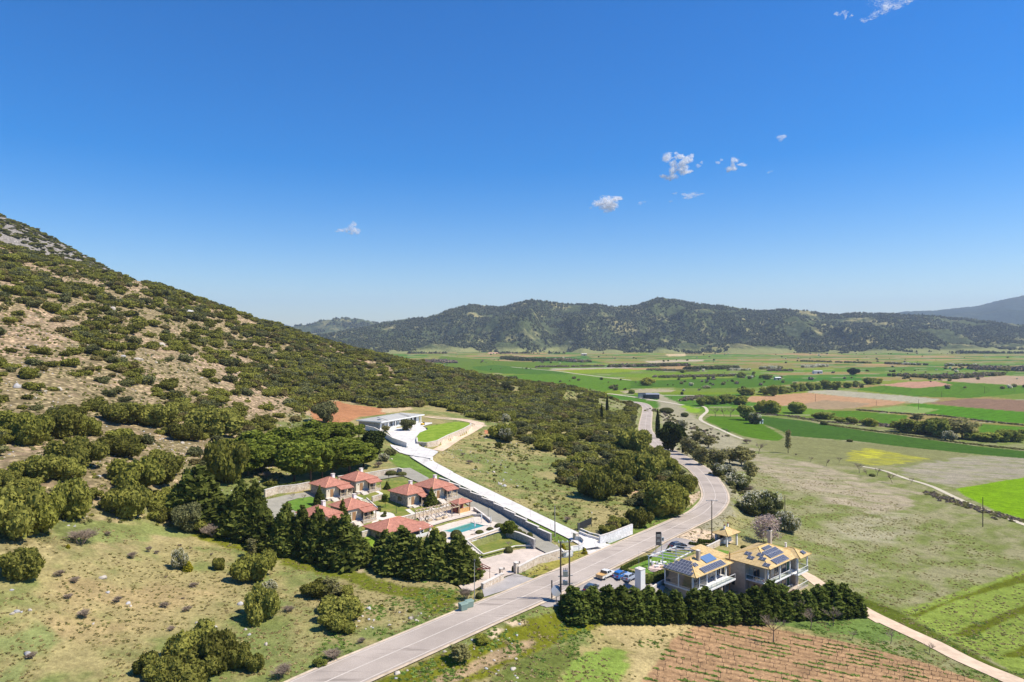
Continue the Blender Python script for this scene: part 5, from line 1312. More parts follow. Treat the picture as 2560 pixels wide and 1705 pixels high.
for x in (.6, .9, 1.2): m = MB(); m.lathe([(.0, 0), (.08, .05), (.05, .2), (.08, .35), (.03, .5)], 8, 0, Matrix.Translation((x, .2, 6.0))); m.build('bushing', M['darkmetal'], tr_)
m = MB(); m.box(.4, 1.3, -.2, .3, 3.4, 4.2); m.build('switch_box', M['metal'], t); m = MB()
for s in (-.4, .4, 1.2, 2.0): m.lathe([(.0, 0), (.07, .02), (.09, .12), (.05, .2), (.08, .28), (0, .34)], 8, 0, Matrix.Translation((s, 0, hp_ - .12)))
m.build('insulators', M['whitepaint'], t)
def wire(label, pts, sag=.8, r=.025):
    P = []
    for a, b in zip(pts[:-1], pts[1:]):
        a = Vector(a); b = Vector(b)
        for k in range(14): f = k / 14; P.append(a.lerp(b, f) - Vector((0, 0, sag * 4 * f * (1 - f))))
    P.append(Vector(pts[-1])); o0 = P[0].copy(); m = MB(); m.tube([p - o0 for p in P], r, 4); o = m.build('power_line', M['darkmetal'], None, o0); tag(o, label, 'wire'); return o
wire('thin wire from the twin poles to the pole at the bend', [gt + Vector((0, 0, hp_ - 3)), PB], 1.5)
wire('thin wire from the bend pole to the meadow pole', [PB, PC], 2.0, .02)
wire('sagging wire from the forecourt lamp to the twin poles', [G(1186, 1500) + Vector((0, 0, 6.3)), gt + Vector((0, 0, hp_ * .55))], 1.6)
# lamps
def lamp(label, g, h=3.6, group='black garden lamps among the cottages'):
    t = empty('garden_lamp', g); tag(t, label, 'lamp post', group); m = MB(); m.lathe([(.14, 0), (.14, .1), (.06, .3), (.045, h - .5), (.05, h - .5)], 8); m.build('post', M['darkmetal'], t)
    m = MB(); m.lathe([(.06, h - .5), (.17, h - .1), (.17, h - .08), (0, h + .1)], 6); m.build('lantern', M['darkmetal'], t); return t
lamp('black garden lamp on the upper oval lawn beside the little fir', G(*px('z6b', '976,250')[0]), 3.6)
lamp('black garden lamp on the lawn left of the front right cottage', G(*px('z6b', '1054,520')[0]), 3.2)
lamp('black garden lamp on the service lane wall above the pool', G(*px('z6b', '2020,600')[0]), 4.2)
m_ = G(1186, 1500); t = empty('lamp_post', m_); tag(t, 'tall grey lamp post at the end of the conifers by the entrance', 'lamp post'); m = MB(); m.tube([(0, 0, -.5), (0, 0, 7.2)], [.09, .06], 8); m.build('post', M['metal'], t)
m = MB(); m.lathe([(.08, 7.0), (.22, 7.2), (.22, 7.45), (.1, 7.6), (0, 7.62)], 8); m.build('lantern', M['darkmetal'], t)
t, g5, h5 = polepx('slim steel mast at the driveway gate', 'z2', 832, 640, 360, mat=M['metal'], r=.06, name='mast')
# gate pillars
def gpillar(label, g, h=2.0, w_=.55, cat='pillar'):
    t = empty('gate_pillar', g, R(40)); tag(t, label, cat); m = MB(); m.box(-w_ / 2, w_ / 2, -w_ / 2, w_ / 2, -.6, h); m.build('stonework', M['stonewall'], t)
    m = MB(); m.box(-w_ / 2 - .07, w_ / 2 + .07, -w_ / 2 - .07, w_ / 2 + .07, h, h + .12); m.build('coping', M['cap'], t)
    m = MB(); m.bar((w_ / 2, 0, h - .2), (w_ / 2 + .5, 0, h + .1), .05); m.box(w_ / 2 + .4, w_ / 2 + .6, -.1, .1, h - .35, h + .05); m.build('lantern', M['darkmetal'], t); return t
gpillar('stone gate pillar at the near end of the forecourt wall', G(*px('z2c', '1000,1090')[0]), 2.2, .8)
gpillar('stone gate pillar at the end of the low rubble wall', G(*px('z2c', '730,1140')[0]), 1.5, .6)
gpillar('pale square pillar on the left of the driveway gate', G(*px('z2', '805,505')[0]), 1.7, 1.0)
m = MB(); g = G(*px('z1b', '1620,1070')[0]); t = empty('white_pillar', g, R(42)); tag(t, 'tall white block pillar at the corner of the car park', 'pillar'); m.box(-.75, .75, -.75, .75, -.8, 4.4); m.build('shaft', M['whitepaint'], t); m = MB(); m.box(-.82, .82, -.82, .82, 4.4, 4.55); m.build('coping', M['cap'], t); m = MB(); m.tube([(-.4, 0, 4.5), (-.4, 0, 8.2)], .03, 5); m.build('aerial', M['metal'], t)
# iron gate leaf left open at driveway
g = G(*px('z2', '822,425')[0]); g_b = G(*px('z2', '935,395')[0]); t = empty('sliding_gate', g, math.atan2(g_b.y - g.y, g_b.x - g.x)); tag(t, 'open dark metal sliding gate beside the white driveway', 'gate'); L = (g_b - g).length
m = MB(); m.box(0, L, -.04, .04, .1, .2); m.box(0, L, -.04, .04, 1.7, 1.8)
for k in range(int(L / .22)): m.box(k * .22, k * .22 + .16, -.02, .02, .2, 1.7)
m.build('slats', M['darkmetal'], t)
for x in (0, L): m = MB(); m.box(x - .08, x + .08, -.08, .08, -.5, 2.0); m.build('post', M['darkmetal'], t)
# sign board
g = G(*px('z2', '1500,620')[0]); t = empty('sign_board', g, R(8)); tag(t, 'dark roadside sign board on posts in front of the white pergola', 'sign')
for x in (-.6, .75): m = MB(); m.box(x - .05, x + .05, -.05, .05, -.3, 5.0); m.build('post', M['metal'], t)
m = MB(); m.box(-.65, .62, -.12, -.05, 2.0, 5.2); pn = m.build('panel', plain('brown sign panel', (.16, .13, .12), .5, .05), t); m = MB(); m.box(-.65, .62, -.13, -.121, 4.7, 5.2); m.build('header', M['black'], pn)
m = MB()
for k, (z, a, b) in enumerate(((4.45, -.45, .4), (4.15, -.5, .45), (3.2, -.3, .3), (2.9, -.45, .4))): m.box(a, b, -.135, -.121, z, z + .12)
m.build('lettering', M['cap'], pn)
m = MB(); m.box(.82, 1.35, -.1, -.03, 3.0, 3.9); m.build('side_panel', M['whitepaint'], t); m = MB(); m.box(.92, 1.25, -.115, -.102, 3.15, 3.7); m.build('side_panel_mark', M['darkmetal'], t)
# advertising disc by the transformer pole
g = G(*px('z1b', '80,1300')[0]); t = empty('round_sign', g, R(20)); tag(t, 'round dark sign standing left of the twin poles', 'sign'); m = MB(); m.lathe([(0, -.04), (1.0, -.04), (1.0, .04), (0, .04)], 20, 0, Matrix.Translation((0, 0, 2.2)) @ Matrix.Rotation(R(68), 4, 'X')); m.build('disc', M['metal'], t); m = MB(); m.box(-.05, .05, .0, .1, -.3, 2.2); m.build('post', M['darkmetal'], t)
g = G(*px('z2', '604,1005')[0]); t = empty('sign_post', g); tag(t, 'short dark post left of the round sign', 'post'); m = MB(); m.box(-.12, .12, -.06, .06, -.3, 3.6); m.build('post', M['darkmetal'], t); m = MB(); m.lathe([(.2, -.02), (.2, .05), (0, .06)], 10, 0, Matrix.Translation((0, 0, -.02))); m.build('foot', M['concrete'], t)
# dumpsters
def bin_(label, g):
    t = empty('waste_container', g, R(35)); tag(t, label, 'dumpster', 'green grey waste containers by the road')
    m = MB(); m.add([(-.62, -.5, .25), (.62, -.5, .25), (.62, .5, .25), (-.62, .5, .25), (-.7, -.58, 1.25), (.7, -.58, 1.25), (.7, .58, 1.25), (-.7, .58, 1.25)], [(3, 2, 1, 0), (4, 5, 6, 7), (0, 1, 5, 4), (1, 2, 6, 5), (2, 3, 7, 6), (3, 0, 4, 7)]); m.build('body', M['bin'], t, bevel=.05)
    m = MB(); m.prism([(-.62, 1.26), (.62, 1.26), (.5, 1.5), (-.5, 1.5)], -.75, .75, 0, Matrix.Rotation(R(90), 4, 'Z') @ Matrix.Rotation(R(90), 4, 'X')); m.build('lid', M['bin'], t, bevel=.04)
    for x in (-.5, .5):
        for y in (-.4, .4): m = MB(); m.lathe([(0, -.04), (.12, -.04), (.12, .04), (0, .04)], 8, 0, Matrix.Translation((x, y, .12)) @ Matrix.Rotation(R(90), 4, 'X')); m.build('wheel', M['black'], t)
    return t
M['bin'] = plain('green grey container', (.22, .30, .25), .6, .06)
bin_('nearer green grey waste container on the roadside', G(*px('zb2', '1418,458')[0])); bin_('farther green grey waste container on the roadside', G(*px('zb2', '1465,436')[0]))

# ---- cars
def car(label, g, rz, paint, kind='hatch', roofm=None):
    t = empty('parked_car' if kind != 'pickup' else 'pickup_truck', g, rz); tag(t, label, 'car' if kind != 'pickup' else 'pickup')
    L, Wd = (4.3, 1.76) if kind != 'pickup' else (4.9, 1.72)
    def loft(prof, w0, w1, name, mat, parent=t):
        # prof: list of (x, z) side outline, width shrinking with height
        zs = [z for x, z in prof]; z0, z1 = min(zs), max(zs); m = MB(); n = len(prof)
        wv = [w0 + (w1 - w0) * (z - z0) / (z1 - z0) for x, z in prof]
        V = [(x, -w / 2, z) for (x, z), w in zip(prof, wv)] + [(x, w / 2, z) for (x, z), w in zip(prof, wv)]
        m.add(V, [tuple(range(n)), tuple(range(n, 2 * n))[::-1]] + [(i, n + i, n + (i + 1) % n, (i + 1) % n) for i in range(n)]); return m.build(name, mat, parent, bevel=.06)
    if kind == 'hatch':
        loft([(-2.1, .3), (2.1, .3), (2.15, .55), (2.05, .72), (1.15, .92), (-2.0, .98), (-2.12, .7)], Wd, Wd * .95, 'body', paint)
        gl = loft([(-1.95, .96), (1.2, .9), (.45, 1.36), (-1.25, 1.40), (-1.75, 1.2)], Wd * .93, Wd * .72, 'glasshouse', M['glass'])
        loft([(.4, 1.34), (.1, 1.43), (-1.2, 1.46), (-1.55, 1.36)], Wd * .76, Wd * .70, 'roof', roofm or paint, t)
        for s in (-1, 1):
            m = MB(); m.box(-2.14, -2.04, s * .55 - .2, s * .55 + .2, .7, .9); m.build('tail_light', M['taillamp'], t); m = MB(); m.box(2.02, 2.12, s * .6 - .18, s * .6 + .18, .58, .72); m.build('headlight', M['whitepaint'], t)
            for a, b in (((1.1, .93), (.42, 1.36)), ((-.35, .95), (-.4, 1.4)), ((-1.85, .96), (-1.4, 1.38))):
                m = MB(); m.bar((a[0], s * Wd * .465, a[1]), (b[0], s * Wd * .372, b[1]), .09); m.build('window_pillar', paint, t)
        m = MB(); m.box(-2.16, -2.13, -.26, .26, .5, .62); m.build('number_plate', M['whitepaint'], t)
        ax = (1.3, -1.28)
    else:
        loft([(-2.45, .42), (2.4, .36), (2.45, .6), (2.35, .86), (1.2, .96), (-2.42, .96)], Wd, Wd * .97, 'body', paint)
        m = MB(); m.box(-2.38, -.65, -.74, .74, .962, .97); m.build('load_bed', plain('rusty orange bed', (.55, .33, .12), .8, .25, 3), t)
        for s in (-1, 1): m = MB(); m.box(-2.42, -.6, s * .83 - .04, s * .83 + .04, .96, 1.12); m.build('bed_side', M['rust'], t)
        m = MB(); m.box(-2.46, -2.38, -.82, .82, .5, 1.1); m.build('tailgate', M['rust'], t)
        loft([(-.6, .95), (1.25, .92), (.7, 1.42), (-.5, 1.46)], Wd * .95, Wd * .8, 'glasshouse', M['glass']); loft([(.72, 1.40), (.6, 1.5), (-.45, 1.54), (-.56, 1.44)], Wd * .84, Wd * .78, 'roof', paint)
        for s in (-1, 1):
            for a, b in (((1.2, .94), (.7, 1.42)), ((.25, .96), (.2, 1.47)), ((-.58, .96), (-.5, 1.47))): m = MB(); m.bar((a[0], s * Wd * .475, a[1]), (b[0], s * Wd * .405, b[1]), .1); m.build('window_pillar', paint, t)
            m = MB(); m.box(2.4, 2.47, s * .6 - .15, s * .6 + .15, .6, .8); m.build('headlight', M['whitepaint'], t)
        m = MB(); m.bar((-.66, -.7, 1.0), (-.66, -.7, 1.5), .06); m.bar((-.66, .7, 1.0), (-.66, .7, 1.5), .06); m.bar((-.66, -.7, 1.5), (-.66, .7, 1.5), .06); m.build('roll_bar', M['black'], t)
        ax = (1.55, -1.45)
    for x in ax:
        for s in (-1, 1):
            m = MB(); m.lathe([(0, -.1), (.24, -.1), (.32, -.08), (.32, .08), (.24, .1), (0, .1)], 16, 0, Matrix.Translation((x, s * (Wd / 2 - .08), .32)) @ Matrix.Rotation(R(90), 4, 'X')); w_ = m.build('wheel', M['black'], t)
            m = MB(); m.lathe([(0, -.02), (.2, -.02), (.2, .02), (0, .02)], 12, 0, Matrix.Translation((x, s * (Wd / 2 + .03), .32)) @ Matrix.Rotation(R(90), 4, 'X')); m.build('rim', M['metal'], w_)
    return t
M['taillamp'] = plain('red lamp glass', (.4, .02, .02), .3, 0); M['rust'] = plain('faded orange paint', (.62, .42, .22), .6, .2, 3)
def paint(n, c): return plain(n, c, .3, 0, 1, .5, .0, 0, .6)
car('old white and orange pickup, leftmost of the vehicles on the car park', G(*px('z1b', '985,838')[0], .1), R(50), paint('cream paint', (.78, .74, .66)), 'pickup')
car('bright blue car between the pickup and the grey hatchback', G(*px('z1b', '1255,838')[0], .1), R(50), paint('blue paint', (.02, .14, .42)))
car('silver grey hatchback parked beside the blue car', G(*px('z1b', '1420,878')[0], .1), R(52), paint('silver paint', (.40, .45, .54)))
car('dark car mostly hidden behind the front hedge', G(*px('z1b', '720,1090')[0], .1), R(60), paint('dark paint', (.05, .07, .09)))
car('dark car parked behind the white pergola', G(*px('z2', '1665,572')[0], .1), R(20), paint('black paint', (.03, .03, .04)))
p = Matrix.Rotation(ra, 3, 'Z') @ Vector((7.4, -.6, .22)) + CA; car('silver car under the hotel balcony', p, ra + R(90), paint('pale silver paint', (.5, .53, .58)))
# excavator-like yellow cart, patio furniture
g = G(*px('z8b', '1040,375')[0]); t = empty('wheelbarrow_cart', g, R(60)); tag(t, 'small yellow and grey garden machine on the villa plaza', 'machine'); m = MB(); m.box(-.9, .7, -.5, .5, .4, 1.1); m.build('body', plain('yellow paint', (.75, .48, .05), .5, .05), t, bevel=.06); m = MB(); m.box(.7, 1.1, -.4, .4, .3, 1.5); m.build('cab', M['darkmetal'], t)
for x in (-.6, .6): m = MB(); m.lathe([(0, -.6), (.3, -.6), (.3, .6), (0, .6)], 10, 0, Matrix.Translation((x, 0, .3)) @ Matrix.Rotation(R(90), 4, 'X')); m.build('wheel', M['black'], t)
def table(label, g, rz, mat, grp):
    t = empty('garden_table', g, rz); tag(t, label, 'table', grp); m = MB(); m.lathe([(0, .7), (.5, .7), (.5, .75), (0, .75)], 14); m.build('table_top', mat, t); m = MB(); m.lathe([(.25, 0), (.05, .05), (.05, .7)], 8); m.build('leg', mat, t); return t
def chair(label, g, rz, mat, grp):
    t = empty('garden_chair', g, rz); tag(t, label, 'chair', grp); m = MB(); m.box(-.22, .22, -.22, .22, .42, .47); m.build('seat', mat, t); m = MB(); m.box(-.22, .22, .18, .23, .47, .95); m.build('backrest', mat, t)
    for x in (-.19, .19):
        for y in (-.19, .19): m = MB(); m.box(x - .025, x + .025, y - .025, y + .025, 0, .42); m.build('leg', mat, t)
    return t
rr = random.Random(3)
for k, (x, y) in enumerate(((1870, 610), (1990, 640), (2070, 610), (1930, 680), (2020, 700))):
    g = G(*px('z1b', '%d,%d' % (x, y))[0], .02)
    table('white garden table under the white pergola', g, 0, M['whitepaint'], 'white tables under the pergola')
    for a in range(3):
        an = a * 2.09 + rr.uniform(-.3, .3); chair('white garden chair at a table under the white pergola', g + Vector((math.cos(an) * .8, math.sin(an) * .8, 0)), an - math.pi / 2, M['whitepaint'], 'white chairs under the pergola')
gz_ = G(*px('z1b', '1850,700')[0]); t = empty('terrace_steps', gz_, R(-20)); tag(t, 'pink stone terrace steps in front of the white chairs', 'steps'); m = MB()
for k in range(3): m.box(-2.6, 2.8, -.5 - k * .4, 3.0, -.8, .45 - k * .16)
m.build('steps', plain('pink stone', (.62, .47, .40), .85, .1), t)
# parasols closed by the pool
for k, (x, y, lb) in enumerate(((1880, 700, 'closed white parasol beside the pool edge'), (2048, 650, 'closed pale parasol on the right of the pool'), (1950, 620, 'small white pool shower post behind the pool'))):
    g = Vector(PZ(*px('z6b', '%d,%d' % (x, y))[0], zp)); t = empty('parasol', g); tag(t, lb, 'parasol'); m = MB(); m.tube([(0, 0, 0), (0, 0, 2.5)], .03, 6); m.build('pole', M['metal'], t); m = MB(); m.lathe([(.04, .9), (.16, 1.1), (.12, 1.9), (.03, 2.45)], 8); m.build('canopy', M['whitepaint'], t); m = MB(); m.lathe([(0, 0), (.3, 0), (.3, .08), (0, .1)], 10); m.build('base', M['concrete'], t)
# sofas under the timber pergola
for k, (x, y) in enumerate(((1500, 585), (1560, 570), (1400, 600), (1330, 615))):
    g = Vector(PZ(*px('z6b', '%d,%d' % (x, y))[0], 28.8 * S)); t = empty('outdoor_sofa', g, R(48)); tag(t, 'cream outdoor sofa under the timber pergola', 'sofa', 'cream sofas under the pergola'); m = MB(); m.box(-.8, .8, -.4, .4, .1, .45); m.build('seat', M['palewood'], t, bevel=.04); m = MB(); m.box(-.8, .8, .3, .45, .45, .9); m.build('backrest', M['cap'], t, bevel=.04)
# little white pump house and sheds in the valley
def shed(label, fr, x, y, w_, d_, h, rz, mat, roofc):
    g = G(*px(fr, '%f,%f' % (x, y))[0]); t = empty('farm_shed', g, rz); tag(t, label, 'shed'); m = MB(); m.box(-w_ / 2, w_ / 2, -d_ / 2, d_ / 2, -.3, h); m.build('wall', mat, t)
    m = MB(); m.prism([(-d_ / 2 - .3, h), (d_ / 2 + .3, h), (0, h + d_ * .16)], -w_ / 2 - .3, w_ / 2 + .3, 0, Matrix.Rotation(R(90), 4, 'Z') @ Matrix.Rotation(R(90), 4, 'X')); m.build('roof', roofc, t)
    m = MB(); m.box(-w_ * .12, w_ * .12, -d_ / 2 - .04, -d_ / 2, 0, h * .75); m.build('door', M['darkmetal'], t)
    m = MB(); m.box(w_ * .22, w_ * .38, -d_ / 2 - .04, -d_ / 2, h * .4, h * .75); m.build('window', M['glass'], t)
shed('tiny white pump house beside the dark round bush in the green fields', 'z6', 1350, 534, 3.2, 3, 3.2, R(10), M['whitepaint'], M['concrete'])
shed('white farm shed in the dark green field', 'z6', 1493, 168, 10, 7, 4.2, R(5), M['beige'], M['whitepaint'])
shed('larger pale farm building with grey roof farther out in the green fields', 'z6', 1828, 114, 17, 10, 5, R(0), M['whitepaint'], M['greyroof'])
shed('small pale building far out near the dark wood', 'z8', 1355, 556, 20, 12, 6, R(0), M['beige'], M['cap'])
shed('dark roadside shed, right of the pair where the road meets the valley', 'z6', 440, 325, 16, 9, 5.5, R(-5), M['darkmetal'], M['metal'])
shed('grey roadside shed, left of the pair where the road meets the valley', 'z6', 370, 318, 14, 8, 5, R(-5), M['concrete'], M['darkmetal'])
# ------------------------------------------------------------ vegetation
def trunk_mesh(name, h, r, mat, seed=0, limbs=4, spread=.3):
    rr = random.Random(seed); m = MB(); m.tube([(0, 0, -.5), (0, 0, h * .5), (rr.uniform(-.1, .1) * h * .2, 0, h)], [r * 1.2, r, r * .5], 7)
    for k in range(limbs):
        a = rr.uniform(0, 6.28); z = h * rr.uniform(.4, .8); m.tube([(0, 0, z), (math.cos(a) * h * spread * .6, math.sin(a) * h * spread * .6, z + h * .18), (math.cos(a) * h * spread, math.sin(a) * h * spread, z + h * .3)], [r * .5, r * .35, r * .15], 5)
    me = new_mesh(name, m.v, m.f, [mat], True); return me
def bare_meshes(seed, h, spread, levels=4, upright=.5, thick=.03, first=.25, trunks=1, nb=3):
    rr = random.Random(seed); T = MB(); W = MB()
    def grow(p, d, L, r, lv):
        segs = 2; pts = [p]
        for k in range(segs):
            d = (d + Vector((rr.uniform(-.18, .18), rr.uniform(-.18, .18), rr.uniform(-.05, .12)))).normalized(); pts.append(pts[-1] + d * L / segs)
        (T if lv >= levels - 1 else W).tube(pts, [r, r * .8, r * .6], 5 if lv >= levels - 1 else 3, 0, False)
        if lv == 0: return
        for k in range(nb + (1 if lv > 1 else 1)):
            a = rr.uniform(0, 6.28); q = Vector((math.cos(a), math.sin(a), 0)); nd = (d * upright + q * spread * rr.uniform(.5, 1.1) + Vector((0, 0, .25))).normalized()
            grow(pts[rr.choice((1, 2))] if lv < levels else pts[2], nd, L * rr.uniform(.55, .78), max(r * .55, thick * .45), lv - 1)
    for k in range(trunks):
        a = rr.uniform(0, 6.28); o = .0 if trunks == 1 else .12 * h
        grow(Vector((math.cos(a) * o * .3, math.sin(a) * o * .3, -.2)), Vector((math.cos(a) * (.0 if trunks == 1 else .5), math.sin(a) * (.0 if trunks == 1 else .5), 1)).normalized(), h * first, thick * 2.6, levels)
    return T, W
def mk(name, mb, mat): return new_mesh(name, mb.v, mb.f, [mat])
TREES = {}
def kind(key, name, parts, h): TREES[key] = (name, parts, h)      # parts: list of (part name, mesh); h: mesh height
def blobs_round(seed, n, h0, h1, rad, s0=.22, s1=.36):
    r = random.Random(seed); B = [(0, 0, (h0 + h1) / 2, rad * .6, rad * .6, (h1 - h0) * .38)]
    for k in range(n):
        a = r.uniform(0, 6.28); e = r.uniform(-1, 1); q = math.sqrt(1 - e * e) * rad * .72; s = r.uniform(s0, s1) * rad * 1.35
        B.append((q * math.cos(a), q * math.sin(a), (h0 + h1) / 2 + e * (h1 - h0) * .38, s, s, s * .85))
    return B
for k in range(3):
    kind('conifer%d' % k, 'conifer', [('crown', foliage('conifer crown', conif_blobs(k, 10, 3.0, .02, .72), 9000, .42, k, [M['conifer']], 1.9, .9, (.6, 1.35), .65)), ('trunk', trunk_mesh('conifer trunk', 8, .22, M['bark'], k, 0))], 10)
    kind('hedge%d' % k, 'hedge_cypress', [('crown', foliage('hedge cypress crown', conif_blobs(20 + k, 6, 1.35, .0, .42), 6500, .26, 20 + k, [M['hedge']], 1.6, 1.2, (.6, 1.35), .7)), ('trunk', trunk_mesh('hedge trunk', 4, .12, M['bark'], k, 0))], 6)
    kind('pine%d' % k, 'pine_tree', [('crown', foliage('pine crown', blobs_round(30 + k, 26, 1.9, 10, 2.9, .2, .32), 7000, .36, 30 + k, [M['pine']], 1.5, .7, (.6, 1.15), .55)), ('trunk', trunk_mesh('pine trunk', 8, .2, M['bark'], k, 5))], 10)
    kind('willow%d' % k, 'willow_tree', [('crown', foliage('willow crown', blobs_round(40 + k, 16, .9, 10, 4.2, .2, .36), 2600, .62, 40 + k, [M['willow']], 1.3, .3, (.5, 1.2), .0)), ('trunk', trunk_mesh('willow trunk', 6.5, .28, M['bark'], k, 6, .5))], 10)
    kind('grove%d' % k, 'young_elm', [('crown', foliage('loose crown', blobs_round(50 + k, 16, 1.2, 10, 3.2, .16, .3), 1900, .42, 50 + k, [M['grove']], 1.3, .4, (.3, 1.25), .0)), ('trunk', trunk_mesh('loose trunk', 8, .2, M['palebark'], k, 9, .35))], 10)
    T, W = bare_meshes(60 + k, 10, .75, 4, .8, .05, .26); kind('bare%d' % k, 'bare_tree', [('trunk', mk('bare trunk', T, M['bark'])), ('twigs', mk('bare twigs', W, M['twig']))], 9)
    T, W = bare_meshes(70 + k, 10, .8, 3, .6, .07, .27, 8, 5); kind('brush%d' % k, 'bare_shrub', [('branches', mk('shrub branches', T, M['twig'])), ('twigs', mk('shrub twigs', W, M['twig']))], 9)
kind('cypress', 'cypress_tree', [('crown', foliage('cypress crown', [(0, 0, 1 + k * .75, .75 * math.sin(math.pi * min(.97, .28 + k / 16)), .75 * math.sin(math.pi * min(.97, .28 + k / 16)), .8) for k in range(12)], 3500, .25, 3, [M['cyp']], 2.0, 1.8, (.75, 1.1), .85)), ('trunk', trunk_mesh('cypress trunk', 6, .15, M['bark'], 2, 0))], 10)
kind('golden', 'golden_cypress', [('crown', foliage('golden crown', conif_blobs(9, 10, 1.9, .02, .5), 5500, .34, 3, [M['golden']], 1.6, 1.0, (.7, 1.1), .7)), ('trunk', trunk_mesh('golden trunk', 5, .15, M['bark'], 2, 0))], 10)
kind('fir', 'fir_tree', [('crown', foliage('fir crown', conif_blobs(12, 10, 2.6, .1, .95), 5000, .4, 4, [M['conifer']], 1.7, .6, (.6, 1.15), .6)), ('trunk', trunk_mesh('fir trunk', 8, .2, M['bark'], 2, 0))], 10)
kind('darkpine', 'dark_pine', [('crown', foliage('dark crown', blobs_round(91, 18, 1, 10, 4.0, .24, .36), 6000, .4, 8, [M['cyp']], 1.5, .6, (.7, 1.15), .7)), ('trunk', trunk_mesh('dark trunk', 6, .25, M['bark'], 2, 4))], 10)
kind('olive', 'olive_tree', [('crown', foliage('olive crown', blobs_round(92, 14, 1.2, 10, 5.4, .24, .34), 6500, .42, 9, [M['olive']], 1.3, .2, (.6, 1.1), .6)), ('trunk', trunk_mesh('olive trunk', 6, .5, M['palebark'], 2, 5, .5))], 10)
kind('poplar', 'young_poplar', [('crown', foliage('poplar crown', [(0, 0, 3 + k * .8, .9, .9, 1) for k in range(9)], 900, .3, 10, [M['grove']], 1.5, .8, (.1, 1.2), .0)), ('trunk', trunk_mesh('poplar trunk', 9.5, .14, M['palebark'], 2, 8, .08))], 10)
def blossom(key, name, seed, mat, n=2600):
    T, W = bare_meshes(seed, 10, .8, 4, .7, .05, .22, 2); kind(key, name, [('trunk', mk('blossom trunk', T, M['bark'])), ('twigs', mk('blossom twigs', W, M['twig'])), ('blossom', foliage('blossom cloud', blobs_round(seed, 16, 2, 10, 4.4, .2, .34), n, .28, seed, [mat], 1.0, 0, (.2, 1.2), .0))], 10)
blossom('pink', 'pink_blossom_tree', 81, M['pink'], 3200)
kind('white', 'white_blossom_shrub', [('foliage', foliage('white shrub leaves', blobs_round(82, 12, .3, 10, 6, .26, .36), 3200, .6, 82, [M['grove']], 1.2, 0, (.4, 1.05), .6)), ('blossom', foliage('white blossom', blobs_round(82, 12, .5, 10.4, 6.2, .26, .36), 1700, .45, 83, [M['white']], 1.0, 0, (.85, 1.12), .0))], 10)
kind('darkwhite', 'blossoming_bush', [('foliage', foliage('dark shrub leaves', blobs_round(84, 12, .1, 10, 5.5, .26, .36), 5200, .5, 84, [M['darkleaf']], 1.2, 0, (.6, 1.05), .8)), ('blossom', foliage('sparse white blossom', blobs_round(85, 6, 4, 10.6, 5.0, .26, .4), 480, .4, 85, [M['white']], 1.0, 0, (.9, 1.12), .0))], 10)
kind('small_tree', 'ball_tree', [('crown', foliage('ball crown', blobs_round(86, 8, 4.5, 10, 3.0, .3, .4), 2600, .4, 86, [M['pine']], 1.1, 0, (.7, 1.05), .8)), ('trunk', trunk_mesh('ball trunk', 6, .22, M['bark'], 2, 0))], 10)
for k in range(2): kind('topiary%d' % k, 'clipped_bush', [('foliage', foliage('clipped foliage', [(0, 0, 4.6, 5.2, 5.2, 4.8)], 3600, .45, 88 + k, [M['darkleaf']], 1.0, 0, (.93, 1.03), .9, .8))], 9.4)
PROTO = {}
def plant(key, g, h, label, cat, group=None, wide=1.0, seed=0):
    nm, parts, mh = TREES[key]; t = empty(nm, g, random.Random(seed * 7 + int(g.x * 13)).uniform(0, 6.28)) if len(parts) > 1 else obj(nm, parts[0][1], None, g)
    if len(parts) == 1: t.rotation_euler.z = random.Random(seed).uniform(0, 6.28)
    s = h / mh; t.scale = (s * wide, s * wide, s); tag(t, label, cat, group)
    if len(parts) > 1:
        for pn, me in parts: obj(pn, me, t)
    return t
NW = {}
def vx(m):
    q = np.empty(len(m.vertices) * 3, np.float32); m.vertices.foreach_get('co', q); return q[::3]
def plants(fr, lst, dz=0):
    """x, base y, top y, width(px in frame), kind, label, category, group"""
    ox, oy, k = FR[fr]
    for n_, it in enumerate(lst):
        x, yb, yt, w_, key, label, cat = it[:7]; grp = it[7] if len(it) > 7 else None
        g = G(ox + x / k, oy + yb / k); h = (yb - yt) / k / F * g.y
        # foreshortening: the crown's near edge hangs lower than the trunk foot
        nm, parts, mh = TREES[key]; natural = NW.get(key) or NW.setdefault(key, max(np.ptp(np.percentile(vx(m_), (2, 98))) for _, m_ in parts) / mh)
        width = w_ / k / F * g.y; wide = min(2.4 if key[:3] not in ('bar', 'bru') else 1.5, max(.35, width / (natural * h)))
        if key[:5] in ('conif', 'hedge'): wide *= 1.12; h *= random.Random(n_ * 3 + len(lst)).uniform(.93, 1.1)
        if key[:4] == 'pine': wide *= 1.22; h *= 1.06
        if key[:5] == 'grove' and fr == 'z6': h *= .88; wide *= .95
        g.z -= .1; plant(key, g, h, label, cat, grp, wide, n_)
def L(*a): return a
PTS = []   # placed plants in world, to keep random scatter off
def ordn(i): return ['first', 'second', 'third', 'fourth', 'fifth', 'sixth', 'seventh', 'eighth', 'ninth', 'tenth', 'eleventh', 'twelfth', 'thirteenth', 'fourteenth', 'fifteenth', 'sixteenth', 'seventeenth', 'eighteenth', 'nineteenth', 'twentieth', 'twenty-first', 'twenty-second', 'twenty-third', 'twenty-fourth'][i]
CG = 'dark conifers along the cottage boundary'
c1 = [(1060, 900, 375, 300), (1250, 935, 365, 260), (1430, 970, 425, 330), (1590, 1010, 480, 320), (1730, 1040, 500, 430)]
plants('z4c', [(x, yb, yt, w_, 'conifer%d' % (i % 3), ordn(i) + ' dark conifer from the left in the row below the cottages', 'conifer', CG) for i, (x, yb, yt, w_) in enumerate(c1)])
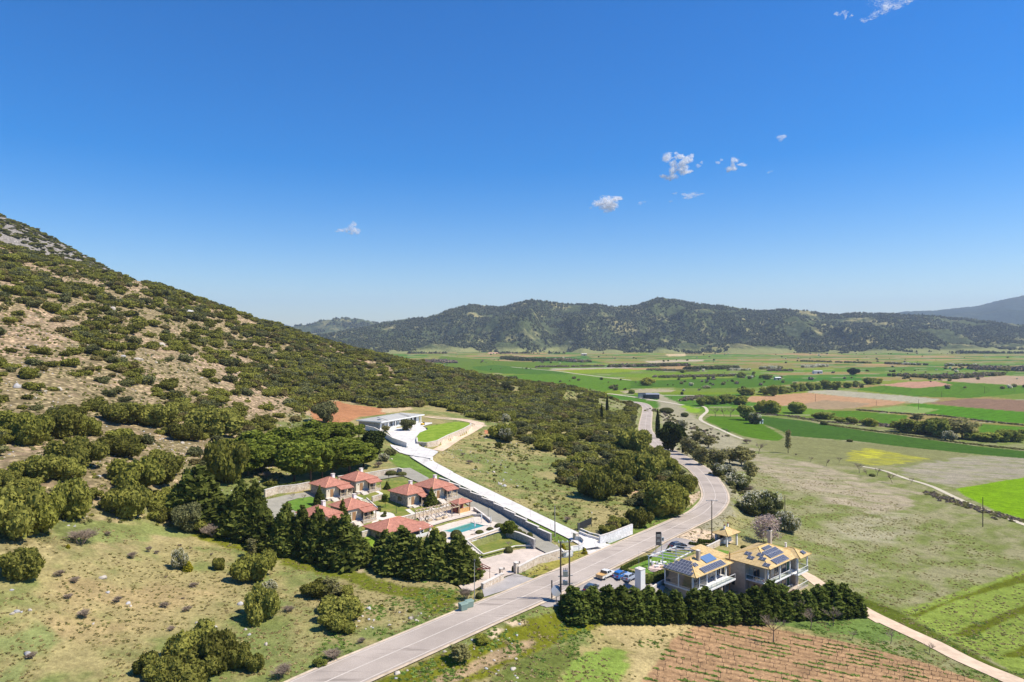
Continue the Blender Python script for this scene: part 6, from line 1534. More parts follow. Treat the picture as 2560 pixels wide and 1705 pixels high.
plants('z4c', [(90, 560, -20, 420, 'conifer0', 'bulky dark conifer at the far left end of the boundary row', 'conifer', CG), (-60, 520, -10, 330, 'conifer2', 'broad conifer with yellowish tips left of the bulky dark one', 'conifer', CG), (280, 600, 200, 300, 'conifer1', 'mid green conifer between the bulky dark one and the tall pair', 'conifer', CG),
   (540, 720, 150, 380, 'conifer1', 'left of the tall pair of conifers by the grey lane', 'conifer', CG), (710, 760, 100, 340, 'conifer2', 'right of the tall pair of conifers by the grey lane', 'conifer', CG), (840, 850, 470, 320, 'conifer0', 'low spreading conifer between the tall pair and the row', 'conifer', CG)])
plants('z6b', [(940, 1020, 700, 230, 'conifer1', 'slim conifer against the wall of the largest house', 'conifer', CG), (1110, 1090, 640, 440, 'conifer0', 'broad conifer in front of the largest house porch', 'conifer', CG), (1460, 870, 665, 140, 'golden', 'golden yellow cypress between house porch and pool', 'cypress'),
   (1290, 1160, 800, 330, 'conifer2', 'low dark conifer at the foot of the second group', 'conifer', CG), (1470, 1160, 690, 320, 'conifer1', 'conifer in front of the golden cypress', 'conifer', CG), (1700, 1190, 760, 400, 'conifer2', 'rightmost conifer of the row beside the forecourt', 'conifer', CG), (1040, 1130, 820, 300, 'conifer2', 'dark conifer low in the second group on its left', 'conifer', CG),
   (245, 435, 225, 110, 'fir', 'small dark fir by the upper left cottage', 'fir'), (492, 640, 370, 140, 'fir', 'pointed fir in front of the middle cottage', 'fir'), (957, 265, 175, 60, 'fir', 'little fir on the upper oval lawn', 'fir'), (1425, 440, 245, 125, 'fir', 'round topped fir between the two right cottages', 'fir'),
   (938, 460, 310, 70, 'small_tree', 'small round headed tree left of the front right cottage', 'tree'), (795, 575, 460, 50, 'small_tree', 'small lollipop tree by the stone circle path', 'tree'), (935, 535, 488, 34, 'topiary0', 'clipped ball bush in the stone circle', 'bush'), (920, 555, 525, 60, 'topiary1', 'low clipped cushion bush in the stone circle', 'bush'),
   (872, 495, 448, 45, 'topiary0', 'clipped ball bush at the foot of the stairway', 'bush'), (1380, 600, 545, 45, 'topiary1', 'yellowish clipped bush under the long pergola', 'bush'), (1540, 790, 705, 80, 'topiary0', 'dark round bush left of the pool', 'bush'), (1685, 800, 690, 120, 'topiary1', 'large clipped mushroom bush at the near pool edge', 'bush'), (1735, 810, 740, 80, 'topiary0', 'dark bush behind the mushroom bush', 'bush'), (1700, 860, 780, 60, 'topiary0', 'small upright bush below the mushroom bush', 'bush'),
   (2135, 680, 620, 90, 'topiary1', 'clipped bush at the right corner of the pool terrace', 'bush'), (2040, 710, 660, 75, 'topiary0', 'clipped bush second from the right on the arcade wall', 'bush'), (1930, 745, 690, 85, 'topiary1', 'clipped bush in the middle above the arcade wall', 'bush'), (1860, 760, 710, 60, 'brush1', 'spiky grey palm like shrub above the arcade wall', 'shrub'), (2240, 760, 590, 105, 'pine0', 'tall bushy evergreen at the corner of the arcade wall', 'tree'),
   (1000, 118, 65, 110, 'topiary0', 'left low dark shrub at the top of the service lane', 'bush'), (1110, 122, 80, 100, 'topiary1', 'right low dark shrub at the top of the service lane', 'bush'), (925, 395, 310, 50, 'topiary0', 'dark green clipped hedge block between the cottages', 'bush')])
plants('z2c', [(1030, 400, 290, 150, 'topiary0', 'dark clipped bush on the side wall above the lower lawn', 'bush'), (1120, 440, 340, 120, 'topiary1', 'second dark clipped bush on the side wall', 'bush'), (1240, 470, 355, 110, 'topiary0', 'grey green round bush near the end of the side wall', 'bush'), (1300, 540, 440, 90, 'topiary1', 'last grey green bush at the end of the side wall', 'bush'), (870, 730, 600, 140, 'topiary0', 'dark cushion shrub under the twisted bare tree', 'bush'), (1835, 680, 560, 170, 'golden', 'bright yellow green shrub at the corner of the forecourt', 'shrub'),
   (945, 1080, 950, 50, 'topiary1', 'narrow clipped bush behind the stone gate pillar', 'bush'), (900, 650, 430, 330, 'bare1', 'pale twisted bare tree on the lower lawn', 'tree'), (110, 1560, 1240, 200, 'brush1', 'bare brown shrub beside the tall lamp post', 'shrub'), (350, 1530, 1430, 140, 'topiary1', 'spiky low plant at the wall end by the road', 'bush')])
HG = 'dense cypress hedge between hotel and vineyard'
hx = [(795, 1168, 875, 215), (945, 1165, 900, 150), (1075, 1170, 905, 150), (1190, 1172, 905, 150), (1305, 1175, 915, 150), (1420, 1178, 900, 160), (1530, 1180, 915, 150), (1645, 1182, 925, 130), (1800, 1186, 925, 150), (1895, 1186, 905, 160), (2005, 1186, 925, 150), (2105, 1184, 935, 150), (2210, 1183, 950, 150), (2320, 1180, 900, 170)]
plants('z2', [(x, yb, yt, w_, 'hedge%d' % (i % 3), ordn(i) + ' dark cypress from the left in the hedge below the hotel', 'hedge tree', HG) for i, (x, yb, yt, w_) in enumerate(hx)])
hx = [(1345, 815, 620, 130), (1435, 815, 510, 150), (1540, 812, 570, 150), (1640, 815, 575, 150), (1740, 812, 580, 150), (1840, 805, 560, 150), (1940, 800, 535, 160), (2045, 795, 540, 150), (2140, 790, 610, 140)]
plants('z3', [(x, yb, yt, w_, 'hedge%d' % (i % 3), ordn(len(hx) - 1 - i) + ' dark cypress from the right end of the hedge below the hotel', 'hedge tree', HG) for i, (x, yb, yt, w_) in enumerate(hx)])
PG = 'pines in the grove above the cottages'
pg = [(800, 1210, 640, 350, 'nearest pine left of centre at the front of the grove'), (1040, 1195, 610, 270, 'front pine with a bare trunk right of the nearest one'), (1210, 1150, 630, 270, 'front pine in the middle of the grove'), (1360, 1110, 640, 240, 'slender front pine, second group from the right'), (1610, 1070, 615, 340, 'wide pine above the far cottage'), (1820, 990, 640, 290, 'rightmost tall pine of the grove edge'),
  (180, 930, 480, 320, 'pine at the left end of the grove'), (420, 960, 520, 340, 'broad pine behind the dead shrub'), (120, 1130, 650, 300, 'low pine at the lower left of the grove'), (330, 1060, 680, 300, 'pine just left of the nearest one'), (620, 950, 430, 320, 'second row pine above the nearest one'), (830, 830, 420, 320, 'third row pine in the left half'), (1060, 760, 330, 280, 'upper pine in the middle of the grove'), (1330, 680, 350, 330, 'yellowish upper pine near the villa road'), (1520, 660, 340, 260, 'upper right pine below the red earth'), (1000, 960, 560, 280, 'hidden pine behind the front row'), (1450, 860, 560, 280, 'pine behind the slender front one'), (1700, 800, 560, 250, 'small pine right of the wide one')]
plants('z3g', [(x, yb, yt, w_, 'pine%d' % (i % 3), lb, 'pine', PG) for i, (x, yb, yt, w_, lb) in enumerate(pg)])
plants('z3g', [(1960, 830, 450, 330, 'darkpine', 'dark spreading pine beside the white ramp wall', 'pine'), (1750, 600, 355, 210, 'small_tree', 'round green tree at the left corner of the villa', 'tree'), (1240, 340, 20, 310, 'olive', 'olive brown leaning tree on the edge of the red earth', 'tree'), (380, 1150, 1000, 180, 'brush0', 'bare grey shrub in the shade of the grove', 'shrub'), (480, 1240, 1120, 150, 'olive', 'grey green bush on the bank behind the garden wall', 'bush'), (780, 1460, 1300, 80, 'bare0', 'sapling on the left lawn by the garden wall', 'tree'), (930, 1480, 1330, 70, 'bare1', 'thin second sapling on the left lawn', 'tree'), (2010, 990, 860, 200, 'brush2', 'brown thicket right of the grove', 'shrub'), (2120, 900, 790, 160, 'white', 'pale flowering shrub right of the dark pine', 'shrub')])
plants('z8b', [(820, 450, 270, 190, 'olive', 'round olive tree on the villa plaza', 'olive tree'), (500, 470, 360, 110, 'grove0', 'thin young olive tree at the villa corner', 'olive tree'), (345, 460, 400, 60, 'golden', 'bright green shrub at the end of the villa wall', 'shrub'), (510, 545, 480, 180, 'golden', 'low yellow green hedge bed beside the villa ramp', 'shrub'), (2250, 320, 215, 160, 'white', 'pale blossoming bush at the edge of the oaks behind the villa', 'shrub'), (2260, 620, 430, 180, 'darkwhite', 'dark bush crowned with white blossom right of the oval lawn', 'bush'), (1640, 820, 750, 90, 'brush0', 'small bare bush in the field below the oval lawn', 'shrub'), (1720, 940, 850, 110, 'brush1', 'grey bare bush lower in the field', 'shrub'), (1860, 900, 860, 70, 'brush2', 'tiny bare bush in the middle of the field', 'shrub'), (2190, 970, 930, 70, 'brush0', 'tiny bare bush at the right of the field', 'shrub')])
plants('z6', [(485, 660, 410, 34, 'cypress', 'tall slim cypress beside the road, left of the dark pine', 'cypress'), (548, 640, 525, 20, 'cypress', 'thin small cypress just left of the dark roadside pine', 'cypress'), (610, 770, 525, 170, 'darkpine', 'big black green pine on the roadside', 'pine'), (697, 780, 690, 20, 'cypress', 'short dark cypress at the right foot of the roadside pine', 'cypress'),
   (60, 460, 290, 22, 'cypress', 'slim cypress in the oaks above the road top', 'cypress'), (14, 500, 360, 20, 'cypress', 'second slim cypress left in the oaks above the road top', 'cypress'),
   (735, 800, 600, 120, 'grove0', 'loose grey green tree right of the roadside pine', 'tree'), (800, 840, 660, 130, 'grove1', 'loose olive green tree nearest the road kerb', 'tree'), (850, 885, 700, 150, 'grove2', 'low dark loose tree on the verge', 'tree'), (820, 700, 580, 140, 'grove2', 'sparse tree high behind the verge', 'tree'), (960, 875, 700, 170, 'grove0', 'rounded olive tree in the middle of the verge grove', 'tree'), (910, 740, 620, 160, 'grove1', 'upper middle tree of the verge grove', 'tree'), (1010, 900, 740, 150, 'grove2', 'fuller tree above the white blossom', 'tree'), (1090, 870, 700, 180, 'grove0', 'wide tree right of the middle of the verge grove', 'tree'), (1190, 890, 700, 190, 'grove1', 'tall grey tree at the right of the verge grove', 'tree'), (1265, 1000, 820, 140, 'grove2', 'bushy grey green tree at the lower right of the grove', 'tree'), (1240, 860, 710, 130, 'grove0', 'rightmost upper tree of the verge grove', 'tree'),
   (1080, 985, 885, 120, 'white', 'bright white blossoming bush beside the road bend', 'shrub'), (1000, 975, 880, 110, 'darkwhite', 'dark bush left of the bright white blossom', 'bush'), (1150, 1090, 960, 170, 'darkwhite', 'green brown thicket below the bright white blossom', 'bush'), (1240, 1120, 1010, 150, 'brush1', 'brown bare thicket on the slope right of the bend', 'shrub'), (1265, 1290, 1130, 190, 'darkwhite', 'dark green bush outside the bend with pale top', 'bush'), (1420, 1310, 1110, 160, 'darkwhite', 'dark bush with white blossom right of the bend', 'bush'), (1300, 1190, 1100, 140, 'white', 'pale blossoming shrub behind the dark green bush', 'shrub'), (1580, 1445, 1285, 190, 'white', 'big creamy blossoming shrub beside the meadow pole', 'shrub'), (1405, 1565, 1305, 240, 'pink', 'large pink blossoming tree behind the hotel', 'tree'),
   (1335, 790, 640, 120, 'bare0', 'bare tree at the upper edge of the meadow', 'tree'), (1582, 785, 590, 44, 'poplar', 'pale young poplar alone at the field edge', 'tree'), (1770, 855, 790, 60, 'bare1', 'leftmost small bare tree of the meadow row', 'tree'), (1905, 892, 800, 90, 'bare2', 'second bare tree of the meadow row', 'tree'), (2010, 865, 780, 90, 'bare0', 'third bare tree of the meadow row', 'tree'), (2180, 952, 825, 120, 'bare1', 'dense bare tree near the yellow flowers', 'tree'), (2250, 980, 890, 50, 'bare2', 'thin bare tree right of the dense one', 'tree'), (2330, 975, 865, 75, 'bare0', 'bare tree beyond the thin one, by the track', 'tree'), (930, 612, 540, 60, 'bare1', 'small bare tree beside the double track bend', 'tree'), (1065, 612, 560, 40, 'bare2', 'tiny bare tree between track and crop', 'tree'),
   (560, 450, 400, 110, 'topiary0', 'dark bush near the top of the road', 'bush'), (712, 478, 440, 60, 'topiary1', 'dark bush between the lime strip and the grove', 'bush'), (810, 485, 440, 40, 'bare0', 'small leafless tree beside the double track', 'tree'), (700, 560, 505, 70, 'white', 'faint pale shrub behind the roadside pine', 'shrub'), (1240, 705, 645, 80, 'brush2', 'brown shrub at the track end by the meadow', 'shrub')])
VG = 'spring green trees across the valley fields'
vl = [(395, 212, 148, 95), (860, 385, 310, 80), (905, 372, 295, 70), (955, 372, 300, 80), (1040, 370, 290, 80), (1085, 360, 280, 90), (1185, 372, 300, 110), (1225, 505, 375, 125), (1370, 440, 345, 80), (1452, 452, 340, 110), (1662, 447, 352, 115), (1900, 495, 435, 120), (1840, 490, 440, 70), (2112, 532, 480, 90), (2010, 520, 475, 80), (2275, 550, 495, 90), (1330, 430, 370, 60),
  (1215, 298, 228, 90), (1270, 295, 240, 60), (1380, 290, 225, 90), (1460, 302, 200, 80), (1530, 282, 215, 80), (1590, 275, 225, 60), (1640, 268, 190, 60), (1700, 262, 195, 60), (1765, 255, 185, 70), (1825, 250, 185, 60), (1905, 245, 168, 90), (1990, 250, 175, 80), (2080, 235, 180, 70), (2150, 228, 175, 50), (2270, 205, 145, 90), (2340, 200, 150, 60), (1185, 148, 100, 60), (1290, 152, 115, 30), (1405, 162, 115, 75), (1350, 155, 125, 25), (700, 108, 80, 80)]
lbl = ['pair of yellow green trees alone in the middle of the green field']
plants('z6', [(x, yb, yt, w_, 'willow%d' % (i % 3), lbl[0] if i == 0 else ('spring green tree in the thicket past the double track, ' if i < 7 else 'spring green tree along the brook past the pump house, ' if i < 17 else 'spring green tree in the long willow row, ' if i < 33 else 'spring green tree by the far white shed, ') + ordn((i if i < 7 else i - 7 if i < 17 else i - 17 if i < 33 else i - 33)) + ' from the left', 'tree', VG) for i, (x, yb, yt, w_) in enumerate(vl)])
plants('z6', [(970, 475, 355, 150, 'bare0', 'left brown bare tree of the pair behind the crop field', 'tree'), (1095, 480, 355, 160, 'bare1', 'right brown bare tree of the pair behind the crop field', 'tree'), (1045, 470, 370, 120, 'bare2', 'brown bare tree squeezed between the pair', 'tree'), (1305, 535, 450, 85, 'darkwhite', 'dark round bush beside the white pump house', 'bush'), (1250, 145, 80, 60, 'bare0', 'grey bare tree by the far sheds', 'tree'), (2190, 235, 165, 80, 'bare1', 'grey bare tree in the willow row', 'tree'), (2135, 128, 68, 75, 'darkpine', 'wide dark tree alone in the far green field', 'tree'), (690, 292, 265, 25, 'topiary0', 'small bush on the far road', 'bush'), (600, 335, 295, 18, 'bare1', 'tiny sapling right of the roadside sheds', 'tree'), (785, 365, 265, 60, 'bare2', 'bare tree at the start of the thicket', 'tree'), (265, 282, 250, 50, 'willow0', 'low green bush by the far road', 'bush'), (895, 238, 215, 110, 'white', 'pale flowering bush line in the green field', 'shrub'), (1885, 545, 515, 50, 'topiary1', 'dark brown bush on the ditch bank', 'bush')])
z7l = [(1330, 292, 170, 250), (1260, 270, 200, 110), (1450, 290, 180, 140), (1520, 310, 160, 170), (1600, 335, 165, 150), (1690, 320, 150, 200), (1800, 340, 140, 230), (1400, 195, 120, 130), (1890, 355, 275, 150), (1990, 365, 300, 110), (2060, 372, 285, 150), (2160, 372, 255, 110), (2260, 370, 265, 130), (2360, 360, 250, 90), (330, 118, 8, 120), (105, 122, 15, 110), (20, 112, 0, 90), (600, 172, 100, 120), (515, 165, 115, 70), (820, 205, 150, 90), (720, 200, 155, 90), (985, 235, 160, 100)]
plants('z7', [(x, yb, yt, w_, 'willow%d' % (i % 3) if i not in (5, 6, 7) else 'grove%d' % (i % 3), 'leafy tree of the thicket along the ditch on the right, %s from its left end' % ordn(i) if i < 14 else 'leafy tree on the ditch bank left of the thicket, %s listed from the hedge gap' % ordn(i - 14), 'tree', VG) for i, (x, yb, yt, w_) in enumerate(z7l)])
plants('z7', [(1690, 365, 280, 115, 'white', 'pinkish white blossoming bush in front of the ditch thicket', 'shrub'), (800, 372, 348, 50, 'topiary0', 'small dark bush on the near edge of the long crop strip', 'bush'), (565, 215, 185, 50, 'topiary1', 'dark little bush on the ditch bank', 'bush'), (1345, 745, 660, 70, 'bare1', 'last bare tree of the row, beside the pale track', 'tree'), (1180, 740, 600, 90, 'bare2', 'bare tree next to last in the row, left of the pale track', 'tree'), (320, 492, 470, 60, 'brush0', 'dead low bush left of the meadow row', 'shrub'), (1000, 680, 655, 50, 'topiary0', 'low dark bush under the meadow row', 'bush')])
plants('z3', [(1457, 1028, 640, 190, 'bare0', 'tall bare tree standing in the vineyard edge', 'tree'), (1662, 822, 560, 170, 'bare1', 'bare tree in front of the hedge, left of its right end', 'tree'), (1772, 918, 700, 130, 'bare2', 'bare tree on the grass below the hedge', 'tree'), (1962, 892, 670, 150, 'bare0', 'bare tree on the grass near the hedge end', 'tree'), (2122, 1002, 880, 120, 'bare1', 'small bare tree on the grass left of the dirt road', 'tree'),
   (840, 132, 55, 100, 'bare2', 'spreading bare tree on the sandy lot by the bend', 'tree'), (935, 185, 90, 90, 'bare0', 'bare tree at the foot of the bend pole', 'tree'), (575, 262, 205, 36, 'fir', 'little fir behind the sign board', 'fir'), (950, 190, 148, 36, 'topiary0', 'clipped ball bush beside the bend pole', 'bush'), (1210, 240, 210, 50, 'topiary1', 'yellow green clipped bush by the kiosk', 'bush')])
plants('z3c', [(1045, 1022, 840, 110, 'bare2', 'thin bare sapling between vineyard and dirt road', 'tree'), (1428, 1112, 955, 100, 'bare0', 'thin bare sapling at the side of the dirt road', 'tree'), (1290, 725, 630, 70, 'bare1', 'whip thin sapling in the striped field', 'tree'), (1430, 680, 600, 50, 'bare2', 'second whip thin sapling in the striped field', 'tree'), (1880, 850, 760, 80, 'bare0', 'faint sapling in the second green stripe', 'tree')])
# meadow shrubs on the left
MS = [(985, 1165, 1085, 60), (1095, 1120, 1045, 40), (425, 1292, 1225, 75), (565, 1342, 1270, 60), (500, 1462, 1400, 55), (850, 1485, 1420, 60), (1210, 1530, 1465, 65), (1375, 1550, 1490, 95), (1345, 1465, 1440, 45), (1155, 1135, 1085, 30), (795, 1000, 940, 40), (1320, 1072, 1045, 60), (1400, 1090, 1070, 40), (1220, 1305, 1285, 30), (1550, 1140, 1115, 40), (1430, 1380, 1320, 150)]
plants('z5', [(x, yb, yt, w_, 'brush%d' % (i % 3), 'small leafless thorn bush in the left meadow, %s in reading order from the conifer row' % ordn(i), 'shrub', 'leafless thorn bushes in the left meadow') for i, (x, yb, yt, w_) in enumerate(MS)])
plants('z5', [(595, 1058, 900, 215, 'brush1', 'big russet bare shrub at the upper edge of the left meadow', 'shrub'), (1575, 1005, 860, 230, 'brush2', 'large tangled grey dead bush below the dark conifer', 'shrub'), (1320, 1245, 1100, 110, 'white', 'white blossoming bush in the left meadow', 'shrub'), (1380, 1255, 1180, 130, 'golden', 'yellowish low bush at the foot of the white blossom', 'bush'), (500, 1088, 1055, 65, 'golden', 'small yellow green bush by the russet shrub', 'bush'), (1850, 1160, 1020, 70, 'poplar', 'thin sapling with white tips above the twin oaks', 'tree'), (1370, 965, 755, 170, 'olive', 'grey green rounded bush at the foot of the conifers', 'bush')])
plants('zb1', [(670, 440, 340, 140, 'brush0', 'wide leafless bush low in the left meadow', 'shrub'), (1330, 545, 490, 80, 'brush1', 'dark twiggy bush above the oak clump at the bottom', 'shrub'), (260, 760, 685, 70, 'brush2', 'grey twigs beside a pale boulder at the bottom left', 'shrub'), (2160, 905, 760, 190, 'brush0', 'russet bare bush at the bottom by the road', 'shrub'), (2230, 400, 330, 90, 'brush1', 'thin grey bush right of the blossoming oak', 'shrub'), (2085, 260, 160, 120, 'white', 'white blossom tuft on top of the second meadow oak', 'shrub')])
plants('zb2', [(390, 345, 205, 150, 'grove1', 'straw coloured bush in the middle meadow', 'shrub'), (505, 335, 280, 100, 'topiary1', 'low dark green bush beside the straw coloured one', 'bush'), (420, 830, 710, 160, 'brush1', 'grey brown bare bush right of the bottom oaks', 'shrub'), (305, 885, 820, 90, 'willow1', 'small green herb bush near the road', 'bush'), (1052, 545, 430, 60, 'bare2', 'thin leafless sapling beside a leaning stone', 'tree'), (1395, 850, 700, 170, 'grove2', 'yellow green bush on the right verge of the road', 'bush'), (620, 700, 640, 90, 'brush2', 'dark thorn bush between boulders and road', 'shrub'), (1560, 700, 640, 120, 'willow0', 'small green bush on the right verge', 'bush')])
plants('z2', [(720, 350, 285, 90, 'brush0', 'grey twiggy bush above the driveway gate', 'shrub'), (880, 620, 570, 60, 'golden', 'grass clump bush at the driveway mouth', 'bush'), (2260, 330, 100, 1, 'cypress', 'thin', 'x')][:2])
# hedges of the hotel garden (clipped): boxes of leaves
def hedge(label, pts, h, w_, seed=1):
    P = resample(pts, .55); o0 = P[0].copy(); B = [(p[0] - o0[0], p[1] - o0[1], p[2] - o0[2] + h * .5, w_ * .55, w_ * .55, h * .55) for p in P]
    for b_ in range(len(B)): pass
    zmin = min(b[2] for b in B) - h; B = [(b[0], b[1], b[2] - zmin, b[3], b[4], b[5]) for b in B]
    me = foliage('hedge foliage', B, 170 * len(B), .2, seed, [M['hedge']], 1, 0, (.85, 1.08), .9); me.transform(Matrix.Translation((0, 0, zmin))); o = obj('clipped_hedge', me, None, o0); tag(o, label, 'hedge'); return o
hedge('clipped hedge along the road edge of the hotel garden', gp('z2', '1200,755 1300,705 1430,655'), .7, .8)
hedge('clipped hedge between car park and hotel garden', gp('z2', '1200,762 1290,800 1400,838'), .8, .8)
hedge('bulky hedge hanging over the ramp wall by the hotel', gp('z2', '1400,870 1480,850 1550,820'), 1.8, 1.6)
hedge('long clipped hedge at the upper car park', gp('z2', '1770,545 1850,555 1950,570'), .7, .8)
hedge('short clipped hedge on the sandy lot', gp('z2', '1845,525 1935,530'), .8, .9)
hedge('brown clipped hedge on top of the left garden wall', gp('z3g', '340,1350 600,1290 1010,1225'), .9, .9, 4)

# ---- oaks and bushes of the slope
OAKN = [('z5', 1870, 1345, 300, 220, 'round oak bush with a flat shadow in the left meadow'), ('z5', 140, 1340, 300, 220, 'dark oak bush cut by the left edge of the photo'), ('z5', 1605, 1255, 100, 95, 'small dark oak bush left of the round one'), ('zb1', 2030, 500, 270, 330, 'upright oak bush with white blossom on its crown'),
 ('zb1', 1510, 800, 380, 280, 'top oak of the clump at the bottom of the photo'), ('zb1', 1680, 900, 330, 300, 'olive tinted oak in the middle of the bottom clump'), ('zb1', 1840, 850, 220, 200, 'right oak of the bottom clump'), ('zb1', 1250, 960, 300, 200, 'grey tinted oak at the left of the bottom clump'), ('zb1', 1490, 990, 380, 220, 'lowest oak of the bottom clump'), ('zb1', 1150, 900, 200, 160, 'bright green oak at the left shoulder of the bottom clump'), ('zb1', 1970, 875, 160, 140, 'small separate oak right of the bottom clump'),
 ('z5', 80, 1020, 420, 360, 'massive oak on the left edge above the meadow'), ('z5', 280, 1000, 340, 310, 'massive oak right of the edge one'), ('z5', 540, 905, 350, 280, 'broad olive tinted oak above the russet shrub'), ('z5', 940, 890, 300, 250, 'rounded oak standing alone left of the conifers'), ('z5', 880, 432, 260, 165, 'round oak alone on the stony slope'), ('z5', 1010, 680, 360, 250, 'wide oak behind the rounded one'), ('z5', 1250, 560, 260, 150, 'oak at the upper edge of the thicket'),
 ('z5', 290, 610, 340, 200, 'olive oak below the big thicket'), ('z5', 470, 600, 230, 160, 'yellowish oak right of the olive one'), ('z5', 570, 510, 340, 230, 'grey green oak at the lower right of the big thicket'), ('z5', 250, 350, 300, 220, 'left oak of the big thicket'), ('z5', 440, 310, 300, 240, 'tallest oak of the big thicket'), ('z5', 610, 280, 200, 160, 'right oak of the big thicket'), ('z5', 30, 640, 180, 130, 'bright green oak at the left edge'), ('z5', 100, 250, 260, 150, 'oak at the upper left of the big thicket'),
 ('z5', 900, 185, 330, 160, 'yellow green oak in the long upper thicket'), ('z5', 1150, 210, 300, 170, 'oak in the middle of the long upper thicket'), ('z5', 1350, 305, 220, 140, 'dark oak at the end of the upper thicket'), ('z5', 1570, 280, 420, 200, 'wide dark oak above the pine grove'), ('z5', 1180, 640, 300, 200, 'oak squeezed behind the conifers'),
 ('z5', 1680, 640, 330, 330, 'tall pine like oak at the left of the grove'), ('z5', 1700, 150, 100, 100, 'small oak on the scree above the grove'),
 ('z2', 1530, 300, 460, 260, 'huge dark oak inside the road bend'), ('z2', 1340, 410, 210, 165, 'rounded oak below the huge one by the road'), ('z2', 1000, 180, 330, 260, 'oak in the clump at the field edge'), ('z2', 1190, 140, 170, 110, 'low oak at the right of the field clump'), ('z2', 1700, 110, 260, 140, 'oak right at the road kerb in the bend'),
 ('z6', 380, 1040, 330, 260, 'broad oak above the field clump'), ('z6', 180, 1040, 260, 220, 'oak standing above the dry gap'), ('z6', 690, 1110, 220, 140, 'low oak along the road inside the bend'), ('z6', 560, 990, 240, 150, 'oak above the low roadside one'), ('z6', 300, 800, 330, 220, 'oak high in the belt left of the road'), ('z6', 480, 880, 220, 140, 'oak near the road in the middle of the belt'),
 ('z1', 2210, 345, 210, 150, 'oak right of the villa meadow'), ('z1', 2170, 410, 70, 50, 'tiny oak below the blossoming bush')]
BC = []
for i, (fr, x, yb, w_, h_, lb) in enumerate(OAKN):
    ox, oy, k = FR[fr]; g = G(ox + x / k, oy + (yb - h_ * .12) / k); r_ = w_ / k / F * g.y / 2; hh = h_ / k / F * g.y
    o = obj('oak_bush', BUSHN[i % 4], None, (g.x, g.y, g.z - .1)); o.scale = (r_ * 1.05, r_ * 1.05, min(hh * .95, r_ * 1.9)); o.rotation_euler.z = i * 1.7; tag(o, lb, 'oak bush', 'evergreen oak bushes'); BC.append((g.x, g.y, r_))
# zones for the random oaks
def P4(fr, s): return wpoly(fr, s)
CLEAR = [P4('z4', s) for s in ('50,860 200,860 550,910 480,1000 620,1080 300,1040 60,1010', '780,1150 950,1130 1450,1150 1700,1290 1750,1350 1500,1450 1200,1380 1000,1250 850,1170', '100,450 280,455 400,540 250,545 110,510', '700,830 1000,790 1200,830 1500,900 1650,920 1300,945 1000,880 750,860', '560,570 800,600 950,640 1100,600 1050,720 900,760 700,680 400,620', '1650,1400 1900,1400 2200,1568 1700,1568', '60,1130 230,1180 300,1290 100,1290', '400,1400 700,1430 760,1500 560,1568 400,1500')]
CLEAR += [P4('z5', s) for s in ('700,170 1000,180 1250,230 1240,300 1550,290 1500,380 1350,440 1050,430 1000,300 800,280 700,350', '0,280 100,300 320,390 250,430 60,560 0,420', '1600,0 2150,0 2200,130 2050,230 1850,200 1750,100', '560,600 850,560 1000,430 600,480', '700,650 850,680 800,850 700,850')]
HARD = [P4('z5', '-400,1060 0,1030 350,1000 700,900 1050,900 1400,960 1700,1030 2000,1110 2353,1200 2353,1568 2353,2300 -400,2300'),
        P4('F', '1060,1110 1120,1105 1175,1080 1250,1085 1350,1120 1390,1150 1400,1210 1480,1225 1560,1240 1600,1290 1500,1330 1440,1350 1330,1290 1120,1180'),
        P4('F', '560,1260 640,1230 760,1180 960,1150 1100,1130 1340,1270 1540,1380 1400,1500 1200,1560 900,1500 640,1380'),
        P4('F', '770,1010 850,1000 960,1020 1100,1015 1200,1050 1230,1065 1150,1110 1060,1160 960,1130 890,1090 840,1075 780,1055'),
        P4('z3g', '40,1200 200,800 130,500 900,300 1100,40 1500,300 1800,400 2100,700 2300,1000 1700,1200'),
        P4('z8', '640,730 760,760 870,800 830,815 700,770'), P4('z8', '1190,810 1330,830 1330,910 1200,900'), P4('z8', '1430,880 1700,910 1640,990 1500,990 1430,950'), P4('z1', '1880,200 2355,160 2355,420 1700,420')]
rs = np.random.default_rng(8)
N = 30000; xs = rs.uniform(-620, 140, N); yy = rs.uniform(110, 880, N)
zz = Hf(xs, yy); uu = 1280 + xs / yy * F; vv = 837 - (zz - ZC) / yy * F
ok = (uu > -500) & (uu < 1760) & (zz > 8)
d_, _ = seg_dist(xs, yy, ROAD[::2]); ok &= d_ > 8.5
d_, _ = seg_dist(xs, yy, DRIVE[::2]); ok &= d_ > 9
# road side of the slope only
rx = np.interp(yy, ROAD[:, 1], ROAD[:, 0]); ok &= (xs < rx)
dens = .24 + .66 * sstep(.42, .56, fbm(xs / 34, yy / 30, 91, 4)) + .30 * sstep(-260, 0, xs)
cl = np.zeros(N, bool); hd = np.zeros(N, bool)
for P in CLEAR: cl |= inpoly(xs, yy, P)
for P in HARD: hd |= inpoly(xs, yy, P)
dens = np.where(cl, .08, dens); 
ok &= (rs.uniform(0, 1, N) < dens) & ~hd
k = np.where(ok)[0]; xs, yy, zz, uu, vv = xs[k], yy[k], zz[k], uu[k], vv[k]
rad = rs.uniform(1.5, 3.9, len(k)) * np.where(rs.uniform(0, 1, len(k)) < .12, 1.35, 1.0) * (.78 + .3 * sstep(200, 420, yy)) * np.where(yy > 700, .8, 1)
for bx_, by_, br_ in BC:
    far_ = np.hypot(xs - bx_, yy - by_) > br_ * .8 + rad * .4; xs, yy, zz, uu, vv, rad = [a[far_] for a in (xs, yy, zz, uu, vv, rad)]
ev = np.array([(1000, 1590), (1013, 1600), (1066, 1596), (1090, 1614), (1108, 1632), (1132, 1676), (1170, 1722), (1200, 1743), (1239, 1750), (1280, 1716), (1320, 1640)])
